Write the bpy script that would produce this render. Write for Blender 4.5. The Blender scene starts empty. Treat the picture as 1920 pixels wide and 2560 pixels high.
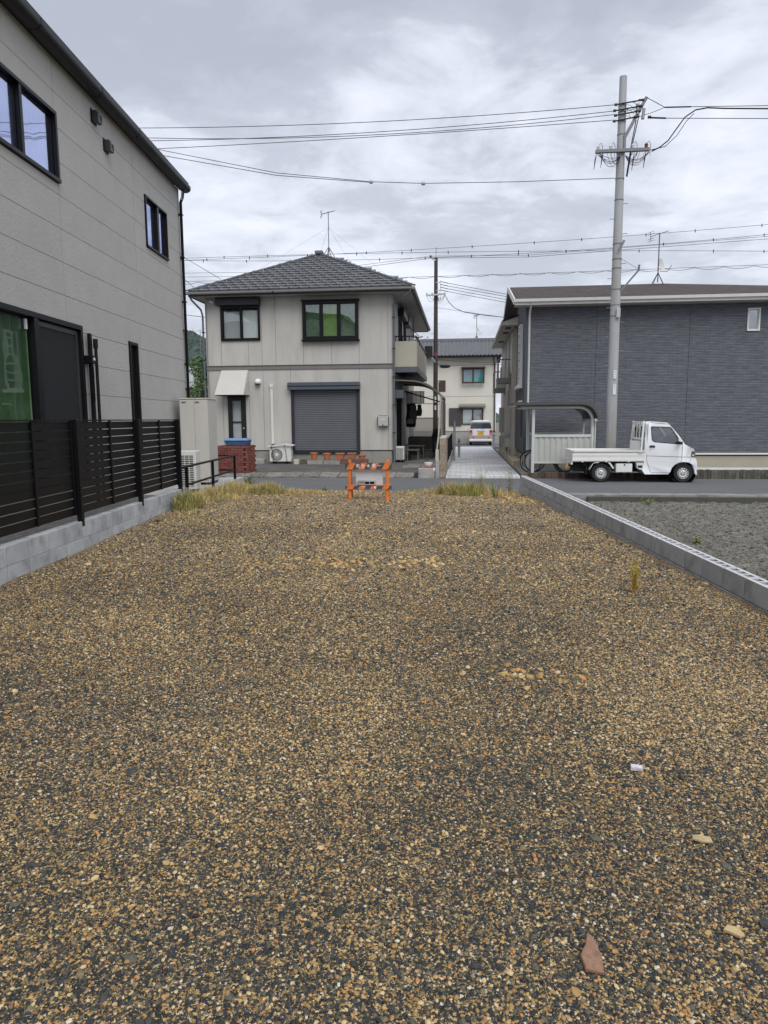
import bpy, bmesh, math, random
import numpy as np
from mathutils import Vector, Matrix, noise as mnoise
random.seed(7); np.random.seed(7)
R = math.radians
PI = math.pi
scene = bpy.context.scene
col = scene.collection

# ------------------------------------------------------------------ camera
cam_d = bpy.data.cameras.new('camera'); cam = bpy.data.objects.new('camera', cam_d); col.objects.link(cam)
def cam_matrix(loc, pitch, yaw, roll):
    f = Vector((-math.sin(yaw)*math.cos(pitch), math.cos(yaw)*math.cos(pitch), -math.sin(pitch)))
    r = Vector((math.cos(yaw), math.sin(yaw), 0)); u = r.cross(f)
    r2 = r*math.cos(roll)-u*math.sin(roll); u2 = u*math.cos(roll)+r*math.sin(roll)
    m = Matrix((r2, u2, -f)).transposed().to_4x4(); m.translation = Vector(loc)
    return m
cam.matrix_world = cam_matrix((0, 0, 1.80), R(7.472), R(1.0688), .006)
cam_d.sensor_fit = 'VERTICAL'; cam_d.sensor_height = 36; cam_d.lens = 24.96
cam_d.clip_start = .05; cam_d.clip_end = 3000
scene.camera = cam

# ------------------------------------------------------------------ world: overcast sky
SUN_EL, SUN_AZ = R(50), R(164)      # sun behind the camera, veiled by cloud
world = bpy.data.worlds.new('World'); scene.world = world; world.use_nodes = True
nt = world.node_tree; nt.nodes.clear(); N = nt.nodes.new; LK = nt.links.new
wout = N('ShaderNodeOutputWorld'); bg1 = N('ShaderNodeBackground'); bg2 = N('ShaderNodeBackground'); mixs = N('ShaderNodeMixShader')
sky = N('ShaderNodeTexSky'); sky.sky_type = 'NISHITA'; sky.sun_disc = False
sky.sun_elevation = SUN_EL; sky.sun_rotation = SUN_AZ; sky.dust_density = 3
LK(sky.outputs[0], bg1.inputs[0]); bg1.inputs[1].default_value = .10
tc = N('ShaderNodeTexCoord'); sx = N('ShaderNodeSeparateXYZ'); LK(tc.outputs['Generated'], sx.inputs[0])
zc = N('ShaderNodeMath'); zc.operation = 'MAXIMUM'; LK(sx.outputs[2], zc.inputs[0]); zc.inputs[1].default_value = 0
za = N('ShaderNodeMath'); za.operation = 'ADD'; LK(zc.outputs[0], za.inputs[0]); za.inputs[1].default_value = .16
dx = N('ShaderNodeMath'); dx.operation = 'DIVIDE'; LK(sx.outputs[0], dx.inputs[0]); LK(za.outputs[0], dx.inputs[1])
dy = N('ShaderNodeMath'); dy.operation = 'DIVIDE'; LK(sx.outputs[1], dy.inputs[0]); LK(za.outputs[0], dy.inputs[1])
cx = N('ShaderNodeCombineXYZ'); LK(dx.outputs[0], cx.inputs[0]); LK(dy.outputs[0], cx.inputs[1]); cx.inputs[2].default_value = 5.3
n1 = N('ShaderNodeTexNoise'); n1.inputs['Scale'].default_value = 1.15; n1.inputs['Detail'].default_value = 9; n1.inputs['Roughness'].default_value = .56; n1.inputs['Distortion'].default_value = .25
n2 = N('ShaderNodeTexNoise'); n2.inputs['Scale'].default_value = .45; n2.inputs['Detail'].default_value = 4
LK(cx.outputs[0], n1.inputs['Vector']); LK(cx.outputs[0], n2.inputs['Vector'])
mx = N('ShaderNodeMath'); mx.operation = 'MULTIPLY_ADD'; LK(n2.outputs[0], mx.inputs[0]); mx.inputs[1].default_value = .5; LK(n1.outputs[0], mx.inputs[2])
rp = N('ShaderNodeValToRGB'); e = rp.color_ramp.elements
e[0].position = .57; e[0].color = (.39, .42, .49, 1); e[1].position = .88; e[1].color = (.74, .77, .85, 1)
e_ = e.new(.68); e_.color = (.46, .49, .565, 1); e_ = e.new(.76); e_.color = (.60, .635, .72, 1)
n3 = N('ShaderNodeTexNoise'); n3.inputs['Scale'].default_value = 4.0; n3.inputs['Detail'].default_value = 7; n3.inputs['Roughness'].default_value = .58; n3.inputs['Distortion'].default_value = .4; LK(cx.outputs[0], n3.inputs['Vector'])
m3 = N('ShaderNodeMath'); m3.operation = 'MULTIPLY_ADD'; LK(n3.outputs[0], m3.inputs[0]); m3.inputs[1].default_value = .50; LK(mx.outputs[0], m3.inputs[2])
m4 = N('ShaderNodeMath'); m4.operation = 'SUBTRACT'; LK(m3.outputs[0], m4.inputs[0]); m4.inputs[1].default_value = .245; LK(m4.outputs[0], rp.inputs[0])
# lighter, smoother cloud toward the horizon
hz = N('ShaderNodeMapRange'); hz.inputs['From Min'].default_value = 0; hz.inputs['From Max'].default_value = .42; hz.inputs['To Min'].default_value = .42; hz.inputs['To Max'].default_value = 0
LK(zc.outputs[0], hz.inputs['Value'])
hm = N('ShaderNodeMixRGB'); hm.inputs[2].default_value = (.68, .715, .79, 1); LK(hz.outputs[0], hm.inputs[0]); LK(rp.outputs[0], hm.inputs[1])
LK(hm.outputs[0], bg2.inputs[0]); bg2.inputs[1].default_value = .90
mixs.inputs[0].default_value = .93; LK(bg1.outputs[0], mixs.inputs[1]); LK(bg2.outputs[0], mixs.inputs[2]); LK(mixs.outputs[0], wout.inputs[0])

# ------------------------------------------------------------------ veiled sun
sd = bpy.data.lights.new('sun', 'SUN'); sun = bpy.data.objects.new('sun', sd); col.objects.link(sun)
sd.energy = 1.5; sd.angle = R(45); sd.color = (1, .97, .92)
sun.rotation_euler = Vector((math.sin(SUN_AZ)*math.cos(SUN_EL), math.cos(SUN_AZ)*math.cos(SUN_EL), math.sin(SUN_EL))).to_track_quat('Z', 'Y').to_euler()
vs = scene.view_settings; vs.view_transform = 'Standard'; vs.look = 'None'; vs.gamma = 1; vs.exposure = 0.54; vs.use_curve_mapping = False
scene.cycles.max_bounces = 6; scene.cycles.transparent_max_bounces = 12

# ------------------------------------------------------------------ frames
# lot frame: x right, y along the lot away from the camera. street frame: the road and all beyond it, turned 5.3 degrees
BETA = R(5.3); CB, SB = math.cos(BETA), math.sin(BETA)
def W(s, t, z=0): return Vector((s*CB+t*SB, -s*SB+t*CB, z))
ORG = {}
def tag(o, label=None, cat=None, group=None, kind=None):
    if label: o['label'] = label
    if cat: o['category'] = cat
    if group: o['group'] = group
    if kind: o['kind'] = kind
    return o
def thing(name, label, cat, org, frame='S', group=None, local=False, rz=0):
    o = bpy.data.objects.new(name, None); col.objects.link(o); o.empty_display_size = .2
    o.location = W(*org) if frame == 'S' else Vector(org)
    o.rotation_euler = (0, 0, (-BETA if frame == 'S' else 0)+rz)
    ORG[o.name] = (0, 0, 0) if local else tuple(org)
    return tag(o, label, cat, group)
def copy_tree(o, parent=None):
    c = o.copy(); col.objects.link(c); c.parent = parent
    ORG[c.name] = ORG.get(o.name, (0, 0, 0))
    for ch in list(o.children): copy_tree(ch, c)
    return c

class M:
    """collects polygons for ONE mesh object"""
    def __init__(s): s.v = []; s.f = []; s.m = []
    def add(s, vs, fs, mi=0):
        b = len(s.v); s.v += [tuple(p) for p in vs]
        for f in fs: s.f.append(tuple(b+i for i in f)); s.m.append(mi)
        return s
    def box(s, x0, x1, y0, y1, z0, z1, mi=0, mp=None):
        P = [(x, y, z) for z in (z0, z1) for y in (y0, y1) for x in (x0, x1)]
        if mp: P = [mp(*p) for p in P]
        return s.add(P, [(0, 2, 3, 1), (4, 5, 7, 6), (0, 1, 5, 4), (2, 6, 7, 3), (0, 4, 6, 2), (1, 3, 7, 5)], mi)
    def hexa(s, P, mi=0):   # 8 points in the order of box()
        return s.add(P, [(0, 2, 3, 1), (4, 5, 7, 6), (0, 1, 5, 4), (2, 6, 7, 3), (0, 4, 6, 2), (1, 3, 7, 5)], mi)
    def bar(s, p0, p1, w, h, mi=0, up=(0, 0, 1)):
        p0, p1 = Vector(p0), Vector(p1); d = (p1-p0).normalized(); u = Vector(up)
        if abs(d.dot(u)) > .98: u = Vector((0, 1, 0))
        a = d.cross(u).normalized()*w/2; b = a.cross(d).normalized()*h/2
        P = [p+i*a+j*b for p in (p0, p1) for j in (-1, 1) for i in (-1, 1)]
        return s.hexa(P, mi)
    def tube(s, pts, r, n=8, mi=0, cap=True):
        pts = [Vector(p) for p in pts]; k = len(pts); rs = r if hasattr(r, '__len__') else [r]*k
        vs = []; pa = None
        for i, p in enumerate(pts):
            d = (pts[min(i+1, k-1)]-pts[max(i-1, 0)]).normalized()
            if pa is None:
                u = Vector((0, 0, 1)) if abs(d.z) < .9 else Vector((1, 0, 0)); a = d.cross(u).normalized()
            else: a = (pa-d*pa.dot(d)).normalized()
            pa = a; b = d.cross(a)
            for j in range(n): th = 2*PI*j/n; vs.append(p+(a*math.cos(th)+b*math.sin(th))*rs[i])
        fs = [(i*n+j, i*n+(j+1) % n, (i+1)*n+(j+1) % n, (i+1)*n+j) for i in range(k-1) for j in range(n)]
        if cap: fs += [tuple(range(n))[::-1], tuple(range((k-1)*n, k*n))]
        return s.add(vs, fs, mi)
    def lathe(s, prof, n=24, c=(0, 0, 0), ax='z', mi=0, seg=None):
        vs = []; k = len(prof)
        for r, h in prof:
            for j in range(n):
                th = 2*PI*j/n; a, b = r*math.cos(th), r*math.sin(th)
                vs.append((c[0]+a, c[1]+b, c[2]+h) if ax == 'z' else (c[0]+a, c[1]+h, c[2]+b) if ax == 'y' else (c[0]+h, c[1]+a, c[2]+b))
        fs = [(i*n+j, i*n+(j+1) % n, (i+1)*n+(j+1) % n, (i+1)*n+j) for i in range(k-1) for j in range(n)]
        return s.add(vs, fs, mi)
    def prism(s, poly, h0, h1, f, mi=0):   # f(a, b, h) -> point
        n = len(poly); vs = [f(a, b, h0) for a, b in poly]+[f(a, b, h1) for a, b in poly]
        fs = [tuple(range(n))[::-1], tuple(range(n, 2*n))]+[(i, (i+1) % n, n+(i+1) % n, n+i) for i in range(n)]
        return s.add(vs, fs, mi)
    def quad(s, a, b, c, d, mi=0): return s.add([a, b, c, d], [(0, 1, 2, 3)], mi)
    def mesh(s, name, org=(0, 0, 0), recalc=True):
        me = bpy.data.meshes.new(name)
        v = np.array(s.v, float).reshape(-1, 3)-np.array(org, float)
        me.from_pydata(v.tolist(), [], s.f)
        if len(set(s.m)) > 1: me.polygons.foreach_set('material_index', s.m)
        if recalc:
            bm = bmesh.new(); bm.from_mesh(me); bmesh.ops.recalc_face_normals(bm, faces=bm.faces); bm.to_mesh(me); bm.free()
        return me
    def ob(s, name, mat, parent=None, org=None, frame='S', smooth=0, bevel=0, recalc=True, seg=1):
        """parent given: coordinates share the parent's frame. Otherwise a top-level object at org"""
        o0 = ORG[parent.name] if parent is not None else org
        me = s.mesh(name, o0, recalc)
        for m_ in (mat if isinstance(mat, (list, tuple)) else [mat]): me.materials.append(m_)
        o = bpy.data.objects.new(name, me); col.objects.link(o)
        if parent is not None: o.parent = parent
        else:
            o.location = W(*org) if frame == 'S' else Vector(org)
            o.rotation_euler = (0, 0, -BETA if frame == 'S' else 0)
        ORG[o.name] = o0
        if smooth:
            me.polygons.foreach_set('use_smooth', [True]*len(me.polygons))
            if smooth < 180: me.set_sharp_from_angle(angle=R(smooth))
        if bevel:
            b = o.modifiers.new('bevel', 'BEVEL'); b.width = bevel; b.segments = seg; b.limit_method = 'ANGLE'; b.angle_limit = R(40)
        return o
def inst(name, me, parent, loc, rot=(0, 0, 0), scale=None, bevel=0):
    """a piece: shares mesh data, placed in the frame of its parent"""
    o = bpy.data.objects.new(name, me); col.objects.link(o); o.parent = parent
    g = ORG[parent.name]; o.location = (loc[0]-g[0], loc[1]-g[1], loc[2]-g[2]); o.rotation_euler = rot
    if scale: o.scale = scale
    if bevel:
        b = o.modifiers.new('bevel', 'BEVEL'); b.width = bevel; b.segments = 1; b.limit_method = 'ANGLE'
    return o
def rect_minus(rects, holes):
    for h in holes:
        out = []
        for a0, a1, b0, b1 in rects:
            x0, x1, y0, y1 = max(a0, h[0]), min(a1, h[1]), max(b0, h[2]), min(b1, h[3])
            if x0 >= x1 or y0 >= y1: out.append((a0, a1, b0, b1)); continue
            if y0 > b0: out.append((a0, a1, b0, y0))
            if y1 < b1: out.append((a0, a1, y1, b1))
            if x0 > a0: out.append((a0, x0, y0, y1))
            if x1 < a1: out.append((x1, a1, y0, y1))
        rects = out
    return rects

# ------------------------------------------------------------------ materials (procedural)
MATS = {}
def pm(name, c, rough=.7, var=.10, scale=4, bump=0, bscale=80, rnd=0, metal=0, spec=.5, coat=0, c2=None, c2pos=.6, c2scale=2.5, c2soft=.12, stretch=None):
    if name in MATS: return MATS[name]
    m = bpy.data.materials.new(name); m.use_nodes = True; t = m.node_tree; n = t.nodes.new; l = t.links.new
    p = t.nodes['Principled BSDF']
    tc = n('ShaderNodeTexCoord'); oi = n('ShaderNodeObjectInfo')
    ad = n('ShaderNodeVectorMath'); ad.operation = 'MULTIPLY_ADD'; ad.inputs[1].default_value = (1, 1, 1)
    off = n('ShaderNodeVectorMath'); off.operation = 'SCALE'; off.inputs[0].default_value = (31, 17, 23); l(oi.outputs['Random'], off.inputs['Scale'])
    l(tc.outputs['Object'], ad.inputs[0]); l(off.outputs[0], ad.inputs[2])
    if stretch: ad.inputs[1].default_value = stretch
    nz = n('ShaderNodeTexNoise'); nz.inputs['Scale'].default_value = scale; nz.inputs['Detail'].default_value = 6; l(ad.outputs[0], nz.inputs['Vector'])
    mr = n('ShaderNodeMapRange'); mr.inputs['From Min'].default_value = .25; mr.inputs['From Max'].default_value = .75
    mr.inputs['To Min'].default_value = 1-var; mr.inputs['To Max'].default_value = 1+var; l(nz.outputs[0], mr.inputs['Value'])
    val = mr.outputs[0]
    if rnd:
        rr = n('ShaderNodeMapRange'); rr.inputs['To Min'].default_value = 1-rnd; rr.inputs['To Max'].default_value = 1+rnd; l(oi.outputs['Random'], rr.inputs['Value'])
        mu = n('ShaderNodeMath'); mu.operation = 'MULTIPLY'; l(val, mu.inputs[0]); l(rr.outputs[0], mu.inputs[1]); val = mu.outputs[0]
    base = n('ShaderNodeMixRGB'); base.inputs[0].default_value = 0; base.inputs[1].default_value = (*c, 1)
    if c2 is not None:
        base.inputs[2].default_value = (*c2, 1)
        nb = n('ShaderNodeTexNoise'); nb.inputs['Scale'].default_value = c2scale; nb.inputs['Detail'].default_value = 7; nb.inputs['Roughness'].default_value = .62; l(ad.outputs[0], nb.inputs['Vector'])
        m2 = n('ShaderNodeMapRange'); m2.inputs['From Min'].default_value = c2pos-c2soft; m2.inputs['From Max'].default_value = c2pos+c2soft; l(nb.outputs[0], m2.inputs['Value']); l(m2.outputs[0], base.inputs[0])
    vm = n('ShaderNodeVectorMath'); vm.operation = 'SCALE'; l(base.outputs[0], vm.inputs[0]); l(val, vm.inputs['Scale']); l(vm.outputs[0], p.inputs['Base Color'])
    p.inputs['Roughness'].default_value = rough; p.inputs['Metallic'].default_value = metal; p.inputs['Specular IOR Level'].default_value = spec
    p.inputs['Coat Weight'].default_value = coat; p.inputs['Coat Roughness'].default_value = .08
    if bump:
        bn = n('ShaderNodeTexNoise'); bn.inputs['Scale'].default_value = bscale; bn.inputs['Detail'].default_value = 4; l(tc.outputs['Object'], bn.inputs['Vector'])
        bp = n('ShaderNodeBump'); bp.inputs['Strength'].default_value = min(1, bump); bp.inputs['Distance'].default_value = .004*max(1, bump); l(bn.outputs[0], bp.inputs['Height']); l(bp.outputs[0], p.inputs['Normal'])
    MATS[name] = m
    return m
def glass(name, tint=(.55, .6, .62), mixf=.25, rough=.02, gcol=(.95, .97, 1)):
    """thin window pane: mirror by Fresnel over a tinted see-through sheet"""
    if name in MATS: return MATS[name]
    m = bpy.data.materials.new(name); m.use_nodes = True; t = m.node_tree; n = t.nodes.new; l = t.links.new; t.nodes.clear()
    o = n('ShaderNodeOutputMaterial'); tr = n('ShaderNodeBsdfTransparent'); tr.inputs[0].default_value = (*tint, 1)
    gl = n('ShaderNodeBsdfGlossy'); gl.inputs['Roughness'].default_value = rough; gl.inputs[0].default_value = (*gcol, 1)
    ge = n('ShaderNodeNewGeometry'); dt = n('ShaderNodeVectorMath'); dt.operation = 'DOT_PRODUCT'; l(ge.outputs['Normal'], dt.inputs[0]); l(ge.outputs['Incoming'], dt.inputs[1])
    ab_ = n('ShaderNodeMath'); ab_.operation = 'ABSOLUTE'; l(dt.outputs['Value'], ab_.inputs[0]); om = n('ShaderNodeMath'); om.operation = 'SUBTRACT'; om.inputs[0].default_value = 1; l(ab_.outputs[0], om.inputs[1])
    pw_ = n('ShaderNodeMath'); pw_.operation = 'POWER'; l(om.outputs[0], pw_.inputs[0]); pw_.inputs[1].default_value = 5   # Schlick
    ma = n('ShaderNodeMath'); ma.operation = 'MULTIPLY_ADD'; ma.use_clamp = True; l(pw_.outputs[0], ma.inputs[0]); ma.inputs[1].default_value = .9-mixf; ma.inputs[2].default_value = .04+mixf
    tc = n('ShaderNodeTexCoord'); nz = n('ShaderNodeTexNoise'); nz.inputs['Scale'].default_value = 1.3; l(tc.outputs['Object'], nz.inputs['Vector'])
    bp = n('ShaderNodeBump'); bp.inputs['Strength'].default_value = .15; bp.inputs['Distance'].default_value = .02; l(nz.outputs[0], bp.inputs['Height']); l(bp.outputs[0], gl.inputs['Normal'])
    mx = n('ShaderNodeMixShader'); l(ma.outputs[0], mx.inputs[0]); l(tr.outputs[0], mx.inputs[1]); l(gl.outputs[0], mx.inputs[2]); l(mx.outputs[0], o.inputs[0])
    MATS[name] = m
    return m
black = pm('black aluminium', (.0055, .0055, .0065), .4, .15, spec=.22)
darkfr = pm('dark window frame', (.006, .006, .0075), .4, .1, spec=.25)
white = pm('white paint', (.72, .74, .75), .45, .05)
steel = pm('galvanised steel', (.42, .44, .46), .45, .15, metal=.6)
concrete = pm('concrete', (.34, .335, .32), .9, .14, 3, .6, 90, c2=(.22, .215, .2), c2pos=.62)
wirem = pm('wire sheath', (.012, .013, .016), .7, 0, spec=.2)
hwm = pm('backlit pole steel', (.17, .18, .19), .55, .15, metal=.25)  # darker copy of the steel: backlit shade of the arms put into the colour
dark = pm('dark interior', (.02, .02, .022), .9, .05)
win_glass = glass('window glass')
# ================================================================== SETTING
# ---- gravel lot
def lerp(a, b, u): return a+(b-a)*u
LY_, LZ_ = [-6, 6, 11.6, 14, 16, 17.4], [.32, .32, .395, .35, .23, .03]
RY_, RZ_ = [-6, 6, 9.5, 12.3, 15.4, 17.2], [.33, .33, .29, .215, .165, .02]
def gz(x, y):
    u = min(1, max(0, (x+3.6)/6.4))
    z = lerp(np.interp(y, LY_, LZ_), np.interp(y, RY_, RZ_), u)
    return float(z+.018*mnoise.noise((x*.8, y*.7, 1))+.008*mnoise.noise((x*3, y*3, 5)))
def grid(x0, x1, y0, y1, nx, ny, f, edge=None):
    m = M(); vs = []
    for j in range(ny+1):
        for i in range(nx+1):
            x = lerp(x0, x1, i/nx); y1_ = edge(x) if edge else y1; y = lerp(y0, y1_, j/ny); vs.append((x, y, f(x, y)))
    m.add(vs, [(j*(nx+1)+i, j*(nx+1)+i+1, (j+1)*(nx+1)+i+1, (j+1)*(nx+1)+i) for j in range(ny) for i in range(nx)])
    return m
def road_edge_y(x): return (17.18-x*SB)/CB       # near edge of the road, in lot coordinates

def gravel_mat():
    m = bpy.data.materials.new('gravel bed'); m.use_nodes = True; t = m.node_tree; n = t.nodes.new; l = t.links.new; p = t.nodes['Principled BSDF']
    tc = n('ShaderNodeTexCoord')
    def vor(sc):
        v = n('ShaderNodeTexVoronoi'); v.inputs['Scale'].default_value = sc; v.inputs['Randomness'].default_value = 1; l(tc.outputs['Object'], v.inputs['Vector']); return v
    v1, v2 = vor(75), vor(160)
    big = n('ShaderNodeTexNoise'); big.inputs['Scale'].default_value = .8; big.inputs['Detail'].default_value = 5; l(tc.outputs['Object'], big.inputs['Vector'])
    spz = n('ShaderNodeSeparateXYZ'); l(tc.outputs['Object'], spz.inputs[0]); far = n('ShaderNodeMapRange'); far.inputs['From Min'].default_value = 4; far.inputs['From Max'].default_value = 11; far.inputs['To Max'].default_value = .12; l(spz.outputs[1], far.inputs['Value'])  # paler with distance; fewer shaded gaps seen at low angle, painted into the colour
    def ramp(v):
        s = n('ShaderNodeSeparateColor'); l(v.outputs['Color'], s.inputs[0])
        a = n('ShaderNodeMath'); a.operation = 'MULTIPLY_ADD'; a.inputs[1].default_value = .35; l(big.outputs[0], a.inputs[0])
        b = n('ShaderNodeMath'); b.operation = 'SUBTRACT'; l(s.outputs[0], b.inputs[0]); b.inputs[1].default_value = .175; l(b.outputs[0], a.inputs[2])
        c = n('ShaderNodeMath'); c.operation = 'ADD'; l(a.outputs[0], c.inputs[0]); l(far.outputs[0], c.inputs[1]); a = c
        r = n('ShaderNodeValToRGB'); stone_ramp(r); l(a.outputs[0], r.inputs[0]); return r
    r1, r2 = ramp(v1), ramp(v2)
    mk = n('ShaderNodeMath'); mk.operation = 'GREATER_THAN'; mk.inputs[1].default_value = .42
    l(v1.outputs['Distance'], mk.inputs[0])
    mx = n('ShaderNodeMixRGB'); l(mk.outputs[0], mx.inputs[0]); l(r1.outputs[0], mx.inputs[1]); l(r2.outputs[0], mx.inputs[2])
    l(mx.outputs[0], p.inputs['Base Color']); p.inputs['Roughness'].default_value = .85; p.inputs['Specular IOR Level'].default_value = .3
    sm = n('ShaderNodeMath'); sm.operation = 'MULTIPLY_ADD'; l(v2.outputs['Distance'], sm.inputs[0]); sm.inputs[1].default_value = .4; l(v1.outputs['Distance'], sm.inputs[2])
    bp = n('ShaderNodeBump'); bp.invert = True; bp.inputs['Strength'].default_value = 1; bp.inputs['Distance'].default_value = .012; l(sm.outputs[0], bp.inputs['Height']); l(bp.outputs[0], p.inputs['Normal'])
    return m
STONE = [(0, (.028, .031, .032)), (.25, (.050, .053, .049)), (.45, (.10, .094, .07)), (.58, (.18, .143, .082)), (.655, (.34, .215, .085)), (.775, (.45, .305, .125)), (.88, (.54, .415, .225)), (.945, (.22, .12, .06)), (.96, (.46, .22, .075)), (.985, (.58, .52, .42))]
def stone_ramp(r):
    cr = r.color_ramp; cr.interpolation = 'CONSTANT'
    while len(cr.elements) > 1: cr.elements.remove(cr.elements[-1])
    cr.elements[0].position = 0; cr.elements[0].color = (*STONE[0][1], 1)
    for q, c in STONE[1:]: x = cr.elements.new(q); x.color = (*c, 1)
gm = gravel_mat()
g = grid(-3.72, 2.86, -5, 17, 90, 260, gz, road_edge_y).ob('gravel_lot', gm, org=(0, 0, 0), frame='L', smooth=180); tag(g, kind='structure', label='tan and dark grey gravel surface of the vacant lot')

def stone_mesh(k, flat=.6):
    rnd = random.Random(k); bm = bmesh.new(); bmesh.ops.create_icosphere(bm, subdivisions=1, radius=1)
    ax = [rnd.uniform(.75, 1.3), rnd.uniform(.7, 1.0), rnd.uniform(flat-.18, flat+.15)]
    for v in bm.verts:
        f = 1+rnd.uniform(-.28, .22); v.co = Vector((v.co.x*ax[0]*f, v.co.y*ax[1]*f, v.co.z*ax[2]*f))
    me = bpy.data.meshes.new('stone'); bm.to_mesh(me); bm.free(); return me
def stone_mat():
    m = bpy.data.materials.new('gravel stones'); m.use_nodes = True; t = m.node_tree; n = t.nodes.new; l = t.links.new; p = t.nodes['Principled BSDF']
    oi = n('ShaderNodeAttribute'); oi.attribute_type = 'INSTANCER'; oi.attribute_name = 'tone'; r = n('ShaderNodeValToRGB'); stone_ramp(r); l(oi.outputs['Fac'], r.inputs[0])
    tc = n('ShaderNodeTexCoord'); nz = n('ShaderNodeTexNoise'); nz.inputs['Scale'].default_value = 2.2; l(tc.outputs['Object'], nz.inputs['Vector'])
    mr = n('ShaderNodeMapRange'); mr.inputs['To Min'].default_value = .72; mr.inputs['To Max'].default_value = 1.3; l(nz.outputs[0], mr.inputs['Value'])
    vm = n('ShaderNodeVectorMath'); vm.operation = 'SCALE'; l(r.outputs[0], vm.inputs[0]); l(mr.outputs[0], vm.inputs['Scale']); l(vm.outputs[0], p.inputs['Base Color'])
    p.inputs['Roughness'].default_value = .7; p.inputs['Specular IOR Level'].default_value = .35
    return m
def lot_points(pts, scl, band):
    band(1.2, 2.6, 100000, .0023, .0085); band(2.6, 4.2, 115000, .0031, .0092); band(4.2, 6.5, 85000, .0045, .011); band(6.5, 10, 50000, .006, .014); band(10, 16.9, 22000, .008, .02)
    band(1.2, 8, 900, .010, .022); band(6, 16, 1100, .015, .03)
    for _ in range(260):      # scatter of coarser rubble across the middle of the lot and by the right wall
        pts.append((random.gauss(-.4, .55), random.gauss(7.2, .14))); scl.append(random.uniform(.014, .036))
    for _ in range(70): pts.append((random.gauss(.75, .16), random.gauss(3.95, .09))); scl.append(random.uniform(.01, .03))
    for _ in range(150): pts.append((random.gauss(2.15, .3), random.uniform(13.2, 15.8))); scl.append(random.uniform(.015, .045))
    for _ in range(200): pts.append((random.uniform(-2.6, -.2), random.uniform(13.6, 16.2))); scl.append(random.uniform(.012, .03))
def gravel_stones(pts=None, scl=None, zf=gz, name='gravel_stones', label='loose tan, brown and dark grey gravel stones covering the vacant lot', sm=None):
    sc_ = bpy.data.collections.new('stone_shapes'); sm = sm or stone_mat(); made = pts is not None
    for k in range(7):
        me = stone_mesh(k); me.materials.append(sm); sc_.objects.link(bpy.data.objects.new('stone_shape', me))
    if not made: pts = []; scl = []
    def band(y0, y1, n, lo, hi, hw=None):
        for _ in range(n):
            y = random.uniform(y0, y1); w = .62*y+.35
            x = random.uniform(max(-3.55, -w), min(2.72, w)); r = lo*(hi/lo)**(random.random()**2.2)
            pts.append((x, y)); scl.append(r)
    if not made: lot_points(pts, scl, band)
    n = len(pts); me = bpy.data.meshes.new(name)
    co = np.empty((n, 3))
    for i, (x, y) in enumerate(pts): co[i] = (x, y, zf(x, y)+scl[i]*random.uniform(-.15, .3))
    me.from_pydata(co.tolist(), [], [])
    a = me.attributes.new('sc', 'FLOAT', 'POINT'); a.data.foreach_set('value', np.array(scl, np.float32))
    a = me.attributes.new('rot', 'FLOAT_VECTOR', 'POINT'); rt_ = np.random.uniform(-.5, .5, (n, 3)); rt_[:, 2] = np.random.uniform(0, 6.28, n); a.data.foreach_set('vector', rt_.astype(np.float32).ravel())
    tone = np.empty(n, np.float32)
    for i, (x, y) in enumerate(pts):
        u = random.random(); p_ = .20*mnoise.noise((x*.9, y*.7, 11))+.12*mnoise.noise((x*3, y*3, 21))+.10*min(1, max(0, (y-4)/7))  # last term pales the far stones, painting in the thinner shade between them
        if scl[i] > .0105 and u > .96: u *= .9
        if scl[i] > .0135 and (6.85 < y < 7.6 or y > 13 or (.3 < x < 1.2 and 3.7 < y < 4.2)): u = random.uniform(.5, .97); p_ = 0
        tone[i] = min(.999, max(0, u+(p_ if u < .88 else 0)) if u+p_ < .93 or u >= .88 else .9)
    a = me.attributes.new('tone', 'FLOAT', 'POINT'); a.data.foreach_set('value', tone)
    o = bpy.data.objects.new(name, me); col.objects.link(o); me.materials.append(sm)
    ng = bpy.data.node_groups.new('scatter', 'GeometryNodeTree')
    ng.interface.new_socket('Geometry', in_out='INPUT', socket_type='NodeSocketGeometry'); ng.interface.new_socket('Geometry', in_out='OUTPUT', socket_type='NodeSocketGeometry')
    n_ = ng.nodes.new; l = ng.links.new
    gi = n_('NodeGroupInput'); go = n_('NodeGroupOutput'); ip = n_('GeometryNodeInstanceOnPoints'); ci = n_('GeometryNodeCollectionInfo')
    ci.inputs['Collection'].default_value = sc_; ci.inputs['Separate Children'].default_value = True; ci.inputs['Reset Children'].default_value = True
    a1 = n_('GeometryNodeInputNamedAttribute'); a1.data_type = 'FLOAT'; a1.inputs['Name'].default_value = 'sc'
    a2 = n_('GeometryNodeInputNamedAttribute'); a2.data_type = 'FLOAT_VECTOR'; a2.inputs['Name'].default_value = 'rot'
    er = n_('FunctionNodeEulerToRotation'); l(a2.outputs['Attribute'], er.inputs[0])
    ip.inputs['Pick Instance'].default_value = True
    l(gi.outputs[0], ip.inputs['Points']); l(ci.outputs[0], ip.inputs['Instance']); l(er.outputs[0], ip.inputs['Rotation']); l(a1.outputs['Attribute'], ip.inputs['Scale']); l(ip.outputs[0], go.inputs[0])
    md = o.modifiers.new('scatter', 'NODES'); md.node_group = ng
    tag(o, label, 'gravel', kind='stuff')
gravel_stones()

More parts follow.
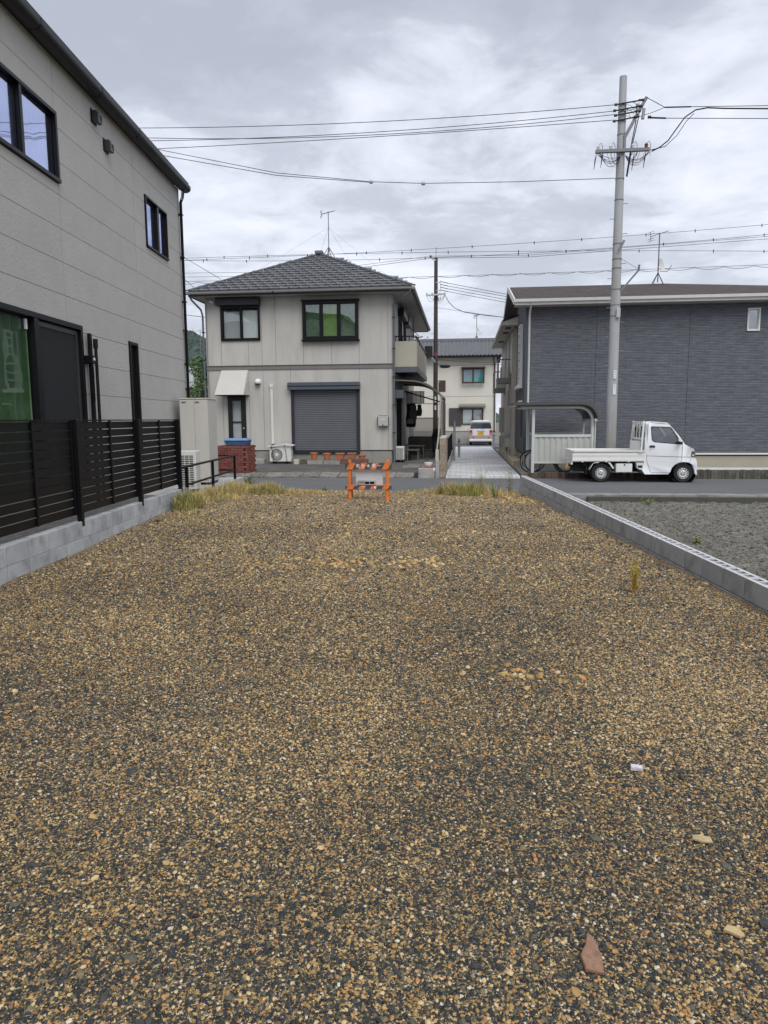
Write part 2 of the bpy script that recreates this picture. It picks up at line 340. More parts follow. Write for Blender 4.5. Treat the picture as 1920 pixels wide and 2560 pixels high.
# ---- ground sheet, road, lane, yards
gmat = pm('far ground', (.16, .155, .13), .95, .2, .5, .5, 20)
m = M(); m.quad((-900, -900, -.4), (900, -900, -.4), (900, 1500, -.4), (-900, 1500, -.4))
tag(m.ob('ground', gmat, org=(0, 0, 0), frame='L'), kind='structure')
asphalt = pm('asphalt', (.115, .117, .122), .9, .13, 1.2, 1.0, 160, c2=(.17, .17, .17), c2pos=.68, c2scale=5, c2soft=.05, stretch=(.35, 1.6, 1))
m = M().box(-60, 60, 17.28, 21.62, -.3, 0)
tag(m.ob('road', asphalt, org=(0, 19.4, 0)), kind='structure')
gut = pm('gutter concrete', (.25, .25, .245), .9, .2, 2, .6, 100, c2=(.14, .14, .13), c2pos=.55)
rc = thing('road_gutter', 'concrete gutter strip along the near side of the road', 'kerb', (0, 17.2, 0)); del rc['category']; rc['kind'] = 'structure'
gbx = M().box(-.298, .298, 0, .42, -.3, .006).mesh('gutter_slab'); gbx.materials.append(gut)
for i in range(34): inst('gutter_slab', gbx, rc, (-8.6+i*.6, 17.02, random.uniform(-.002, .002)))
# mossy face below the road at the bare plot; shade painted into its dark colour
moss_shade = pm('shaded mossy concrete', (.085, .083, .075), .95, .4, 5, 1, 60, c2=(.04, .044, .028), c2pos=.56, c2scale=5)
m = M().box(2.9, 40, 16.86, 17.02, -.4, -.03)
tag(m.ob('plot_edge_wall', moss_shade, org=(10, 16.9, -.4)), 'low shaded mossy concrete edge between the road and the bare plot', 'wall')
# bare grey plot right of the block wall
def soil_z(x, y): return -.13+.05*mnoise.noise((x*1.1, y*1.1, 3))+.045*mnoise.noise((x*3.5, y*3.5, 8))+.04*abs(mnoise.noise((x*7, y*7, 2)))+.03*abs(mnoise.noise((x*15, y*15, 2)))-.03*math.exp(-((y-16.3)/.6)**2)
soil = pm('grey soil', (.172, .162, .138), .97, .35, 6, 3, 35, c2=(.10, .098, .085), c2pos=.55, c2scale=7)
def soil_edge(x): return (16.9-x*SB)/CB
s_ = grid(2.95, 12.5, 3, 17, 300, 420, soil_z, soil_edge).ob('bare_plot', soil, org=(0, 0, 0), frame='L', smooth=180); tag(s_, kind='structure', label='bare grey soil plot beyond the right block wall')
clod = pm('soil clods', (.172, .16, .135), .97, .3, 1.5, 0, c2=(.085, .083, .072), c2pos=.5, c2scale=.6)
cp, cs_ = [], []
for _ in range(34000):
    y = 4.5+12*random.random()**.8; x = 2.98+random.random()*min(8, .62*y-2.2); cp.append((x, min(y, soil_edge(x)-.05))); cs_.append(.006*(5.5**(random.random()**2.0)))
gravel_stones(cp, cs_, soil_z, 'soil_clods', 'grey clods and pebbles strewn over the bare plot', clod)
# left neighbour's yard
yard = pm('yard gravel', (.10, .10, .10), .95, .3, 9, 1.2, 60, c2=(.25, .25, .24), c2pos=.6, c2scale=40)
m = M().box(-4.9, -3.63, -3, 12.6, -.2, .47); tag(m.ob('neighbour_yard', yard, org=(-4.2, 5, 0), frame='L'), kind='structure')
m = M().box(-7.5, -3.64, 12.62, 17.1, -.2, .42); tag(m.ob('neighbour_terrace', pm('pale concrete', (.42, .42, .41), .9, .1, 2, .3, 80), org=(-4.2, 14, 0), frame='L', bevel=.01), kind='structure')
# yard in front of the pale house, raised behind the kerb
dk = pm('dark driveway', (.085, .083, .08), .92, .3, 1.3, 1, 90, c2=(.14, .135, .12), c2pos=.6, c2scale=3)
m = M().hexa([(-14, 22.3, -.3), (-.84, 22.3, -.3), (-14, 26.3, -.3), (-.84, 26.3, -.3), (-14, 22.3, .13), (-.84, 22.3, .13), (-14, 26.3, .2), (-.84, 26.3, .2)])
tag(m.ob('driveway', dk, org=(-5, 24, 0)), kind='structure')
m = M().box(-2.6, -.84, 26.3, 38, -.3, .2); tag(m.ob('side_yard', pm('side yard paving', (.12, .118, .11), .9, .25, 2, .6, 60), org=(-1.7, 30, 0)), kind='structure')
pav = pm('slab paving', (.17, .165, .155), .9, .2, 3, .6, 60, rnd=.25)
ps = thing('paving', 'worn stone slabs beside the pale house', 'paving', (-1.8, 26, .2)); del ps['category']; ps['kind'] = 'structure'
sl = M().box(-.29, .29, -.44, .44, -.02, .02).mesh('slab'); sl.materials.append(pav)
for j in range(8):
    for i in range(2): inst('paving_slab', sl, ps, (-1.75+i*.62+.1*(j % 2), 24.2+j*.93, .2+.006*((i+j) % 2)+(0 if j > 2 else -.03)), (0, 0, random.uniform(-.02, .02)))
# kerb ramp of concrete slabs in front of the pale house
rampm = pm('weathered kerb concrete', (.23, .215, .185), .95, .25, 6, 1, 90, rnd=.18, c2=(.12, .11, .09), c2pos=.55, c2scale=9)
rp_ = thing('kerb_ramp', 'sloping kerb of weathered concrete slabs before the pale house', 'kerb', (-4, 21.7, 0)); del rp_['category']; rp_['kind'] = 'structure'
rs = M().hexa([(-.285, 0, -.2), (.285, 0, -.2), (-.285, .62, -.2), (.285, .62, -.2), (-.285, 0, .035), (.285, 0, .035), (-.285, .62, .125), (.285, .62, .125)]).mesh('ramp_slab'); rs.materials.append(rampm)
for i in range(21): inst('ramp_slab', rs, rp_, (-13.6+i*.59+random.uniform(-.006, .006), 21.66+random.uniform(-.006, .006), random.uniform(-.008, .008)), (0, 0, random.uniform(-.01, .01)))
# pale stamped lane
def lane_mat():
    m = bpy.data.materials.new('stamped lane'); m.use_nodes = True; t = m.node_tree; n = t.nodes.new; l = t.links.new; p = t.nodes['Principled BSDF']
    tc = n('ShaderNodeTexCoord'); b = n('ShaderNodeTexBrick'); b.inputs['Scale'].default_value = 1; b.inputs['Brick Width'].default_value = .34; b.inputs['Row Height'].default_value = .2; b.inputs['Mortar Size'].default_value = .012; b.inputs['Mortar Smooth'].default_value = .3
    b.offset = .43
    b.inputs['Color1'].default_value = (.66, .67, .69, 1); b.inputs['Color2'].default_value = (.56, .57, .59, 1); b.inputs['Mortar'].default_value = (.36, .36, .36, 1); l(tc.outputs['Object'], b.inputs['Vector'])
    nz = n('ShaderNodeTexNoise'); nz.inputs['Scale'].default_value = 1.6; nz.inputs['Detail'].default_value = 6
    mp = n('ShaderNodeMapping'); mp.inputs['Scale'].default_value = (.35, 1.6, 1); l(tc.outputs['Object'], mp.inputs[0]); l(mp.outputs[0], nz.inputs['Vector'])
    r = n('ShaderNodeValToRGB'); r.color_ramp.elements[0].position = .52; r.color_ramp.elements[0].color = (1, 1, 1, 1); r.color_ramp.elements[1].position = .72; r.color_ramp.elements[1].color = (.3, .3, .29, 1); l(nz.outputs[0], r.inputs[0])
    mu = n('ShaderNodeMixRGB'); mu.blend_type = 'MULTIPLY'; mu.inputs[0].default_value = 1; l(b.outputs[0], mu.inputs[1]); l(r.outputs[0], mu.inputs[2]); l(mu.outputs[0], p.inputs['Base Color']); p.inputs['Roughness'].default_value = .8
    bp = n('ShaderNodeBump'); bp.invert = True; bp.inputs['Strength'].default_value = .7; bp.inputs['Distance'].default_value = .01; l(b.outputs['Fac'], bp.inputs['Height']); l(bp.outputs[0], p.inputs['Normal'])
    return m
m = M().box(-.52, 1.72, 21.75, 44.6, -.3, .06); tag(m.ob('lane', lane_mat(), org=(.6, 33, 0)), kind='structure')
m = M().box(-9, 14, 44.7, 51.4, -.3, .015); tag(m.ob('back_road', asphalt, org=(1, 48, 0)), kind='structure')
m = M().box(1.78, 30, 21.98, 40, -.3, .12); tag(m.ob('apartment_forecourt', pm('forecourt concrete', (.24, .24, .225), .9, .15, 1.5, .4, 60), org=(6, 24, 0)), kind='structure')
# soldier course of brick along the forecourt
bm_ = pm('edging brick', (.16, .105, .08), .9, .3, 12, 1, 60, rnd=.35, c2=(.07, .065, .055), c2pos=.5)
bm2 = pm('grey edging brick', (.115, .105, .088), .9, .3, 12, 1, 60, rnd=.3, c2=(.055, .06, .045), c2pos=.55)
be = thing('brick_edging', 'low edging of upright weathered bricks along the forecourt', 'edging', (6, 21.85, 0))
eb = M().box(-.046, .046, -.1, .1, -.2, .16).mesh('brick'); eb.materials.append(bm_)
eb2 = M().box(-.046, .046, -.1, .1, -.2, .255).mesh('brick'); eb2.materials.append(bm2)
for i in range(86): inst('brick', eb if i < 40 else eb2, be, (1.80+i*.1, 21.87+random.uniform(-.008, .008), random.uniform(-.012, .006)), (0, 0, random.uniform(-.03, .03)))
for k, (y0, y1, z1) in enumerate(((23.0, 23.08, .24), (23.4, 23.5, .2))):
    tag(M().box(6.9, 14, y0, y1, .1, z1).ob('kerb_strip', pm('kerb strip white', (.6, .6, .58), .8, .1) if k == 0 else darkfr, org=(10, y0, .1)), kind='structure', label='thin kerb strip along the foot of the dark apartment block')
# wooded hill far to the left
def hill():
    m = M(); nx, ny = 220, 60; vs = []
    for j in range(ny+1):
        for i in range(nx+1):
            s = lerp(-420, 120, i/nx); t = lerp(300, 620, j/ny)
            h = 66*math.exp(-((s+230)/150)**2)*math.exp(-((t-470)/120)**2)+9*mnoise.noise((s*.03, t*.03, 0))+5*mnoise.noise((s*.11, t*.11, 4))+3.2*abs(mnoise.noise((s*.33, t*.33, 4)))
            vs.append((s, t, h-6))
    m.add(vs, [(j*(nx+1)+i, j*(nx+1)+i+1, (j+1)*(nx+1)+i+1, (j+1)*(nx+1)+i) for j in range(ny) for i in range(nx)])
    o = m.ob('hill', pm('wooded hill', (.050, .075, .062), .95, .6, .22, 0, c2=(.020, .036, .034), c2pos=.5, c2scale=.5, c2soft=.06), org=(-230, 470, 0), smooth=180); tag(o, kind='structure')
hill()
# ================================================================== BLOCK WALLS
blockm = pm('concrete block', (.42, .43, .44), .92, .12, 5, 1.2, 120, rnd=.10, c2=(.25, .255, .26), c2pos=.6, c2scale=4)
blockm2 = pm('new concrete block', (.37, .38, .39), .92, .12, 5, 1.2, 120, rnd=.07, c2=(.22, .225, .23), c2pos=.62, c2scale=4)
mortar = pm('mortar', (.17, .17, .165), .95, .1)
def block_plain(h, L=.39, w=.12): me = M().box(-w/2, w/2, -L/2, L/2, 0, h).mesh('block'); return me
# left wall: two courses and a bevelled cap course, on the boundary x = -3.6
lw = thing('block_wall', 'pale grey concrete block wall under the black slat fence on the left', 'wall', (-3.66, 8, .2), 'L')
me1 = block_plain(.188); me1.materials.append(blockm)
for j, z in enumerate((.087, .277, .467)):
    for i in range(22):
        y = 3.38+i*.4-(0 if j % 2 else .0)
        if y > 12.1: continue
        inst('concrete_block', me1, lw, (-3.66+random.uniform(-.0015, .0015), y, z), bevel=.004)
M().box(-3.713, -3.608, 3.2, 12.2, .0, .64).ob('mortar_core', mortar, lw)
lw2 = thing('block_wall', 'lower kerb-high block wall below the black handrail', 'wall', (-3.66, 14, .1), 'L')
me2 = block_plain(.188); me2.materials.append(blockm)
for j, z in enumerate((.09, .28)):
    for i in range(11):
        y = 12.42+i*.4
        if y < 16.8: inst('concrete_block', me2, lw2, (-3.66, y, z), bevel=.004)
M().box(-3.71, -3.61, 12.22, 16.75, -.2, .46).ob('mortar_core', mortar, lw2)
M().box(-7.5, -3.72, 17.14, 17.26, -.2, .3).ob('wall_return', blockm, lw2, bevel=.005)
# right wall: one course of hollow blocks with three open cores on a plain course
def hollow(h=.172, L=.384, w=.13):
    m = M(); x0, x1, y0, y1 = -w/2, w/2, -L/2, L/2
    cores = [(-.165, -.075), (-.045, .045), (.075, .165)]; cx0, cx1 = -.032, .032
    ys = [y0]+[q for c in cores for q in c]+[y1]; xs = [x0, cx0, cx1, x1]
    top = []
    for i in range(3):
        for j in range(7):
            hole = i == 1 and j in (1, 3, 5)
            if hole:
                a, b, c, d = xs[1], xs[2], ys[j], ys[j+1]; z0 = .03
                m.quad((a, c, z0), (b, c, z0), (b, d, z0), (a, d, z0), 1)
                m.quad((a, c, h), (b, c, h), (b, c, z0), (a, c, z0)); m.quad((a, d, h), (a, d, z0), (b, d, z0), (b, d, h))
                m.quad((a, c, h), (a, c, z0), (a, d, z0), (a, d, h)); m.quad((b, c, h), (b, d, h), (b, d, z0), (b, c, z0))
            else: m.quad((xs[i], ys[j], h), (xs[i+1], ys[j], h), (xs[i+1], ys[j+1], h), (xs[i], ys[j+1], h), 2)
    for p, q in (((x0, y0), (x1, y0)), ((x1, y0), (x1, y1)), ((x1, y1), (x0, y1)), ((x0, y1), (x0, y0))):
        m.quad((*p, 0), (*q, 0), (*q, h), (*p, h))
    me = m.mesh('hollow_block', recalc=False); me.materials.append(blockm2); me.materials.append(dark); me.materials.append(pm('lit block top', (.52, .53, .54), .9, .1, 8, .8, 120)); return me  # paler copy of the block colour on top: light from above painted in
rw = thing('block_wall', 'long low wall of hollow concrete blocks right of the gravel', 'wall', (2.865, 10, .2), 'L')
hb = hollow(); pb = block_plain(.183, .384, .13); pb.materials.append(blockm2)
for i in range(31):
    y = 3.85+i*.4; z = .34+.006*(8-i)*.1
    inst('hollow_block', hb, rw, (2.865+random.uniform(-.002, .002), y, z))
    inst('concrete_block', pb, rw, (2.865, y+.2, z-.193), bevel=.003)
    if i > 14: inst('concrete_block', pb, rw, (2.865, y, z-.388))
M().box(2.82, 2.91, 3.65, 16.05, -.35, .337).ob('mortar_core', mortar, rw); M().box(2.825, 2.905, 3.65, 16.05, .34, .36).ob('bed_joint', mortar, rw)
M().box(2.805, 2.925, 16.06, 16.12, -.2, .51).ob('end_face', blockm2, rw)

# ================================================================== BLACK SLAT FENCE
fe = thing('slat_fence', 'black aluminium fence of horizontal slats on the left block wall', 'fence', (-3.62, 8, .66), 'L')
def fbox(*a): return M().box(*a)
for y in (4.1, 6.05, 8.0, 9.93, 11.78): fbox(-3.655, -3.595, y-.03, y+.03, .6, 1.815).ob('post', black, fe, bevel=.004)
for (a, b) in ((4.1, 6.05), (6.05, 8.0), (8.0, 9.93), (9.93, 11.78)):
    y0, y1 = a+.035, b-.035; mid = (a+b)/2+.06
    for k in range(11):
        z = .735+k*.0965
        fbox(-3.672, -3.660, y0, y1, z, z+.0865).ob('slat', black, fe)
    for yy in (mid, y0+.03, y1-.03): fbox(-3.658, -3.640, yy-.022, yy+.022, .735, 1.80).ob('stile', black, fe)
    fbox(-3.68, -3.64, y0, y1, 1.797, 1.812).ob('top_rail', black, fe)
# ================================================================== HANDRAIL
hr = thing('handrail', 'black metal handrail on the low wall beside the water heater', 'handrail', (-3.66, 14, .46), 'L')
for y in (12.27, 14.03, 15.95): fbox(-3.685, -3.635, y-.025, y+.025, .4, 1.0).ob('post', black, hr, bevel=.004)
for z in (1.0, .68):
    M().bar((-3.66, 11.85 if z > .9 else 12.27, z), (-3.66, 16.05, z), .05 if z > .9 else .035, .035).ob('rail', black, hr, bevel=.004)
    M().bar((-3.66, 15.95, z), (-5.1, 16.05, z), .035, .03).ob('rail', black, hr)

# ================================================================== LEFT HOUSE
stucco = pm('grey siding', (.425, .416, .395), .92, .05, 2.5, 1.7, 26, rnd=.02)
LXW = -4.75
lh = thing('house', 'light grey sided two-storey house with black windows at the left', 'house', (-8, 8, .4), 'L')
def LM(a, b, d): return (LXW+d, a, b)
LHOLES = [(7.55, 10.86, .9, 3.22), (7.35, 10.44, 5.1, 6.07), (13.95, 15.24, 5.07, 6.04), (12.77, 13.2, 1.2, 3.2)]
m = M()
for r in rect_minus([(-3, 16.2, .3, 6.82)], LHOLES): m.box(r[0], r[1], r[2], r[3], -.16, -.022, mp=lambda a, b, d: LM(a, b, d) )
m.box(-12, LXW-.16, 16.04, 16.2, .3, 6.82); m.box(-12, LXW-.16, -3, -2.84, .3, 6.82); m.box(-12, -11.9, -2.84, 16.04, .3, 6.82)
m.box(-11.9, LXW-.16, -2.8, 16.0, 3.45, 3.6)
m.ob('wall', pm('siding joint', (.36, .35, .33), .9, .05), lh)
# siding panels 3.03 x 0.455, shiplapped with open joints
ys = [-3, -1.58, 1.39, 4.41, 7.44, 10.42, 13.385, 16.2]
zs = [.62+.46*k-.26 for k in range(15)]+[6.82]
for i in range(3, len(ys)-1):
    for k in range(len(zs)-1):
        z0, z1 = zs[k], zs[k+1]
        if z1-z0 < .02: continue
        rr = rect_minus([(ys[i]+.0045, ys[i+1]-.0045, z0+.0035, z1-.0035)], LHOLES)
        if not rr: continue
        m = M()
        for a0, a1, b0, b1 in rr: m.box(a0, a1, b0, b1, -.02, 0, mp=LM)
        m.ob('siding_panel', stucco, lh)
M().box(-3, 7.43, .3, 6.82, -.02, -.001, mp=LM).ob('siding_panel', stucco, lh)
# eave: soffit board, fat black gutter, roof
gp = [(0, 6.80), (.05, 6.80), (.06, 6.755), (.10, 6.735), (.17, 6.735), (.225, 6.76), (.25, 6.80), (.25, 6.865), (.235, 6.88), (.06, 6.90), (0, 6.90)]
M().prism(gp, -3, 16.28, lambda a, b, h: (LXW+a, h, b)).ob('gutter', pm('black gutter', (.008, .0085, .010), .45, .1, spec=.3), lh, smooth=50)
for y in (2.5, 6.1, 9.7, 11.6, 13.2): M().prism([(a*1.012+.001, b-.003 if b < 6.8 else b+.003) for a, b in gp[2:9]], y-.03, y+.03, lambda a, b, h: (LXW+a, h, b)).ob('gutter_joint', black, lh)
M().hexa([(-12.4, -3.3, 7.9), (LXW+.2, -3.3, 6.87), (-12.4, 16.3, 7.9), (LXW+.2, 16.3, 6.87), (-12.4, -3.3, 8.0), (LXW+.2, -3.3, 6.95), (-12.4, 16.3, 8.0), (LXW+.2, 16.3, 6.95)]).ob('roof', black, lh)
# downpipe at the far corner
dp = M().tube([(LXW+.12, 16.12, 6.72), (LXW+.10, 16.13, 6.6), (LXW+.05, 16.15, 6.5), (LXW+.05, 16.15, .5)], .032, 10).ob('downpipe', black, lh, smooth=40)
M().tube([(LXW+.11, 16.10, 6.72), (LXW+.085, 16.12, 6.55)], .02, 8).ob('pipe_neck', pm('pipe neck', (.5, .5, .48), .5), dp)
for z in (6.25, 5.35, 4.4, 3.78, 3.05, 2.5): M().box(LXW, LXW+.09, 16.10, 16.195, z-.012, z+.012).ob('bracket', black, dp)

def window(par, mp, a0, a1, b0, b1, mull=(), fw=.045, proud=.03, frame=darkfr, gl=win_glass, sash=.03, curtain=None, fname='window', depth=-.05, back=None, rail=None):
    """frame bars, mullions, separate panes and a curtain or blind behind them"""
    m = M()
    m.box(a0, a1, b1-fw, b1, depth-.04, proud, mp=mp); m.box(a0, a1, b0, b0+fw, depth-.04, proud+.012, mp=mp)
    m.box(a0, a0+fw, b0+fw, b1-fw, depth-.04, proud, mp=mp); m.box(a1-fw, a1, b0+fw, b1-fw, depth-.04, proud, mp=mp)
    f = m.ob(fname, frame, par, bevel=.003)
    xs = [a0+fw]+list(mull)+[a1-fw]
    for k in mull:
        M().box(k-sash, k+sash, b0+fw, b1-fw, depth-.02, proud-.012, mp=mp).ob('mullion', frame, f)
    if rail: M().box(a0+fw, a1-fw, rail-.02, rail+.02, depth-.02, proud-.012, mp=mp).ob('cross_rail', frame, f)
    for i in range(len(xs)-1):
        l = xs[i]+(sash if i else 0); r = xs[i+1]-(sash if i < len(xs)-2 else 0)
        m = M(); s2 = .022; d0 = depth+(.012 if i % 2 else 0)
        m.box(l, r, b1-fw-s2, b1-fw, d0-.012, d0+.012, mp=mp); m.box(l, r, b0+fw, b0+fw+s2, d0-.012, d0+.012, mp=mp)
        m.box(l, l+s2, b0+fw+s2, b1-fw-s2, d0-.012, d0+.012, mp=mp); m.box(r-s2, r, b0+fw+s2, b1-fw-s2, d0-.012, d0+.012, mp=mp)
        m.ob('sash', frame, f)
        g_ = gl[i] if isinstance(gl, (list, tuple)) else gl
        M().box(l+s2*.5, r-s2*.5, b0+fw+s2*.5, b1-fw-s2*.5, d0-.004, d0+.001, mp=mp).ob('pane', g_, f)
    if curtain:
        m = M(); n = max(12, int((a1-a0)*26)); vs = []
        for i in range(n+1):
            a = lerp(a0+.02, a1-.02, i/n); d = depth-.05+curtain[1]*math.sin(i*1.9)*.018+curtain[1]*.01*math.sin(i*.7)
            for b in (b0+.02, b1-.02): vs.append(mp(a, b, d))
        m.add(vs, [(2*i, 2*i+2, 2*i+3, 2*i+1) for i in range(n)])
        m.ob('curtain', curtain[0], f, smooth=180, recalc=False)
    if back: M().box(a0-.02, a1+.02, b0-.02, b1+.02, -.6, -.58, mp=mp).ob('room_wall', back, f)
    return f
green = pm('green curtain', (.085, .175, .075), .9, .3, 2, c2=(.20, .30, .17), c2pos=.55, c2scale=1.5)
netw = pm('white net curtain', (.78, .78, .82), .9, .08)
lilac = glass('upper window glass', (.80, .84, .95), .40, gcol=(.72, .78, 1))
window(lh, LM, 7.36, 10.43, 5.11, 6.06, mull=(9.47,), fw=.05, proud=.035, gl=lilac, curtain=(netw, 1))
window(lh, LM, 13.96, 15.23, 5.08, 6.03, mull=(14.68,), fw=.035, proud=.03, gl=lilac, curtain=(netw, 1), sash=.045)
window(lh, LM, 12.78, 13.19, 1.21, 3.19, fw=.05, proud=.03, gl=glass('slim window glass', (.8, .85, .88), .3), curtain=(netw, .3))
bw = window(lh, LM, 7.56, 10.85, .91, 3.21, mull=(9.48,), fw=.07, proud=.04, sash=.06, gl=[glass('garden door glass', (.85, .9, .85), .10), win_glass], curtain=(green, 2.2), depth=-.07)
# insect screen over the right leaf
scr = bpy.data.materials.new('insect screen'); scr.use_nodes = True
_t = scr.node_tree; _p = _t.nodes['Principled BSDF']; _p.inputs['Base Color'].default_value = (.02, .022, .024, 1); _p.inputs['Roughness'].default_value = .8; _p.inputs['Alpha'].default_value = .72
m = M().box(9.56, 10.77, .99, 3.13, -.03, -.026, mp=LM); m.ob('insect_screen', scr, bw)
m = M()
for a0, a1, b0, b1 in ((9.55, 9.62, 1.0, 3.12), (10.72, 10.78, 1.0, 3.12), (9.62, 10.72, 3.06, 3.12), (9.62, 10.72, 1.0, 1.06)): m.box(a0, a1, b0, b1, -.035, -.015, mp=LM)
m.ob('screen_frame', pm('screen frame', (.045, .047, .052), .5), bw)
M().box(9.30, 9.345, 2.98, 3.11, -.05, -.028, mp=LM).ob('maker_sticker', white, bw)
for a, b in ((11.77, 6.52), (12.21, 6.25)):   # vent hoods
    m = M(); pr = [(-.075, -.09), (.075, -.09)]+[(.075*math.cos(q), .04+.06*math.sin(q)) for q in [PI*k/8 for k in range(9)]]
    m.prism(pr, 0, .11, lambda p, q, h, a=a, b=b: LM(a+p, b+q*(1-.25*0), h*(1 if q < .05 else .72)))
    v = m.ob('vent_hood', pm('vent hood', (.035, .037, .04), .45), lh, smooth=40)
    M().box(a-.1, a+.1, b-.1, b+.1, 0, .012, mp=LM).ob('back_plate', black, v); M().tube([LM(a, b-.09, .06), LM(a, b-.12, .06)], .008, 6).ob('drip', steel, v)
# laundry-pole bracket standing beside the garden door
lp = thing('laundry_pole_bracket', 'black folding laundry pole bracket beside the garden door', 'bracket', (LXW+.1, 10.95, .5), 'L')
M().bar((LXW+.06, 11.02, .5), (LXW+.06, 11.02, 3.12), .05, .07).ob('upright', black, lp, bevel=.006)
M().tube([(LXW+.13, 11.06, .5), (LXW+.13, 11.06, 2.98)], .024, 10).ob('pole', black, lp, smooth=40)
M().tube([(LXW+.13, 11.06, 2.9), (LXW+.13, 11.06, 3.04)], .036, 10).ob('cap', black, lp, smooth=40)
M().box(LXW+.01, LXW+.14, 10.88, 11.04, 2.66, 2.78).ob('clamp', black, lp, bevel=.006)
M().box(LXW+.138, LXW+.142, 10.93, 10.99, 2.71, 2.75).ob('label_plate', white, lp)
m = M(); m.bar((LXW+.1, 10.93, 2.62), (LXW+.1, 10.93, 2.1), .012, .014); m.bar((LXW+.1, 11.0, 2.62), (LXW+.1, 11.0, 2.1), .012, .014)
for k in range(7): m.bar((LXW+.1, 10.93, 2.62-k*.086), (LXW+.1, 11.0, 2.60-k*.086), .012, .016)
m.ob('folded_arm', black, lp)

# ================================================================== WATER HEATER TANK, HEAT PUMP
beige = pm('beige steel', (.50, .49, .445), .5, .04)
wt = thing('water_heater_tank', 'tall beige water heater cabinet at the corner of the left house', 'water heater', (-4.3, 15.4, .42), 'L')
M().box(-4.60, -4.0, 15.1, 15.85, .47, 2.235).ob('cabinet', beige, wt, bevel=.012, seg=2)
M().box(-4.615, -3.985, 15.085, 15.86, 2.236, 2.262).ob('lid', beige, wt, bevel=.006)
M().box(-4.585, -4.285, 15.09, 15.097, .52, 2.21).ob('front_panel', beige, wt, bevel=.002); M().box(-4.277, -4.02, 15.09, 15.097, .52, 2.21).ob('front_panel', beige, wt, bevel=.002)
M().box(-4.59, -4.01, 15.12, 15.8, .42, .47).ob('base', darkfr, wt)
for x in (-4.50, -4.22): M().box(x-.045, x+.045, 15.082, 15.0895, 2.165, 2.185).ob('grip_slot', dark, wt); 
for x in (-4.50, -4.22): M().box(x-.065, x+.065, 15.086, 15.0895, 2.15, 2.2).ob('grip_plate', beige, wt)
for z in (1.35, 1.95): M().box(-4.287, -4.276, 15.084, 15.0895, z-.008, z+.008).ob('screw', steel, wt)
def outdoor_unit(name, label, loc, w, h, d, frame, fanx, rz=0, grille='radial', cover=False, sidegrid=False):
    r = thing(name, label, 'air conditioner', loc, frame, local=True, rz=rz)
    ac = pm('off-white enamel', (.62, .62, .59), .5, .05)
    M().box(-w/2, w/2, 0, d, .07, h).ob('casing', ac, r, bevel=.012, seg=2)
    m = M()
    for x in (-w*.32, w*.32): m.box(x-.04, x+.04, .02, d-.02, 0, .072)
    m.ob('feet', darkfr, r)
    if grille == 'radial':
        R_ = h*.37; cz = h*.53; m = M(); m.lathe([(R_, -.004), (R_, .03)], 32, (fanx, 0, cz), 'y')
        n = 32; M().add([(fanx+R_*math.cos(2*PI*j/n), -.002, cz+R_*math.sin(2*PI*j/n)) for j in range(n)], [tuple(range(n))]).ob('fan_opening', dark, r, recalc=False)
        m = M()
        for k in range(28):
            a = 2*PI*k/28; m.bar((fanx+.07*math.cos(a), -.012, cz+.07*math.sin(a)), (fanx+R_*math.cos(a+.35), -.012, cz+R_*math.sin(a+.35)), .007, .008)
        for q in (.45, .72, 1.0): m.tube([(fanx+R_*q*math.cos(2*PI*j/24), -.012, cz+R_*q*math.sin(2*PI*j/24)) for j in range(25)], .005, 5)
        m.ob('grille', ac, r); M().lathe([(.0, -.022), (.055, -.022), (.065, -.008)], 18, (fanx, 0, cz), 'y').ob('hub_cap', ac, r)
    else:
        g0 = M().box(-w*.4, w*.4, -.004, .004, h*.16, h*.9).ob('fan_opening', dark, r)
        m = M(); k = 0; z = h*.17
        while z < h*.9: m.box(-w*.4, w*.4, -.014, -.005, z, z+.012); z += .034
        for i in range(5): x = -w*.4+w*.8*i/4; m.box(x-.005, x+.005, -.016, -.006, h*.16, h*.9)
        m.ob('grille', ac, r)
    return r
hp = outdoor_unit('heat_pump_unit', 'white heat pump unit behind the end of the black slat fence', (-4.02, 13.4, .42), .42, .80, .3, 'L', 0, grille='grid')
# ================================================================== PALE HOUSE ACROSS THE ROAD
T0 = 26.0
def SM(a, b, d): return (a, T0-d, b)          # front wall: along, up, outward
def RM(a, b, d): return (-2.57+d, a, b)       # its right side wall
pale = pm('pale wall panel', (.45, .438, .405), .9, .08, 1.6, .8, 50, rnd=.03, c2=(.395, .385, .352), c2pos=.62, c2scale=2.2, stretch=(1.6, 1, .3))
ph = thing('house', 'pale grey two-storey house with hipped tiled roof across the road', 'house', (-6, 30, .2))
HOLES = [(-8.9, -7.42, 4.68, 5.92), (-5.78, -3.82, 4.68, 5.98), (-8.74, -8.05, .62, 2.68), (-6.3, -3.8, .62, 2.9)]
m = M()
for r in rect_minus([(-9.5, -2.6, .6, 6.24)], HOLES): m.box(*r, -.15, -.02, mp=SM)
m.box(-9.5, -9.38, T0+.16, 37, .6, 6.24); m.box(-9.5, -2.57, 36.85, 37, .6, 6.24)
m.box(-9.36, -2.7, T0+.2, 36.8, 3.55, 3.7)
SHOL = [(28.2, 29.9, 3.75, 5.75), (30.6, 32.0, 3.75, 5.75), (27.4, 29.6, .6, 2.75)]
for r in rect_minus([(T0+.16, 36.84, .6, 6.24)], SHOL): m.box(*r, -.15, 0, mp=RM)
m.ob('wall', pm('panel joint', (.19, .185, .17), .9, .05), ph)
up = [-9.5, -8.92, -7.89, -7.38, -6.86, -5.83, -4.79, -3.77, -2.72, -2.57]
lo = [-9.5, -8.93, -7.91, -7.37, -6.33, -3.76, -2.72, -2.57]
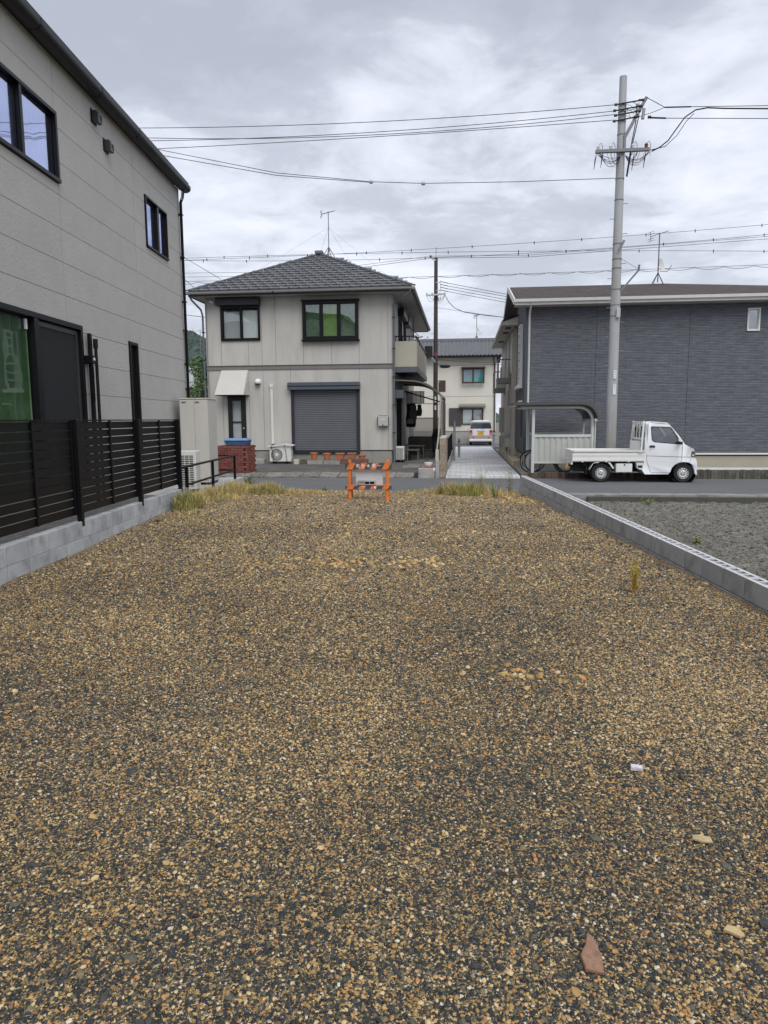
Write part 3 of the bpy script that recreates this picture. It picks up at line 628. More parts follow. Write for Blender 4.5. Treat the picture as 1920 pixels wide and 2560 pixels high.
for xs, z0, z1 in ((up, 3.79, 6.22), (lo, .665, 3.62)):
    for i in range(len(xs)-1):
        rr = rect_minus([(xs[i]+.006, xs[i+1]-.006, z0, z1)], HOLES)
        if not rr: continue
        m = M()
        for q in rr: m.box(*q, -.02, 0, mp=SM)
        m.ob('wall_panel', pale, ph)
for (a0, a1, b0, b1) in rect_minus([(T0+.01, 37, .665, 6.22)], SHOL): M().box(a0, a1, b0, b1, 0.001, .02, mp=RM).ob('wall_panel', pale, ph)
M().box(-9.5, -2.56, T0-.03, T0+.04, 3.62, 3.79).ob('belt_course', pm('belt course', (.17, .155, .15), .6, .1), ph, bevel=.004)
M().box(-9.52, -2.55, T0-.045, T0-.03, 3.755, 3.785).ob('belt_lip', pm('belt lip', (.08, .075, .075), .6), ph)
M().box(-9.47, -2.6, T0+.01, 36.8, -.1, .655).ob('foundation', pm('foundation render', (.29, .285, .26), .95, .18, 2, .8, 70, c2=(.17, .165, .145), c2pos=.58, c2scale=2), ph)
M().box(-9.5, -2.57, T0-.012, T0+.02, .648, .668).ob('drip_edge', darkfr, ph)
# roof: soffit, fascia, gutter, tiles on the front hip
EX0, EX1, EY0, EY1, EZ, RZ = -9.92, -1.78, 25.38, 37.4, 6.36, 8.41
soff = pm('soffit board', (.40, .395, .375), .8, .05)
M().box(EX0+.05, EX1-.05, EY0+.05, EY1-.05, 6.225, 6.25).ob('soffit', soff, ph)
m = M()
for a in ((EX0+.03, EX1-.03, EY0+.03, EY0+.06), (EX0+.03, EX1-.03, EY1-.06, EY1-.03), (EX0+.03, EX0+.06, EY0+.06, EY1-.06), (EX1-.06, EX1-.03, EY0+.06, EY1-.06)): m.box(*a, 6.2, 6.34)
m.ob('fascia', pm('dark fascia', (.03, .03, .034), .6), ph)
gtm = pm('grey gutter', (.20, .19, .185), .45, .08)
gpr = [(-.1, .09), (-.095, .03), (-.07, 0), (-.03, 0), (0, .02), (0, .09)]
M().prism([(a, b+6.255) for a, b in gpr], EX0-.03, EX1+.07, lambda a, b, h: (h, EY0+.03+a, b)).ob('gutter', gtm, ph)
M().prism([(-a, b+6.255) for a, b in gpr], EY0-.07, EY1, lambda a, b, h: (EX1-.03+a, h, b)).ob('gutter', gtm, ph)
yA = EY0+4.07; cxr = (EX0+EX1)/2; yB = EY1-4.07
rt = pm('grey roof tile', (.125, .128, .138), .5, .15, 5, .4, 60, rnd=.13)
m = M(); c4 = [(EX0, EY0, EZ), (EX1, EY0, EZ), (EX1, EY1, EZ), (EX0, EY1, EZ), (cxr, yA, RZ), (cxr, yB, RZ)]
m.add(c4, [(0, 1, 4), (1, 2, 5, 4), (2, 3, 5), (3, 0, 4, 5), (3, 2, 1, 0)]); roof = m.ob('roof', rt, ph)
sl_len = math.hypot(4.07, RZ-EZ); pitch = math.atan2(RZ-EZ, 4.07); rows = 15; rh = sl_len/rows
def tile_mesh(w, L):
    m = M(); n = 8; vs = []; prof = []
    for i in range(n+1):
        u = i/n; z = .012+.026*math.exp(-((u-.16)/.09)**2); prof.append((u*w, z))
    for x, z in prof: vs += [(x, -.012, z+.036), (x, L, z-.014), (x, -.004, z-.03)]
    fs = []
    for i in range(n): a = 3*i; b = a+3; fs += [(a, b, b+1, a+1), (a+2, b+2, b, a)]
    fs += [(0, 1, 2), (3*n, 3*n+2, 3*n+1)]
    me = m.add(vs, fs).mesh('roof_tile', recalc=False); me.materials.append(rt); return me
tw = .365; tm = tile_mesh(tw-.004, rh+.05)
for k in range(rows):
    d = k*rh; y = EY0+d*math.cos(pitch); z = EZ+d*math.sin(pitch)+.012; hw = (EX1-EX0)/2*(1-k/rows)+.05
    off = (tw/2 if k % 2 else 0); n = int(hw*2/tw)+1; x0 = cxr-hw
    i0 = math.ceil((cxr-hw-off)/tw-.55); x = i0*tw+off
    while x < cxr+hw-.12:
        inst('roof_tile', tm, roof, (max(x, cxr-hw-.03), y, z), (pitch, 0, 0)); x += tw
hipm = pm('hip cap tile', (.12, .125, .14), .55, .12, rnd=.1)
for sx_, cx_ in ((EX0, -1), (EX1, 1)):
    hc = M().bar((-.05, 0, 0), (.30, 0, 0), .17, .05).mesh('hip_cap'); hc.materials.append(hipm)
    a = Vector((sx_, EY0, EZ+.05)); b = Vector((cxr, yA, RZ+.06)); n = 20; dr = (b-a)
    rot = dr.to_track_quat('X', 'Z').to_euler()
    for k in range(n): p = a+dr*(k/n); inst('hip_cap', hc, roof, p, rot)
M().bar((cxr, yA-.15, RZ+.05), (cxr, yB, RZ+.05), .22, .12).ob('ridge_cap', hipm, roof)
M().box(cxr-.16, cxr+.16, yA-.24, yA+.1, RZ+.0, RZ+.13).ob('ridge_end', hipm, roof, bevel=.02)
# downpipes
def pipe(pts, r, name, mat, par, zs=()):
    p = M().tube(pts, r, 10).ob(name, mat, par, smooth=40)
    for z in zs: M().box(pts[-1][0]-r*1.5, pts[-1][0]+r*1.5, pts[-1][1]-r*1.5, pts[-1][1]+r*2.6, z-.012, z+.012).ob('bracket', darkfr, p)
    return p
dpm = pm('blue grey pipe', (.12, .135, .16), .5, .08)
pipe([(-1.84, 25.36, 6.27), (-1.92, 25.42, 6.12), (-2.45, 25.85, 5.93), (-2.50, 25.93, 5.8), (-2.50, 25.93, .2)], .036, 'downpipe', dpm, ph, (5.4, 4.3, 3.3, 2.3, 1.3))
pipe([(-9.86, 25.42, 6.26), (-9.8, 25.5, 6.1), (-9.6, 25.88, 5.8), (-9.57, 25.95, 5.6), (-9.57, 25.95, .2)], .036, 'downpipe', dpm, ph, (5.0, 4.0, 3.3, 2.3))
M().tube([(-9.44, 25.965, 6.1), (-9.44, 25.965, .7)], .014, 6).ob('cable_pipe', pm('cable pipe', (.2, .17, .15), .6), ph)
M().box(cxr-.9, cxr-.86, EY0-.09, EY0-.07, 6.24, 6.3).ob('gutter_bracket', darkfr, ph)
# windows
grw = pm('grey blind', (.48, .48, .47), .9, .05); wblind = pm('white blind', (.78, .79, .78), .9, .04); yg = pm('lime curtain', (.17, .30, .06), .9, .2, 5); dgr = pm('dim green curtain', (.09, .15, .08), .9, .4, 9)
clear = glass('house glass', (.9, .92, .92), .05)
w1 = window(ph, SM, -8.9, -7.42, 4.68, 5.92, mull=(-8.14,), fw=.08, proud=.05, gl=clear, sash=.035)
M().box(-8.82, -8.15, 4.75, 5.74, -.085, -.075, mp=SM).ob('blind', grw, w1); M().box(-8.13, -7.5, 4.75, 5.78, -.085, -.075, mp=SM).ob('blind', wblind, w1)
m = M().box(-9.03, -7.39, 5.93, 6.21, .0, .22, mp=SM); m.ob('shutter_box', pm('shutter box', (.018, .018, .021), .45), ph, bevel=.015)
w2 = window(ph, SM, -5.82, -3.78, 4.66, 6.02, mull=(-5.13, -4.49), fw=.10, proud=.14, gl=clear, sash=.045, depth=.08)
for a0, a1, mt in ((-5.7, -5.15, dgr), (-5.1, -4.52, yg), (-4.46, -3.9, dgr)): M().box(a0, a1, 4.72, 5.94, .02, .03, mp=SM).ob('curtain', mt, w2)
M().box(-5.86, -3.74, 6.022, 6.06, 0, .2, mp=SM).ob('window_hood', darkfr, w2); M().box(-5.86, -3.74, 4.60, 4.657, 0, .2, mp=SM).ob('sill', darkfr, w2, bevel=.01)
# sloping door canopy
m = M(); m.hexa([(-9.04, T0-.62, 2.70), (-7.94, T0-.62, 2.70), (-8.93, T0-.001, 2.70), (-7.89, T0-.001, 2.70), (-8.92, T0-.1, 3.61), (-7.93, T0-.1, 3.61), (-8.92, T0-.001, 3.615), (-7.9, T0-.001, 3.615)])
m.ob('door_canopy', pm('canopy render', (.52, .51, .475), .9, .05, 2, .3), ph, bevel=.008)
M().hexa([(-9.0, T0-.6, 2.675), (-7.97, T0-.6, 2.675), (-8.9, T0-.01, 2.675), (-7.92, T0-.01, 2.675), (-9.0, T0-.6, 2.698), (-7.97, T0-.6, 2.698), (-8.9, T0-.01, 2.698), (-7.92, T0-.01, 2.698)]).ob('canopy_underside', darkfr, ph)
# service door
dr_ = M(); dr_.box(-8.74, -8.58, .62, 2.66, -.1, .02, mp=SM); dr_.box(-8.24, -8.05, .62, 2.66, -.1, .02, mp=SM); dr_.box(-8.58, -8.24, 2.5, 2.66, -.1, .02, mp=SM); dr_.box(-8.58, -8.24, .62, .8, -.1, .02, mp=SM); dr_.box(-8.58, -8.24, 1.70, 1.74, -.1, .015, mp=SM)
door = dr_.ob('door', pm('black door', (.012, .011, .012), .4), ph)
frost = pm('frosted glass', (.34, .37, .38), .3, .12, 2, spec=.6)
M().box(-8.58, -8.24, 1.74, 2.5, -.05, -.04, mp=SM).ob('pane', frost, door); M().box(-8.58, -8.24, .8, 1.7, -.05, -.04, mp=SM).ob('pane', frost, door)
M().lathe([(0, -.07), (.03, -.065), (.034, -.04), (.015, -.03), (.015, 0)], 14, (-8.14, T0-.02, 1.48), 'y').ob('knob', steel, door, smooth=40)
# vent cap, duct cover
v = M().lathe([(.0, -.16), (.06, -.15), (.10, -.11), (.115, -.03), (.12, 0)], 20, (-7.56, T0, 3.18), 'y').ob('vent_cap', white, ph, smooth=50)
M().box(-7.64, -7.48, T0-.15, T0-.02, 3.07, 3.12).ob('vent_mouth', dark, v)
M().box(-7.10, -7.0, .9, 3.08, 0, .06, mp=SM).ob('duct_cover', pm('duct cover', (.64, .62, .57), .6, .04), ph, bevel=.01)
M().box(-7.11, -6.99, 2.96, 3.09, 0, .085, mp=SM).ob('duct_cap', pm('duct cover', (.6, .6, .6)), ph, bevel=.01)
# roller shutter
sb = pm('shutter hood', (.075, .088, .11), .45, .06); ss = pm('shutter slat', (.14, .145, .165), .5, .06)
sh = M(); sh.box(-6.40, -3.74, 2.87, 3.14, 0, .26, mp=SM); shut = sh.ob('shutter_hood', sb, ph, bevel=.012)
M().box(-6.41, -3.73, 2.995, 3.015, .0, .275, mp=SM).ob('hood_seam', darkfr, shut)
m = M(); m.box(-6.32, -6.22, .62, 2.87, -.1, .05, mp=SM); m.box(-3.88, -3.77, .62, 2.87, -.1, .05, mp=SM); m.box(-6.32, -3.77, .55, .66, -.1, .06, mp=SM); m.ob('shutter_track', pm('track', (.022, .024, .03), .45), shut)
m = M(); z = .665
while z < 2.86:
    m.box(-6.22, -3.88, z, z+.048, -.045, -.008, mp=SM); m.box(-6.22, -3.88, z+.048, z+.066, -.06, -.042, 1, mp=SM); z += .066
m.ob('shutter_curtain', [ss, pm('slat gap', (.065, .068, .078), .8)], shut)
# right side: balcony, upper shutter boxes, windows
for (a0, a1, b0, b1) in SHOL:
    w = window(ph, RM, a0, a1, b0, b1, mull=((a0+a1)/2,), fw=.06, proud=.03, gl=win_glass)
    if b0 > 3: M().box(a0-.1, a1+.1, b1, b1+.3, .02, .26, mp=RM).ob('shutter_box', darkfr, w, bevel=.01)
balm = pm('balcony panel', (.40, .375, .315), .8, .05)
M().box(-2.55, -1.72, 26.55, 33.5, 3.50, 3.64).ob('balcony_floor', pm('balcony floor', (.03, .034, .042), .6), ph)
m = M(); m.box(-2.54, -1.76, 26.56, 26.62, 3.64, 4.62); m.box(-1.78, -1.72, 26.56, 33.5, 3.64, 4.62); bal = m.ob('balcony_wall', balm, ph, bevel=.008)
for y in (27.6, 28.7, 29.8, 30.9, 32.0): M().box(-1.722, -1.712, y-.02, y+.02, 3.66, 4.6).ob('panel_joint', darkfr, bal)
M().box(-2.56, -1.66, 26.50, 33.5, 3.50-.001, 3.72).ob('balcony_band', pm('balcony band', (.085, .095, .115), .5), bal) if 0 else M().box(-2.54, -1.70, 26.525, 26.555, 3.5, 3.70).ob('balcony_band', pm('balcony band', (.085, .095, .115), .5), bal)
M().box(-1.715, -1.69, 26.525, 33.5, 3.5, 3.70).ob('balcony_band', MATS['balcony band'], bal)
m = M(); m.bar((-2.52, 26.6, 4.8), (-1.75, 26.6, 4.8), .05, .04); m.bar((-1.75, 26.6, 4.8), (-1.75, 33.4, 4.8), .05, .04)
for x in (-2.5, -2.25, -2.0, -1.75): m.bar((x, 26.6, 4.62), (x, 26.6, 4.8), .03, .03)
for y in (27.6, 28.7, 29.8, 30.9, 32.0): m.bar((-1.75, y, 4.62), (-1.75, y, 4.8), .03, .03)
m.ob('balcony_rail', darkfr, bal)
m = M(); m.bar((-1.9, 27.6, 4.85), (-1.9, 27.6, 5.65), .03, .03); m.bar((-1.9, 27.6, 4.85), (-1.55, 27.3, 4.85), .05, .03); m.bar((-2.3, 28, 5.5), (-1.7, 27.5, 4.9), .02, .02); m.ob('laundry_arm', darkfr, bal)
M().box(-2.55, -2.2, 26.3, 27.2, 2.55, 2.85).ob('side_shutter_box', sb, ph, bevel=.01)
# antenna
def antenna(label, base, h, yaw, org_frame='S', mast=.022, dish=False, sc=1.0):
    a = thing('roof_antenna', label, 'antenna', base, group='roof antennas')
    x, y, z = base; am = pm('antenna metal', (.16, .165, .17), .5, .1, metal=.4)
    M().tube([(x, y, z), (x, y, z+h)], mast, 8).ob('mast', am, a)
    m = M()
    for q in range(4): m.tube([(x, y, z+.35), (x+.3*math.cos(q*PI/2+.5), y+.3*math.sin(q*PI/2+.5), z-.12)], .015, 5)
    m.ob('roof_bracket', am, a)
    m = M(); L = .95*sc; dx_, dy_ = math.cos(yaw), math.sin(yaw); zt = z+h-.06
    p0 = Vector((x-dx_*L*.5, y-dy_*L*.5, zt-.12*sc)); p1 = Vector((x+dx_*L*.5, y+dy_*L*.5, zt+.2*sc)); m.tube([p0, p1], .013, 6)
    for k in range(9):
        p = p0.lerp(p1, .1+k*.1); q = Vector((-dy_, dx_, 0))*(.2-.008*k)*sc; m.tube([p-q, p+q], .007, 4)
    for k in (-1, 1):
        q = Vector((0, 0, .2*k*sc)); m.tube([p0, p0+q-Vector((dx_, dy_, 0))*.03], .012, 5)
        for j in (.5, 1): c_ = p0+q*j; e2 = Vector((-dy_, dx_, 0))*.22*sc; m.tube([c_-e2, c_+e2], .007, 4)
    m.ob('yagi', am, a)
    if dish:
        m = M(); prof = [(0, 0), (.1, .008), (.2, .035), (.26, .06)]; m.lathe(prof, 20, (0, 0, 0), 'x')
        o = m.ob('dish', pm('dish', (.55, .55, .52), .5), a, recalc=False, smooth=60)
        o.data.transform(Matrix.Translation((x, y, z))); o.location = (.06, -.05, h*.33); o.rotation_euler = (0, -.25, -.6)
        o.data.transform(Matrix.Translation((-ORG[a.name][0]+0, -ORG[a.name][1], -ORG[a.name][2]))) if 0 else None
        M().tube([(x+.06, y-.05, z+h*.33-.2), (x+.3, y-.15, z+h*.33-.22), (x+.42, y-.2, z+h*.33-.02)], .012, 6).ob('feed_arm', am, a)
    return a
an = antenna('tall thin television antenna on the ridge of the pale house', (-5.5, 29.6, 8.4), 1.72, .55, sc=.62, mast=.017)
m = M()
for q in ((-9, 27.5, 6.9), (-2.6, 27.5, 6.9), (-7, 33, 8.0), (-4.6, 33, 8.0)): m.tube([(-5.5, 29.6, 9.5), q], .004, 4)
m.ob('guy_wires', steel, an)

# ---- in front of the pale house
ac1 = outdoor_unit('air_conditioner', 'white air conditioner unit with ribbed fan by the roller shutter', (-6.66, 25.5, .2), .80, .60, .3, 'S', -.13)
m = M(); n = 12
for i in range(n):
    pass
vs = [];  # sagging sheet tied over the top
for i in range(13):
    u = i/12; x = -.47+.96*u; z = .665-.03*math.sin(u*PI*2.0+.6)-.02*(abs(u-.5)*2)**3+.02*(u > .9)
    vs += [(x, -.08, z), (x, .34, z+.02), (x, -.08, z-.012), (x, .34, z+.008)]
m.add(vs, [f for i in range(12) for f in ((4*i, 4*i+4, 4*i+5, 4*i+1), (4*i+2, 4*i+3, 4*i+7, 4*i+6), (4*i, 4*i+2, 4*i+6, 4*i+4), (4*i+1, 4*i+5, 4*i+7, 4*i+3))]); m.ob('cover_sheet', pm('cover sheet', (.6, .62, .66), .5, .06), ac1, smooth=60)
m = M()
for x in (-.30, .20): m.tube([(x-.02, -.09, .65), (x+.01, -.03, .5), (x+.05, -.03, .1), (x+.06, .02, .06)], .009, 6); m.tube([(x-.02, -.09, .65), (x, .1, .69), (x, .34, .68)], .009, 6)
m.ob('tie_strap', darkfr, ac1)
m = M()
for k in range(5): m.box(.4, .425, .03, .26, .16+k*.06, .19+k*.06)
m.ob('side_louvre', MATS['off-white enamel'], ac1)
mb = thing('mailbox', 'grey metal mailbox on the wall of the pale house', 'mailbox', (-2.9, 25.9, 1.7))
M().box(-3.09, -2.71, 25.82, 25.985, 1.54, 1.90).ob('case', pm('mailbox grey', (.40, .40, .385), .45, .05), mb, bevel=.02, seg=2)
m = M(); m.tube([(-3.1, 25.85, 1.55), (-3.1, 25.85, 1.86), (-3.06, 25.85, 1.91), (-2.74, 25.85, 1.91), (-2.70, 25.85, 1.86), (-2.70, 25.85, 1.55)], .014, 6); m.ob('trim', darkfr, mb)
M().box(-3.0, -2.82, 25.812, 25.819, 1.76, 1.785).ob('slot_plate', white, mb); M().lathe([(0, -.01), (.02, -.01), (.02, 0)], 10, (-2.9, 25.82, 1.585), 'y').ob('lock', darkfr, mb)
# brick planter with blue box
bp_ = thing('brick_planter', 'red brick planter wall at the road with a blue box on top', 'planter', (-7.2, 22, 0))
red = pm('red brick', (.19, .06, .045), .8, .18, 9, .6, 80, rnd=.22, c2=(.24, .085, .065), c2pos=.6)
M().box(-7.70, -6.75, 21.72, 22.52, .1, .99).ob('core', pm('dark mortar', (.05, .045, .042), .9), bp_)
M().box(-7.9, -6.66, 21.66, 22.6, -.1, .13).ob('footing', concrete, bp_, bevel=.01)
bk = M().box(-.1, .1, -.045, .045, 0, .068).mesh('brick'); bk.materials.append(red); bkh = M().box(-.045, .045, -.045, .045, 0, .068).mesh('brick'); bkh.materials.append(red)
for k in range(11):
    z = .14+k*.0775; o_ = .105 if k % 2 else 0
    for i in range(5):
        x = -7.66+.1+i*.21-.105+o_
        if x < -6.80: inst('brick', bk, bp_, (x, 21.70+random.uniform(-.003, .003), z))
    inst('brick', bkh, bp_, (-6.73-(0 if k % 2 else .004), 21.705, z))
    for i in range(4):
        y = 21.86+i*.21-(.0 if k % 2 else .105)+.05
        if y < 22.5: inst('brick', bk, bp_, (-6.735+random.uniform(-.003, .003), y, z), (0, 0, PI/2))
bb = thing('storage_box', 'blue plastic storage box on the red brick planter', 'box', (-7.15, 22.05, .995))
M().hexa([(-7.46, 21.85, .995), (-6.80, 21.85, .995), (-7.46, 22.3, .995), (-6.80, 22.3, .995), (-7.5, 21.82, 1.15), (-6.76, 21.82, 1.15), (-7.5, 22.33, 1.15), (-6.76, 22.33, 1.15)]).ob('tub', pm('blue tub', (.065, .12, .22), .5, .1), bb, bevel=.01)
M().hexa([(-7.53, 21.79, 1.15), (-6.73, 21.79, 1.15), (-7.53, 22.36, 1.15), (-6.73, 22.36, 1.15), (-7.47, 21.86, 1.215), (-6.79, 21.86, 1.215), (-7.47, 22.3, 1.215), (-6.79, 22.3, 1.215)]).ob('lid', pm('blue lid', (.13, .24, .42), .5, .1), bb, bevel=.012, seg=2)
# flower pots and the low edging they stand behind
terra = pm('terracotta', (.42, .135, .055), .75, .12, 6, .3, rnd=.08)
def pot(label, x, y, z, r, h, square=False):
    p = thing('flower_pot', label, 'flower pot', (x, y, z), group='pots below the roller shutter', local=True)
    if square:
        M().hexa([(-r*.75, -.09, 0), (r*.75, -.09, 0), (-r*.75, .09, 0), (r*.75, .09, 0), (-r, -.12, h), (r, -.12, h), (-r, .12, h), (r, .12, h)]).ob('body', terra, p, bevel=.008); M().box(-r*1.06, r*1.06, -.135, .135, h*.82, h*1.0+.001).ob('rim', terra, p, bevel=.006)
        M().box(-r*.9, r*.9, -.1, .1, h+.002, h+.006).ob('soil', soil, p)
    else:
        M().lathe([(0, 0), (r*.68, 0), (r*.95, h*.8), (r*.95, h)], 22, (0, 0, 0)).ob('body', terra, p, smooth=40)
        M().lathe([(r*.95, h*.82), (r*1.08, h*.82), (r*1.08, h), (r*.93, h), (r*.9, h*.9), (0, h*.9)], 22).ob('rim', terra, p, smooth=40)
    return p
pot('round terracotta pot, leftmost below the roller shutter', -5.41, 25.55, .34, .135, .26)
pot('round terracotta pot, second from the left below the shutter', -4.93, 25.55, .33, .14, .25)
pot('rectangular terracotta trough, left of the two below the shutter', -4.44, 25.55, .31, .15, .27, True)
pot('rectangular terracotta trough, right of the two below the shutter', -4.02, 25.6, .38, .15, .2, True)
pot('dark red pot sunk behind the curved brick edging', -3.64, 25.55, .30, .13, .22)
ge = thing('garden_edging', 'low row of grey and brown edging blocks under the flower pots', 'edging', (-4.8, 25.4, .2))
gb = pm('edging block', (.24, .235, .215), .9, .2, 6, .8, 80, rnd=.2); gbr = pm('brown edging block', (.15, .075, .06), .85, .25, 8, .5)
for (x0, x1, mt) in ((-6.12, -5.93, pm('pale offcut', (.45, .43, .37), .9, .1)), (-5.88, -5.66, gbr if 0 else pm('dark offcut', (.10, .085, .07), .9, .2)), (-5.62, -5.05, gb), (-5.03, -4.42, gb)): M().box(x0, x1, 25.32, 25.44, .14, .36 if x1 < -5.6 else .30).ob('edging_block', mt, ge, bevel=.008)
for k in range(4):
    a0 = -4.38+k*.25; d0 = .06*math.sin((k)/4*PI); d1 = .06*math.sin((k+1)/4*PI)
    M().hexa([(a0, 25.32-d0, .14), (a0+.245, 25.32-d1, .14), (a0, 25.42-d0, .14), (a0+.245, 25.42-d1, .14), (a0, 25.32-d0, .38), (a0+.245, 25.32-d1, .38), (a0, 25.42-d0, .38), (a0+.245, 25.42-d1, .38)]).ob('edging_block', gbr, ge, bevel=.006)
for k in range(3): pass
fl = thing('timber_block', 'weathered concrete block against the foot of the pale house', 'block', (-7.55, 25.7, .2)); M().box(-7.75, -7.3, 25.6, 25.85, .15, .36).ob('block_body', concrete, fl, bevel=.01); M().box(-7.7, -7.5, 25.55, 25.6, .15, .30).ob('offcut', concrete, fl)

# ---- side terrace of the pale house
tr = thing('terrace_roof', 'curved terrace roof on posts at the right side of the pale house', 'canopy', (-1.6, 28, .2))
tm_ = pm('terrace frame', (.21, .195, .175), .55, .1); prof = []
for k in range(15):
    u = k/14; x = -2.52+1.72*u; z = 3.22-.10*u-.50*max(0, (u-.35)/.65)**2.2; prof.append((x, z))
for y0 in (26.5, 28.4, 30.3): M().tube([(x, y0, z) for x, z in prof], .038, 6).ob('rafter', tm_, tr)
poly = pm('smoked polycarbonate', (.13, .11, .09), .35, .15)
m = M(); m.add([(x, y, z+.035) for x, z in prof for y in (26.45, 30.4)], [(2*i, 2*i+2, 2*i+3, 2*i+1) for i in range(14)]); m.add([(x, y, z+.045) for x, z in prof for y in (26.45, 30.4)], [(2*i, 2*i+2, 2*i+3, 2*i+1) for i in range(14)]); m.ob('roof_sheet', poly, tr)
M().bar((-.80, 26.4, 2.60), (-.80, 30.5, 2.60), .09, .11).ob('eave_beam', tm_, tr, bevel=.01)
for y in (26.5, 30.3): M().bar((-.80, y, .2), (-.80, y, 2.56), .075, .075).ob('post', tm_, tr, bevel=.005)
M().tube([(-.83, 26.42, 2.56), (-.86, 26.4, 2.2), (-.9, 26.38, 1.2), (-1.0, 26.2, .3)], .03, 8).ob('drain_pipe', pm('drain pipe', (.45, .43, .38), .6), tr, smooth=40)
for k in range(6): M().box(-.775, -.745, 26.7+k*.62, 27.2+k*.62, .9, 2.45).ob('side_panel', pm('side panel', (.12, .095, .075), .6, .15), tr)
M().tube([(-2.5, 29.9, 2.95), (-.85, 29.9, 2.45)], .03, 6).ob('brace', darkfr, tr)
la = thing('lattice_screen', 'brown wooden lattice screen at the end of the side terrace', 'screen', (-1.7, 32, .9))
lm = pm('lattice wood', (.09, .05, .035), .8, .2); m = M(); x0, x1, z0, z1 = -2.42, -1.0, 1.0, 1.82
m.bar((x0, 32, z0), (x1, 32, z0), .04, .05); m.bar((x0, 32, z1), (x1, 32, z1), .04, .05); m.ob('frame', lm, la)
for sg in (1, -1):
    m = M(); c = -3.0
    while c < 3:
        pts = []
        for k in range(41):
            x = x0+(x1-x0)*k/40; z = z0+(sg*(x-(x0+x1)/2)+c+.41)
            if z0 <= z <= z1: pts.append((x, 32+sg*.012, z))
        if len(pts) > 1: m.bar(pts[0], pts[-1], .016, .028)
        c += .125
    m.ob('lattice_strips', lm, la)['kind'] = 'stuff'
M_ = M().box(-2.45, -.95, 31.8, 31.95, .2, .98); tag(M_.ob('planter_wall', pm('dark planter', (.05, .048, .045), .9, .2), org=(-1.7, 31.9, .2)), 'dark low planter wall under the lattice screen', 'wall')
# laundry on a pole
ld = thing('laundry_line', 'dark clothes hanging from a pole on the side terrace', 'laundry', (-1.9, 29.5, 2.2))
M().tube([(-2.5, 29.5, 2.45), (-.85, 29.5, 2.38)], .014, 6).ob('pole', steel, ld)
def cloth(x0, x1, z0, z1, y, c, nm='garment'):
    m = M(); vs = []; n = 10
    for i in range(n+1):
        for j in range(6):
            x = lerp(x0, x1, i/n); z = lerp(z1, z0, j/5); vs.append((x+.02*math.sin(j*1.3+i), y+.04*math.sin(i*1.5+j*.4), z+.02*math.sin(i*2.1)*j/5))
    m.add(vs, [(i*6+j, i*6+j+1, (i+1)*6+j+1, (i+1)*6+j) for i in range(n) for j in range(5)]); m.ob(nm, pm('cloth '+nm+str(c), c, .95, .2, 8), ld, smooth=180, recalc=False)
cloth(-2.35, -1.95, 1.45, 2.4, 29.5, (.012, .012, .014)); cloth(-2.2, -1.9, 1.75, 2.35, 29.4, (.10, .10, .11)); cloth(-1.9, -1.7, 1.9, 2.38, 29.45, (.06, .06, .065)); cloth(-2.3, -2.0, 1.6, 1.8, 29.35, (.22, .20, .18))
sc2 = thing('window_grille', 'grey bamboo blind hanging above the clothes on the terrace', 'blind', (-2.1, 30.4, 2.6)); m = M()
for k in range(16): m.box(-2.4, -1.65, 30.38, 30.42, 2.42+k*.034, 2.445+k*.034)
m.ob('slats', pm('bamboo blind', (.26, .25, .24), .9, .25, 14), sc2)
m = M()
for x in (-2.4, -2.2, -2.0, -1.8, -1.66): m.bar((x, 30.36, 2.42), (x, 30.36, 2.96), .02, .02)
m.ob('cords', darkfr, sc2)
ac2 = outdoor_unit('air_conditioner', 'small white outdoor unit at the right corner of the pale house', (-2.33, 26.25, .22), .30, .56, .6, 'S', 0, grille='grid')
be_ = thing('garden_bench', 'weathered low bench on the side terrace', 'bench', (-1.95, 27.6, .2)); wd = pm('weathered wood', (.10, .098, .092), .9, .25, 5, .6)
for (x0, x1, y0, y1, z) in ((-2.15, -1.65, 26.95, 27.75, .6), (-2.2, -1.5, 28.0, 28.9, .72)):
    for k in range(3): M().box(lerp(x0, x1, k/3)+.005, lerp(x0, x1, (k+1)/3)-.005, y0, y1, z, z+.03).ob('plank', wd, be_)
    for x in (x0+.05, x1-.05):
        for y in (y0+.05, y1-.05): M().box(x-.025, x+.025, y-.025, y+.025, .2, z).ob('leg', wd, be_)
st_ = thing('terrace_step', 'dark stone step by the terrace bench', 'step', (-1.3, 30, .2)); M().box(-1.62, -1.1, 29.2, 29.9, .2, .42).ob('block_body', pav, st_, bevel=.01); M().box(-1.6, -1.15, 29.93, 30.4, .2, .5).ob('riser', pav, st_, bevel=.01)
bg_ = thing('covered_bundle', 'upright bundle under a dark plastic sheet by the terrace post', 'bundle', (-1.05, 28.9, .2)); m = M(); vs = []
for j in range(9):
    for i in range(12):
        a = 2*PI*i/12; r = (.17+.03*math.sin(3*a+j))*(1-.12*(j/8)**3); vs.append((-1.06+r*math.cos(a)*1.1, 28.9+r*math.sin(a), .45+j*.12))
m.add(vs, [(j*12+i, j*12+(i+1) % 12, (j+1)*12+(i+1) % 12, (j+1)*12+i) for j in range(8) for i in range(12)]+[tuple(range(96, 108))]); m.ob('sheet', pm('black sheet', (.02, .02, .022), .35, .2), bg_); M().box(-1.12, -1.0, 28.86, 28.94, .2, .5).ob('stand', steel, bg_)
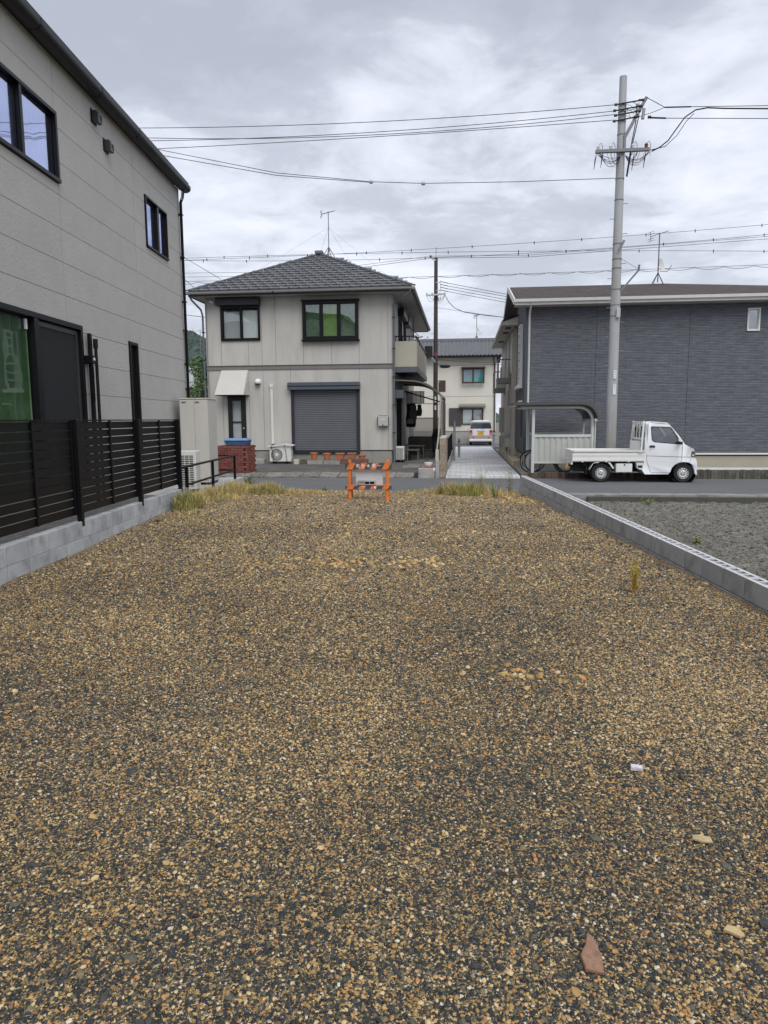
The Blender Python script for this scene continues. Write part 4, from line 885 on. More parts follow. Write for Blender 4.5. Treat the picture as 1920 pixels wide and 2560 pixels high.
# gate post, beige block pier and wall along the lane
gp_ = thing('gate_post', 'grey concrete post left of the lane', 'post', (-.77, 21.8, 0)); M().box(-.84, -.72, 21.74, 21.9, -.1, .5).ob('lower', concrete, gp_, bevel=.008); M().box(-.835, -.74, 21.76, 21.88, .5, .86).ob('upper', pm('pale post', (.42, .41, .37), .85, .1), gp_, bevel=.006)
bwal = thing('garden_wall', 'beige textured block wall along the left of the lane', 'wall', (-.62, 23, 0)); bg2_ = pm('beige split block', (.33, .265, .205), .95, .22, 14, 1.6, 50, rnd=.12, c2=(.22, .18, .14), c2pos=.55, c2scale=20)
bb2 = M().box(-.09, .09, 0, .392, 0, .192).mesh('split_block'); bb2.materials.append(bg2_)
for k in range(6):
    for i in range(7): inst('split_block', bb2, bwal, (-.625, 21.86+i*.4, .0+k*.197))
M().box(-.70, -.55, 21.87, 24.64, 0, 1.175).ob('core', mortar, bwal); M().box(-.725, -.525, 21.85, 24.66, 1.18, 1.23).ob('cap', pm('wall cap', (.43, .40, .36), .9, .1), bwal, bevel=.008)
mf = thing('mesh_fence', 'black mesh fence along the lane behind the beige wall', 'fence', (-.52, 29, 0)); 
M().box(-.6, -.46, 24.7, 34.6, 0, .3).ob('kerb', concrete, mf, bevel=.008)
for k in range(6): M().bar((-.53, 24.8+k*1.94, .2), (-.53, 24.8+k*1.94, 1.12), .04, .04).ob('post', black, mf)
m = M()
for k in range(100): m.bar((-.53, 24.8+k*.098, .3), (-.53, 24.8+k*.098, 1.1), .008, .008)
for k in range(8): m.bar((-.525, 24.8, .32+k*.11), (-.525, 34.5, .32+k*.11), .008, .008)
m.ob('mesh_wires', black, mf)['kind'] = 'stuff'
tag(M().tube([(-.36, 29.6, 0), (-.36, 29.6, 1.70)], .045, 12).ob('steel_post', steel, org=(-.36, 29.6, 0), smooth=40), 'tall plain steel post at the left edge of the lane', 'post')
bl = thing('bollard', 'short steel bollard at the left edge of the lane', 'bollard', (-.18, 32.2, .06), group='lane bollards', local=True)
M().tube([(0, 0, 0), (0, 0, .85)], .055, 14).ob('post', steel, bl, smooth=40); M().tube([(0, 0, .7), (0, 0, .74)], .058, 14).ob('band', darkfr, bl); M().lathe([(.055, .85), (.04, .885), (0, .895)], 14).ob('cap', steel, bl, smooth=60)
for lab, s, t in (('steel bollard right of the lane, nearer the road', 1.86, 36.5), ('steel bollard right of the lane, beside the parked van', 1.78, 42.4)):
    c = copy_tree(bl); c.location = W(s, t, .06); c['label'] = lab
wp = thing('plant_bowl', 'white bowl on a concrete block at the lane corner', 'bowl', (-1.05, 21.95, .3)); M().lathe([(0, 0), (.06, 0), (.13, .08), (.14, .15), (.13, .15), (.12, .08), (0, .05)], 20, (-1.05, 21.95, .31)).ob('bowl_body', white, wp, smooth=50); M().box(-1.25, -.9, 21.83, 22.1, .285, .309).ob('tray', terra, wp)
tag(M().box(-1.36, -.86, 21.72, 22.14, -.1, .283).ob('kerb_block', concrete, org=(-1.1, 21.9, 0), bevel=.012), 'grey concrete block beside the gate post', 'block')
tag(M().tube([(-.88, 21.80, .28), (-.88, 21.75, .24), (-.88, 21.70, .23)], .035, 10).ob('drain_spout', white, org=(-.88, 21.8, .25)), 'short white drain pipe end at the gate post', 'pipe')
# ================================================================== DARK APARTMENT BLOCK (right)
def siding_mat(name, c1, c2, mort, w, h, bump=.8):
    m = bpy.data.materials.new(name); m.use_nodes = True; t = m.node_tree; n = t.nodes.new; l = t.links.new; p = t.nodes['Principled BSDF']
    tc = n('ShaderNodeTexCoord'); sp = n('ShaderNodeSeparateXYZ'); l(tc.outputs['Object'], sp.inputs[0]); ad = n('ShaderNodeMath'); ad.operation = 'ADD'; l(sp.outputs[0], ad.inputs[0]); l(sp.outputs[1], ad.inputs[1])
    cb = n('ShaderNodeCombineXYZ'); l(ad.outputs[0], cb.inputs[0]); l(sp.outputs[2], cb.inputs[1])
    b = n('ShaderNodeTexBrick'); b.inputs['Scale'].default_value = 1; b.inputs['Brick Width'].default_value = w; b.inputs['Row Height'].default_value = h; b.inputs['Mortar Size'].default_value = h*.17; b.inputs['Mortar Smooth'].default_value = .3; b.offset = .37; b.offset_frequency = 2; b.squash = .7; b.squash_frequency = 3
    b.inputs['Color1'].default_value = (*c1, 1); b.inputs['Color2'].default_value = (*c2, 1); b.inputs['Mortar'].default_value = (*mort, 1); l(cb.outputs[0], b.inputs['Vector'])
    mp = n('ShaderNodeMapping'); mp.inputs['Scale'].default_value = (2.4, 1/h*.8, 1); l(cb.outputs[0], mp.inputs[0])
    nz = n('ShaderNodeTexNoise'); nz.inputs['Scale'].default_value = 1; nz.inputs['Detail'].default_value = 5; l(mp.outputs[0], nz.inputs['Vector'])
    mr = n('ShaderNodeMapRange'); mr.inputs['From Min'].default_value = .3; mr.inputs['From Max'].default_value = .7; mr.inputs['To Min'].default_value = .76; mr.inputs['To Max'].default_value = 1.24; l(nz.outputs[0], mr.inputs['Value'])
    vm = n('ShaderNodeVectorMath'); vm.operation = 'SCALE'; l(b.outputs[0], vm.inputs[0]); l(mr.outputs[0], vm.inputs['Scale']); l(vm.outputs[0], p.inputs['Base Color']); p.inputs['Roughness'].default_value = .75
    bp = n('ShaderNodeBump'); bp.inputs['Strength'].default_value = bump; bp.inputs['Distance'].default_value = .012; l(nz.outputs[0], bp.inputs['Height'])
    bp2 = n('ShaderNodeBump'); bp2.invert = True; bp2.inputs['Strength'].default_value = bump; bp2.inputs['Distance'].default_value = .01; l(b.outputs['Fac'], bp2.inputs['Height']); l(bp.outputs[0], bp2.inputs['Normal']); l(bp2.outputs[0], p.inputs['Normal'])
    MATS[name] = m; return m
dsid = siding_mat('dark ribbed siding', (.132, .138, .162), (.110, .116, .139), (.066, .07, .086), .42, .052)
dtile = siding_mat('dark tile siding', (.055, .06, .075), (.045, .05, .062), (.09, .09, .09), .2, .065)
btile = siding_mat('beige tile siding', (.50, .47, .40), (.43, .41, .35), (.28, .27, .24), .2, .065)
ab = thing('apartment_building', 'low apartment block with dark grey ribbed siding on the right', 'building', (8, 28, .1))
TA = 25.0
def AM(a, b, d): return (a, TA-d, b)
def AL(a, b, d): return (2.1-d, a, b)
AH = [(9.2, 9.6, 4.58, 5.32)]
m = M()
for r in rect_minus([(2.1, 15, .5, 5.55)], AH): m.box(*r, -.15, -.02, mp=AM)
m.box(2.13, 2.25, TA+.16, 38, .5, 5.55); m.box(14.9, 15, TA+.16, 38, .5, 5.55); m.box(2.25, 14.9, 37.9, 38, .5, 5.55)
m.ob('wall', pm('siding gap', (.03, .032, .04), .9), ab)
xs = [2.1, 4.41, 7.41, 10.43, 13.45, 15]
for i in range(5):
    m = M()
    for r in rect_minus([(xs[i]+.006, xs[i+1]-.006, .60, 5.55)], AH): m.box(*r, -.02, 0, mp=AM)
    m.ob('wall_panel', dsid, ab)
M().box(TA+.002, 29.0, .6, 5.55, -.001, .02, mp=AL).ob('wall_panel', pm('smooth dark siding', (.085, .09, .11), .8, .06, 2, .4), ab)
M().box(TA+.01, 29.0, .6, 2.95, .022, .04, mp=AL).ob('tile_panel', dtile, ab)
wtrim = pm('white trim', (.66, .66, .63), .55, .05)
M().box(2.07, 15, .545, .60, -.02, .035, mp=AM).ob('base_trim', wtrim, ab); M().box(2.14, 15, TA+.03, 37.9, -.1, .54).ob('foundation', pm('beige foundation', (.36, .335, .27), .9, .08, 2, .4), ab)
w = window(ab, AM, 9.2, 9.6, 4.58, 5.32, fw=.05, proud=.03, frame=wtrim, gl=win_glass, curtain=(dark, 0))
# roof: gable at the left, hip at the right
shing = siding_mat('brown shingle', (.085, .056, .047), (.05, .036, .032), (.022, .017, .016), .30, .042)
g0, r0, zz0, zz1 = 24.48, 28.2, 5.66, 6.72
m = M(); th = .1
P = [(1.66, g0, zz0), (15.5, g0, zz0), (1.66, r0, zz1), (7.35, r0, zz1), (1.66, 31.9, zz0), (15.5, 31.9, zz0)]
m.add(P, [(0, 1, 3, 2), (2, 3, 5, 4), (1, 5, 3)]); m.add([(a, b, c-th) for a, b, c in P], [(0, 2, 3, 1), (2, 4, 5, 3), (1, 3, 5)])
arf = m.ob('roof', shing, ab, recalc=False)
M().box(1.66, 15.5, g0-.02, g0+.03, 5.50, 5.66).ob('fascia', wtrim, ab); M().prism([(-.1, .02), (-.085, -.07), (-.02, -.075), (0, -.07), (0, .02)], 1.62, 15.5, lambda a, b, h: (h, g0-.022+a, b+5.66)).ob('gutter', pm('white gutter', (.62, .62, .6), .5, .05), ab)
for (ya, za, yb, zb) in ((g0, zz0-.08, r0, zz1-.08), (31.9, zz0-.08, r0, zz1-.08)): M().bar((1.645, ya, za+.03), (1.645, yb, zb+.03), .04, .2).ob('bargeboard', wtrim, ab)
M().box(1.68, 2.1, g0+.05, 31.5, 5.5, 5.53).ob('soffit', pm('grey soffit', (.2, .19, .18), .8), ab) if 0 else None
M().add([(1.67, g0+.03, zz0-.125), (2.085, g0+.03, zz0-.125), (2.085, r0, zz1-.125), (1.67, r0, zz1-.125), (2.085, 31.8, zz0-.125), (1.67, 31.8, zz0-.125)], [(0, 1, 2, 3), (3, 2, 4, 5)]).ob('verge_soffit', pm('taupe soffit', (.30, .28, .25), .8), ab, recalc=False)
M().box(1.68, 15.4, g0+.04, TA-.0, 5.50, 5.53).ob('soffit', pm('cream soffit', (.42, .40, .34), .8), ab)
m = M(); m.add([(2.09, TA+.01, 5.55), (2.09, 31.4, 5.55), (2.09, r0, 6.6)], [(0, 1, 2)]); m.ob('gable_wall', pm('smooth dark siding', (.1, .1, .1)), ab, recalc=False)
pipe([(2.2, g0-.06, 5.58), (2.19, TA-.2, 5.35), (2.19, TA-.06, 5.2), (2.19, TA-.06, .6)], .035, 'downpipe', wtrim, ab)
# left side: ladder-like window grille, slim windows, rear wing
gl_ = window(ab, AL, 26.2, 27.1, 2.97, 5.1, fw=.06, proud=.12, frame=wtrim, gl=win_glass, rail=4.2)
M().box(25.9, 27.4, 2.86, 2.96, .02, .2, mp=AL).ob('window_sill', wtrim, gl_)
for z in (3.3, 3.6, 3.9, 4.5, 4.8): M().box(26.26, 27.04, z-.02, z+.02, .05, .12, mp=AL).ob('grille_bar', wtrim, gl_)
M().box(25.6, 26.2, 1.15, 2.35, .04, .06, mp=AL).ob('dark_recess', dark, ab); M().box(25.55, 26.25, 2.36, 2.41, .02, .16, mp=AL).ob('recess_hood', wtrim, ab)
wing = M(); wing.box(1.95, 2.5, 29.2, 38, .3, 5.35); wg = wing.ob('rear_wing', pm('wing wall', (.46, .43, .37), .85, .06), ab)
M().box(1.93, 1.949, 29.3, 31.2, .3, 2.9).ob('tile_panel', btile, wg); M().box(1.93, 1.949, 33.0, 35.0, .3, 2.9).ob('tile_panel', btile, wg)
M().box(1.9, 1.948, 31.3, 32.8, 2.2, 2.95).ob('entry_band', pm('entry band', (.42, .40, .35), .8), wg)
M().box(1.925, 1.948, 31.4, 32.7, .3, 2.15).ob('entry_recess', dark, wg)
for y in (29.5, 31.6, 34.0): M().box(1.925, 1.948, y, y+.5, 3.7, 5.1).ob('window', win_glass, wg); M().box(1.91, 1.93, y-.06, y, 3.6, 5.2).ob('window_jamb', wtrim, wg); M().box(1.91, 1.93, y+.5, y+.56, 3.6, 5.2).ob('window_jamb', wtrim, wg)
m = M(); m.hexa([(1.50, 28.6, 5.38), (2.1, 28.6, 5.38), (1.50, 38, 5.38), (2.1, 38, 5.38), (1.50, 28.6, 5.52), (2.1, 28.6, 5.72), (1.50, 38, 5.52), (2.1, 38, 5.72)]); ev = m.ob('wing_eave', pm('cream eave', (.45, .43, .37), .7, .05), ab)
M().hexa([(1.46, 28.55, 5.525), (2.1, 28.55, 5.73), (1.46, 38, 5.525), (2.1, 38, 5.73), (1.46, 28.55, 5.56), (2.1, 28.55, 5.78), (1.46, 38, 5.56), (2.1, 38, 5.78)]).ob('eave_roof', black, ev)
M().box(1.44, 1.50, 28.55, 38, 5.36, 5.54).ob('eave_gutter', pm('taupe gutter', (.3, .28, .25), .6), ev)
for y in (29.2, 30.9, 34.5): M().box(1.64, 1.86, y, y+.6, 5.36, 5.379).ob('soffit_vent', pm('vent mesh', (.06, .058, .055), .8), ev)
taupe = pm('taupe metal', (.17, .16, .15), .6, .08)
for y, z in ((30.2, 3.25), (34.2, 3.0)):   # small service balconies with outdoor units
    b_ = M(); b_.box(1.42, 1.94, y, y+1.3, z, z+.08); b_.box(1.42, 1.45, y, y+1.3, z+.08, z+.24); b_.box(1.42, 1.94, y, y+.03, z+.08, z+.2)
    bo = b_.ob('service_balcony', taupe, ab); m = M()
    for k in range(9): m.bar((1.435, y+.04+k*.15, z+.2), (1.435, y+.04+k*.15, z+.95), .02, .03)
    m.bar((1.435, y, z+.95), (1.435, y+1.3, z+.95), .05, .05); m.bar((1.435, y+.02, z+.95), (1.94, y+.02, z+.95), .05, .05)
    for k in range(3): m.bar((1.55+k*.15, y+.02, z+.2), (1.55+k*.15, y+.02, z+.95), .02, .02)
    m.ob('railing', taupe, bo); M().box(1.55, 1.85, y+.3, y+1.05, z+.1, z+.68).ob('outdoor_unit', pm('off-white enamel', (.6, .6, .6)), bo, bevel=.01)
for y in (30.0, 34.6):
    wh = M().box(1.72, 1.94, y, y+.7, 1.12, 2.3).ob('meter_cabinet', pm('taupe cabinet', (.36, .34, .31), .55, .05), ab, bevel=.01)
    M().box(1.715, 1.72, y+.03, y+.67, 1.68, 1.7).ob('seam', darkfr, wh)
    m = M(); m.box(1.70, 1.94, y-.35, y-.05, .62, .95); m.tube([(1.8, y-.2, .95), (1.8, y-.2, 1.15), (1.86, y+.2, 1.15)], .03, 8); m.tube([(1.74, y-.2, .1), (1.74, y-.2, .64)], .025, 8); m.tube([(1.84, y-.3, .1), (1.84, y-.3, 1.0)], .025, 8); m.ob('gas_meter', pm('meter grey', (.36, .35, .3), .6, .08), ab)
M().box(1.76, 2.1, 25.7, 31.5, .06, .3).ob('stone_ledge', pm('sand ledge', (.40, .34, .24), .9, .12, 4, .6), ab, bevel=.01); M().box(1.77, 2.1, 31.6, 36, .06, .34).ob('stone_ledge', MATS['sand ledge'], ab, bevel=.01)
antenna('television antenna with small dish on the dark apartment roof', (7.1, 28.1, 6.75), 1.75, .45, dish=True, sc=.8)

# ================================================================== BICYCLE SHELTER
bs = thing('bicycle_shelter', 'grey bicycle shelter with curved roof beside the dark block', 'shelter', (2.9, 23, .12))
shm = pm('pale shelter frame', (.50, .53, .51), .5, .05); cor = pm('corrugated panel', (.42, .43, .41), .55, .06); brf = pm('bronze roof', (.07, .064, .064), .5, .08)
def shp(x0, x1, z, r, k=10): return [(x0, z)]+[(x1-r+r*math.sin(a), z-r+r*math.cos(a)) for a in [PI/2*i/k for i in range(k+1)]]
for y in (22.15, 23.9):
    M().bar((2.12, y, .12), (2.12, y, 2.12), .085, .085).ob('post', shm, bs, bevel=.008)
    M().tube([(x, y, z) for x, z in [(1.75, 2.14)]+shp(1.9, 3.88, 2.12, .42)]+[(3.88, y, .12)], .05, 8).ob('arched_post', shm, bs, smooth=60)
oz = shp(1.52, 4.04, 2.26, .52); iz = shp(1.52, 3.97, 2.19, .46)
m = M(); n = len(oz); m.add([(x, 21.85, z) for x, z in oz]+[(x, 24.2, z) for x, z in oz]+[(x, 21.85, z) for x, z in iz]+[(x, 24.2, z) for x, z in iz], [(i, i+1, n+i+1, n+i) for i in range(n-1)]+[(2*n+i, 3*n+i, 3*n+i+1, 2*n+i+1) for i in range(n-1)]+[(i, 2*n+i, 2*n+i+1, i+1) for i in range(n-1)]+[(n+i, n+i+1, 3*n+i+1, 3*n+i) for i in range(n-1)]+[(0, n, 3*n, 2*n), (n-1, 3*n-1, 4*n-1, 2*n-1)]); m.ob('roof', brf, bs, smooth=40)
M().bar((1.72, 22.15, 2.13), (3.5, 22.15, 2.13), .05, .06).ob('roof_beam', shm, bs); M().bar((1.55, 21.88, 2.2), (1.55, 24.15, 2.2), .06, .1).ob('roof_edge', pm('shelter edge', (.33, .32, .3), .5), bs)
def corr(x0, x1, y0, y1, z0, z1, along):
    m = M(); n = 40; vs = []
    for i in range(n+1):
        u = i/n; o_ = .012 if (i//2) % 2 else -.012
        x, y = (lerp(x0, x1, u), y0+o_) if along == 'x' else (x0+o_, lerp(y0, y1, u)); vs += [(x, y, z0), (x, y, z1)]
    return m.add(vs, [(2*i, 2*i+2, 2*i+3, 2*i+1) for i in range(n)])
corr(2.16, 3.84, 22.15, 0, .45, 1.22, 'x').ob('panel', cor, bs, recalc=False); M().box(2.15, 3.84, 22.12, 22.18, 1.22, 1.30).ob('panel_rail', shm, bs); M().box(2.15, 3.84, 22.125, 22.175, .42, .46).ob('panel_rail', shm, bs)
corr(2.12, 3.88, 23.9, 0, .45, 1.25, 'x').ob('panel', cor, bs, recalc=False); M().box(2.15, 3.84, 23.87, 23.93, 1.25, 1.33).ob('panel_rail', shm, bs)
M().lathe([(0, -.06), (.07, -.05), (.1, 0), (.1, .02)], 18, (2.64, 23.0, 2.1)).ob('lamp', pm('lamp cover', (.5, .5, .47), .5), bs, smooth=60)
M().tube([(3.97, 22.1, 1.72), (3.95, 22.1, 1.66), (3.95, 22.1, .15)], .02, 8).ob('drain_pipe', shm, bs); M().box(3.9, 4.0, 21.9, 24.1, 1.70, 1.77).ob('shelter_gutter', shm, bs)

# ---- bicycles
rub = pm('tyre rubber', (.012, .012, .013), .8, .1)
def bicycle(label, loc, rz, c, lean=.0):
    b = thing('bicycle', label, 'bicycle', loc, local=True, rz=rz, group='bicycles under the shelter'); R_ = .33; fm = pm('frame '+str(c), c, .35, .05)
    for x in (-.52, .52):
        m = M(); m.tube([(x+R_*math.cos(2*PI*j/36), 0, R_+R_*math.sin(2*PI*j/36)) for j in range(37)], .018, 8, cap=False); w_ = m.ob('wheel', rub, b, smooth=180)
        m = M(); m.tube([(x+(R_-.025)*math.cos(2*PI*j/36), 0, R_+(R_-.025)*math.sin(2*PI*j/36)) for j in range(37)], .009, 5, cap=False)
        for j in range(18): m.tube([(x, 0, R_), (x+(R_-.02)*math.cos(2*PI*j/18), 0, R_+(R_-.02)*math.sin(2*PI*j/18))], .0022, 3)
        m.tube([(x, -.05, R_), (x, .05, R_)], .02, 8); m.ob('rim', steel, w_)
    m = M(); bbk = (-.08, 0, .29); hd = (.36, 0, .82); sd_ = (-.2, 0, .72)
    for a, c_ in ((bbk, hd), (bbk, sd_), (hd, sd_), (bbk, (-.52, 0, R_)), (sd_, (-.52, 0, R_)), ((.35, 0, .95), (.47, 0, .5)), ((.47, .05, .5), (.52, .05, R_)), ((.47, -.05, .5), (.52, -.05, R_)), (sd_, (-.24, 0, .84))): m.tube([a, c_], .016, 7)
    m.ob('frame', fm, b, smooth=40)
    M().hexa([(-.38, -.07, .84), (-.12, -.03, .84), (-.38, .07, .84), (-.12, .03, .84), (-.38, -.09, .9), (-.1, -.03, .89), (-.38, .09, .9), (-.1, .03, .89)]).ob('saddle', rub, b, bevel=.015)
    M().tube([(.2, -.28, .98), (.34, -.22, 1.02), (.36, 0, .97), (.34, .22, 1.02), (.2, .28, .98)], .012, 7).ob('handlebar', steel, b, smooth=60)
    m = M(); [m.tube([(-.08+.0, y, .29), (-.08+k*.16, y, .29+k*.06)], .01, 5) for y, k in ((-.06, 1), (.06, -1))]; m.lathe([(.09, -.045), (.09, -.04)], 16, (-.08, 0, .29), 'y'); m.ob('crank', darkfr, b)
    m = M()
    for x in (-.52, .52): m.tube([(x+(R_+.035)*math.cos(a), 0, R_+(R_+.035)*math.sin(a)) for a in [lerp(.3 if x > 0 else .9, 2.4 if x > 0 else 3.3, i/12) for i in range(13)]], .014, 5)
    m.ob('mudguard', darkfr, b)
    b.rotation_euler.x = lean
    return b
bicycle('black and red bicycle, front of the shelter by its post', (2.62, 22.55, .12), PI+.12, (.25, .02, .02), .06)
bicycle('dark blue bicycle behind the front one in the shelter', (2.75, 22.95, .12), PI+.25, (.02, .03, .08), -.05)
bicycle('black bicycle at the right end of the shelter', (3.75, 23.0, .12), PI-.1, (.02, .02, .02), .04)

# ================================================================== WHITE KEI TRUCK
tk = thing('pickup_truck', 'small white flatbed pickup truck parked beyond the road', 'truck', (3.04, 20.36, 0), local=True)
tpaint = pm('truck white', (.74, .765, .79), .32, .025, 2, coat=.5, spec=.5); tpaint2 = pm('bed white', (.68, .68, .66), .42, .07, 3, c2=(.52, .50, .46), c2pos=.72, c2scale=5)
TW = 1.39
def cu(px, py): return (1.4294+.0013024*px, 1.983-.0013024*py)
wheel_c = cu(1215, 1322); arch = [(wheel_c[0]+.36*math.cos(a), wheel_c[1]-.01+.325*math.sin(a)) for a in [lerp(-.12, 2.95, i/14) for i in range(15)]]
cab = [cu(1452, 1345)]+arch+[cu(905, 1345), cu(425, 1345), cu(372, 1275), cu(390, 1100), cu(400, 850), cu(408, 300), cu(425, 240), cu(470, 228), cu(700, 236), cu(850, 258), cu(905, 290), cu(1100, 535), cu(1222, 712), cu(1320, 765), cu(1400, 812), cu(1425, 860), cu(1440, 985), cu(1470, 1060), cu(1482, 1120), cu(1484, 1250), cu(1470, 1320)]
winp = [cu(528, 352), cu(540, 338), cu(910, 352), cu(935, 372), cu(1078, 585), cu(1085, 690), cu(1060, 700), cu(600, 658), cu(560, 635), cu(545, 595)]
def tum(z): return .0 if z < .95 else (z-.95)**1.3*.14      # cab narrows toward the roof
def side_shell(yo, sgn):
    bm = bmesh.new(); eds = []
    for poly in (cab, winp):
        vs = [bm.verts.new((x, yo+sgn*tum(z), z)) for x, z in poly]
        for i in range(len(vs)): eds.append(bm.edges.new((vs[i], vs[(i+1) % len(vs)])))
    bmesh.ops.triangle_fill(bm, use_beauty=True, use_dissolve=False, edges=eds)
    return bm
bm = bmesh.new()
mt_ = M(); 
for yo, sgn in ((0, 1), (TW, -1)):
    b2 = side_shell(yo, sgn); b2.verts.index_update(); mt_.add([v.co[:] for v in b2.verts], [[v.index for v in f.verts] for f in b2.faces]); b2.free()
n = len(cab); i_ws = [i for i, p in enumerate(cab) if p == cu(905, 290)][0]; i_rear = [i for i, p in enumerate(cab) if p == cu(400, 850)][0]
ring = [[(x, tum(z), z) for x, z in cab], [(x, TW-tum(z), z) for x, z in cab]]
rear_hole = None
for i in range(n):
    j = (i+1) % n
    if i in (i_ws, i_rear): continue          # windscreen and rear window stay open
    if i == i_ws+1: pass
    mt_.add([ring[0][i], ring[0][j], ring[1][j], ring[1][i]], [(0, 1, 2, 3)])
# rear wall with window opening
xr = lambda z: lerp(cu(400, 850)[0], cu(408, 300)[0], (z-cu(400, 850)[1])/(cu(408, 300)[1]-cu(400, 850)[1]))
z0r, z1r, za, zb = cu(400, 850)[1], cu(408, 300)[1], 1.26, 1.53
for (y0, y1, q0, q1) in rect_minus([(0, TW, z0r, z1r)], [(.22, TW-.22, za, zb)]):
    f_ = lambda y, z: (xr(z), tum(z) if y == 0 else TW-tum(z) if y == TW else y, z); mt_.quad(f_(y0, q0), f_(y1, q0), f_(y1, q1), f_(y0, q1))
cabo = mt_.ob('cab', tpaint, tk, recalc=True, smooth=32)
bvm = cabo.modifiers.new('weld', 'WELD'); bvm.merge_threshold = .002; bv = cabo.modifiers.new('bevel', 'BEVEL'); bv.width = .018; bv.segments = 2; bv.limit_method = 'ANGLE'; bv.angle_limit = R(50)
tgl = glass('truck glass', (.50, .56, .56), .10)
for yo, sgn in ((0, 1), (TW, -1)):
    m = M(); m.add([(x, yo+sgn*(tum(z)+.008), z) for x, z in winp], [tuple(range(len(winp)))]); wn = m.ob('side_window', tgl, tk, recalc=False)
    m = M(); m.tube([(x, yo+sgn*(tum(z)+.002), z) for x, z in winp+winp[:2]], .011, 5, cap=False); m.ob('window_seal', rub, wn)
a, b = cab[i_ws], cab[i_ws+1]
M().quad((a[0], tum(a[1])+.01, a[1]), (b[0], tum(b[1])+.01, b[1]), (b[0], TW-tum(b[1])-.01, b[1]), (a[0], TW-tum(a[1])-.01, a[1])).ob('windscreen', tgl, tk, recalc=False)
rwn = M().quad((xr(za)-.004, .21, za-.01), (xr(za)-.004, TW-.21, za-.01), (xr(zb)-.004, TW-.21, zb+.01), (xr(zb)-.004, .21, zb+.01)).ob('rear_window', tgl, tk, recalc=False)
m = M(); m.tube([(xr(z)-.008, y, z) for y, z in ((.22, za), (.22, zb), (TW-.22, zb), (TW-.22, za), (.22, za))], .014, 5); m.ob('window_seal', rub, rwn)
# panel gaps, handle, mirror, lamp, trims
def groove(pts, w=.010): 
    m = M(); m.tube([(x, tum(z)-.0005, z) for x, z in pts], w/2, 4); return m
gapm = pm('panel gap', (.05, .05, .055), .8)
for pts in ([cu(468, 255), cu(452, 500), cu(448, 950), cu(450, 1060), cu(510, 1230), cu(552, 1312), cu(930, 1312)], [cu(1155, 690), cu(1168, 760), cu(1165, 1070), cu(1120, 1085)], [cu(450, 953), cu(1165, 975), cu(1340, 978)], [cu(1340, 978), cu(1338, 1095), cu(1200, 1092)], [cu(468, 255), cu(500, 250), cu(880, 285), cu(930, 330), cu(1120, 620), cu(1155, 690)]): groove(pts).ob('door_gap', gapm, cabo)
groove([cu(480, 1076), cu(1050, 1088)], .004).ob('crease', pm('crease shade', (.6, .62, .64), .4), cabo)
hd_ = M().hexa([(cu(488, 0)[0], -.022, cu(0, 772)[1]), (cu(612, 0)[0], -.022, cu(0, 772)[1]), (cu(488, 0)[0], .004, cu(0, 772)[1]), (cu(612, 0)[0], .004, cu(0, 772)[1]), (cu(505, 0)[0], -.022, cu(0, 732)[1]), (cu(598, 0)[0], -.022, cu(0, 732)[1]), (cu(505, 0)[0], .004, cu(0, 732)[1]), (cu(598, 0)[0], .004, cu(0, 732)[1])]).ob('door_handle', rub, cabo, bevel=.006)
M().lathe([(0, -.004), (.012, -.004), (.012, .003)], 10, (*((cu(520, 822)[0]), 0, cu(520, 822)[1]),), 'y').ob('key_lock', rub, cabo)
mr_ = M().box(cu(1066, 0)[0], cu(1132, 0)[0], -.19, -.06, cu(0, 712)[1], cu(0, 640)[1]).ob('side_mirror', rub, tk, bevel=.015, seg=2); M().bar((cu(1090, 0)[0], -.07, cu(0, 680)[1]), (cu(1085, 0)[0], .03, cu(0, 690)[1]), .04, .04).ob('mirror_arm', rub, mr_)
M().box(cu(1068, 0)[0], cu(1130, 0)[0], -.188, -.062, cu(0, 655)[1], cu(0, 632)[1]).ob('mirror_cap', tpaint, mr_)
hl = M().prism([cu(1350, 860), cu(1405, 845), cu(1428, 870), cu(1444, 985), cu(1380, 995), cu(1340, 970)], -.006, .16, lambda x, z, h: (x+.004, h, z)).ob('headlight', pm('headlight lens', (.09, .09, .075), .15, .2, 20, spec=.9), tk, bevel=.008)
M().prism([cu(1375, 920), cu(1410, 925), cu(1412, 960), cu(1372, 955)], -.010, -.005, lambda x, z, h: (x, h, z)).ob('reflector', pm('reflector', (.6, .58, .45), .2), hl)
M().prism([cu(1350, 860), cu(1405, 845), cu(1428, 870), cu(1444, 985), cu(1380, 995), cu(1340, 970)], TW-.16, TW+.006, lambda x, z, h: (x+.004, h, z)).ob('headlight', MATS['headlight lens'], tk)
M().prism([cu(1345, 1100), cu(1476, 1100), cu(1486, 1180), cu(1482, 1260), cu(1455, 1350), cu(1440, 1330), cu(1420, 1240), cu(1390, 1160)], .004, TW-.004, lambda x, z, h: (x+.008, h, z)).ob('bumper', tpaint, tk, bevel=.012)
M().box(cu(1225, 0)[0], cu(1290, 0)[0], .2, .5, cu(0, 720)[1], cu(0, 700)[1]).ob('wiper', rub, tk)
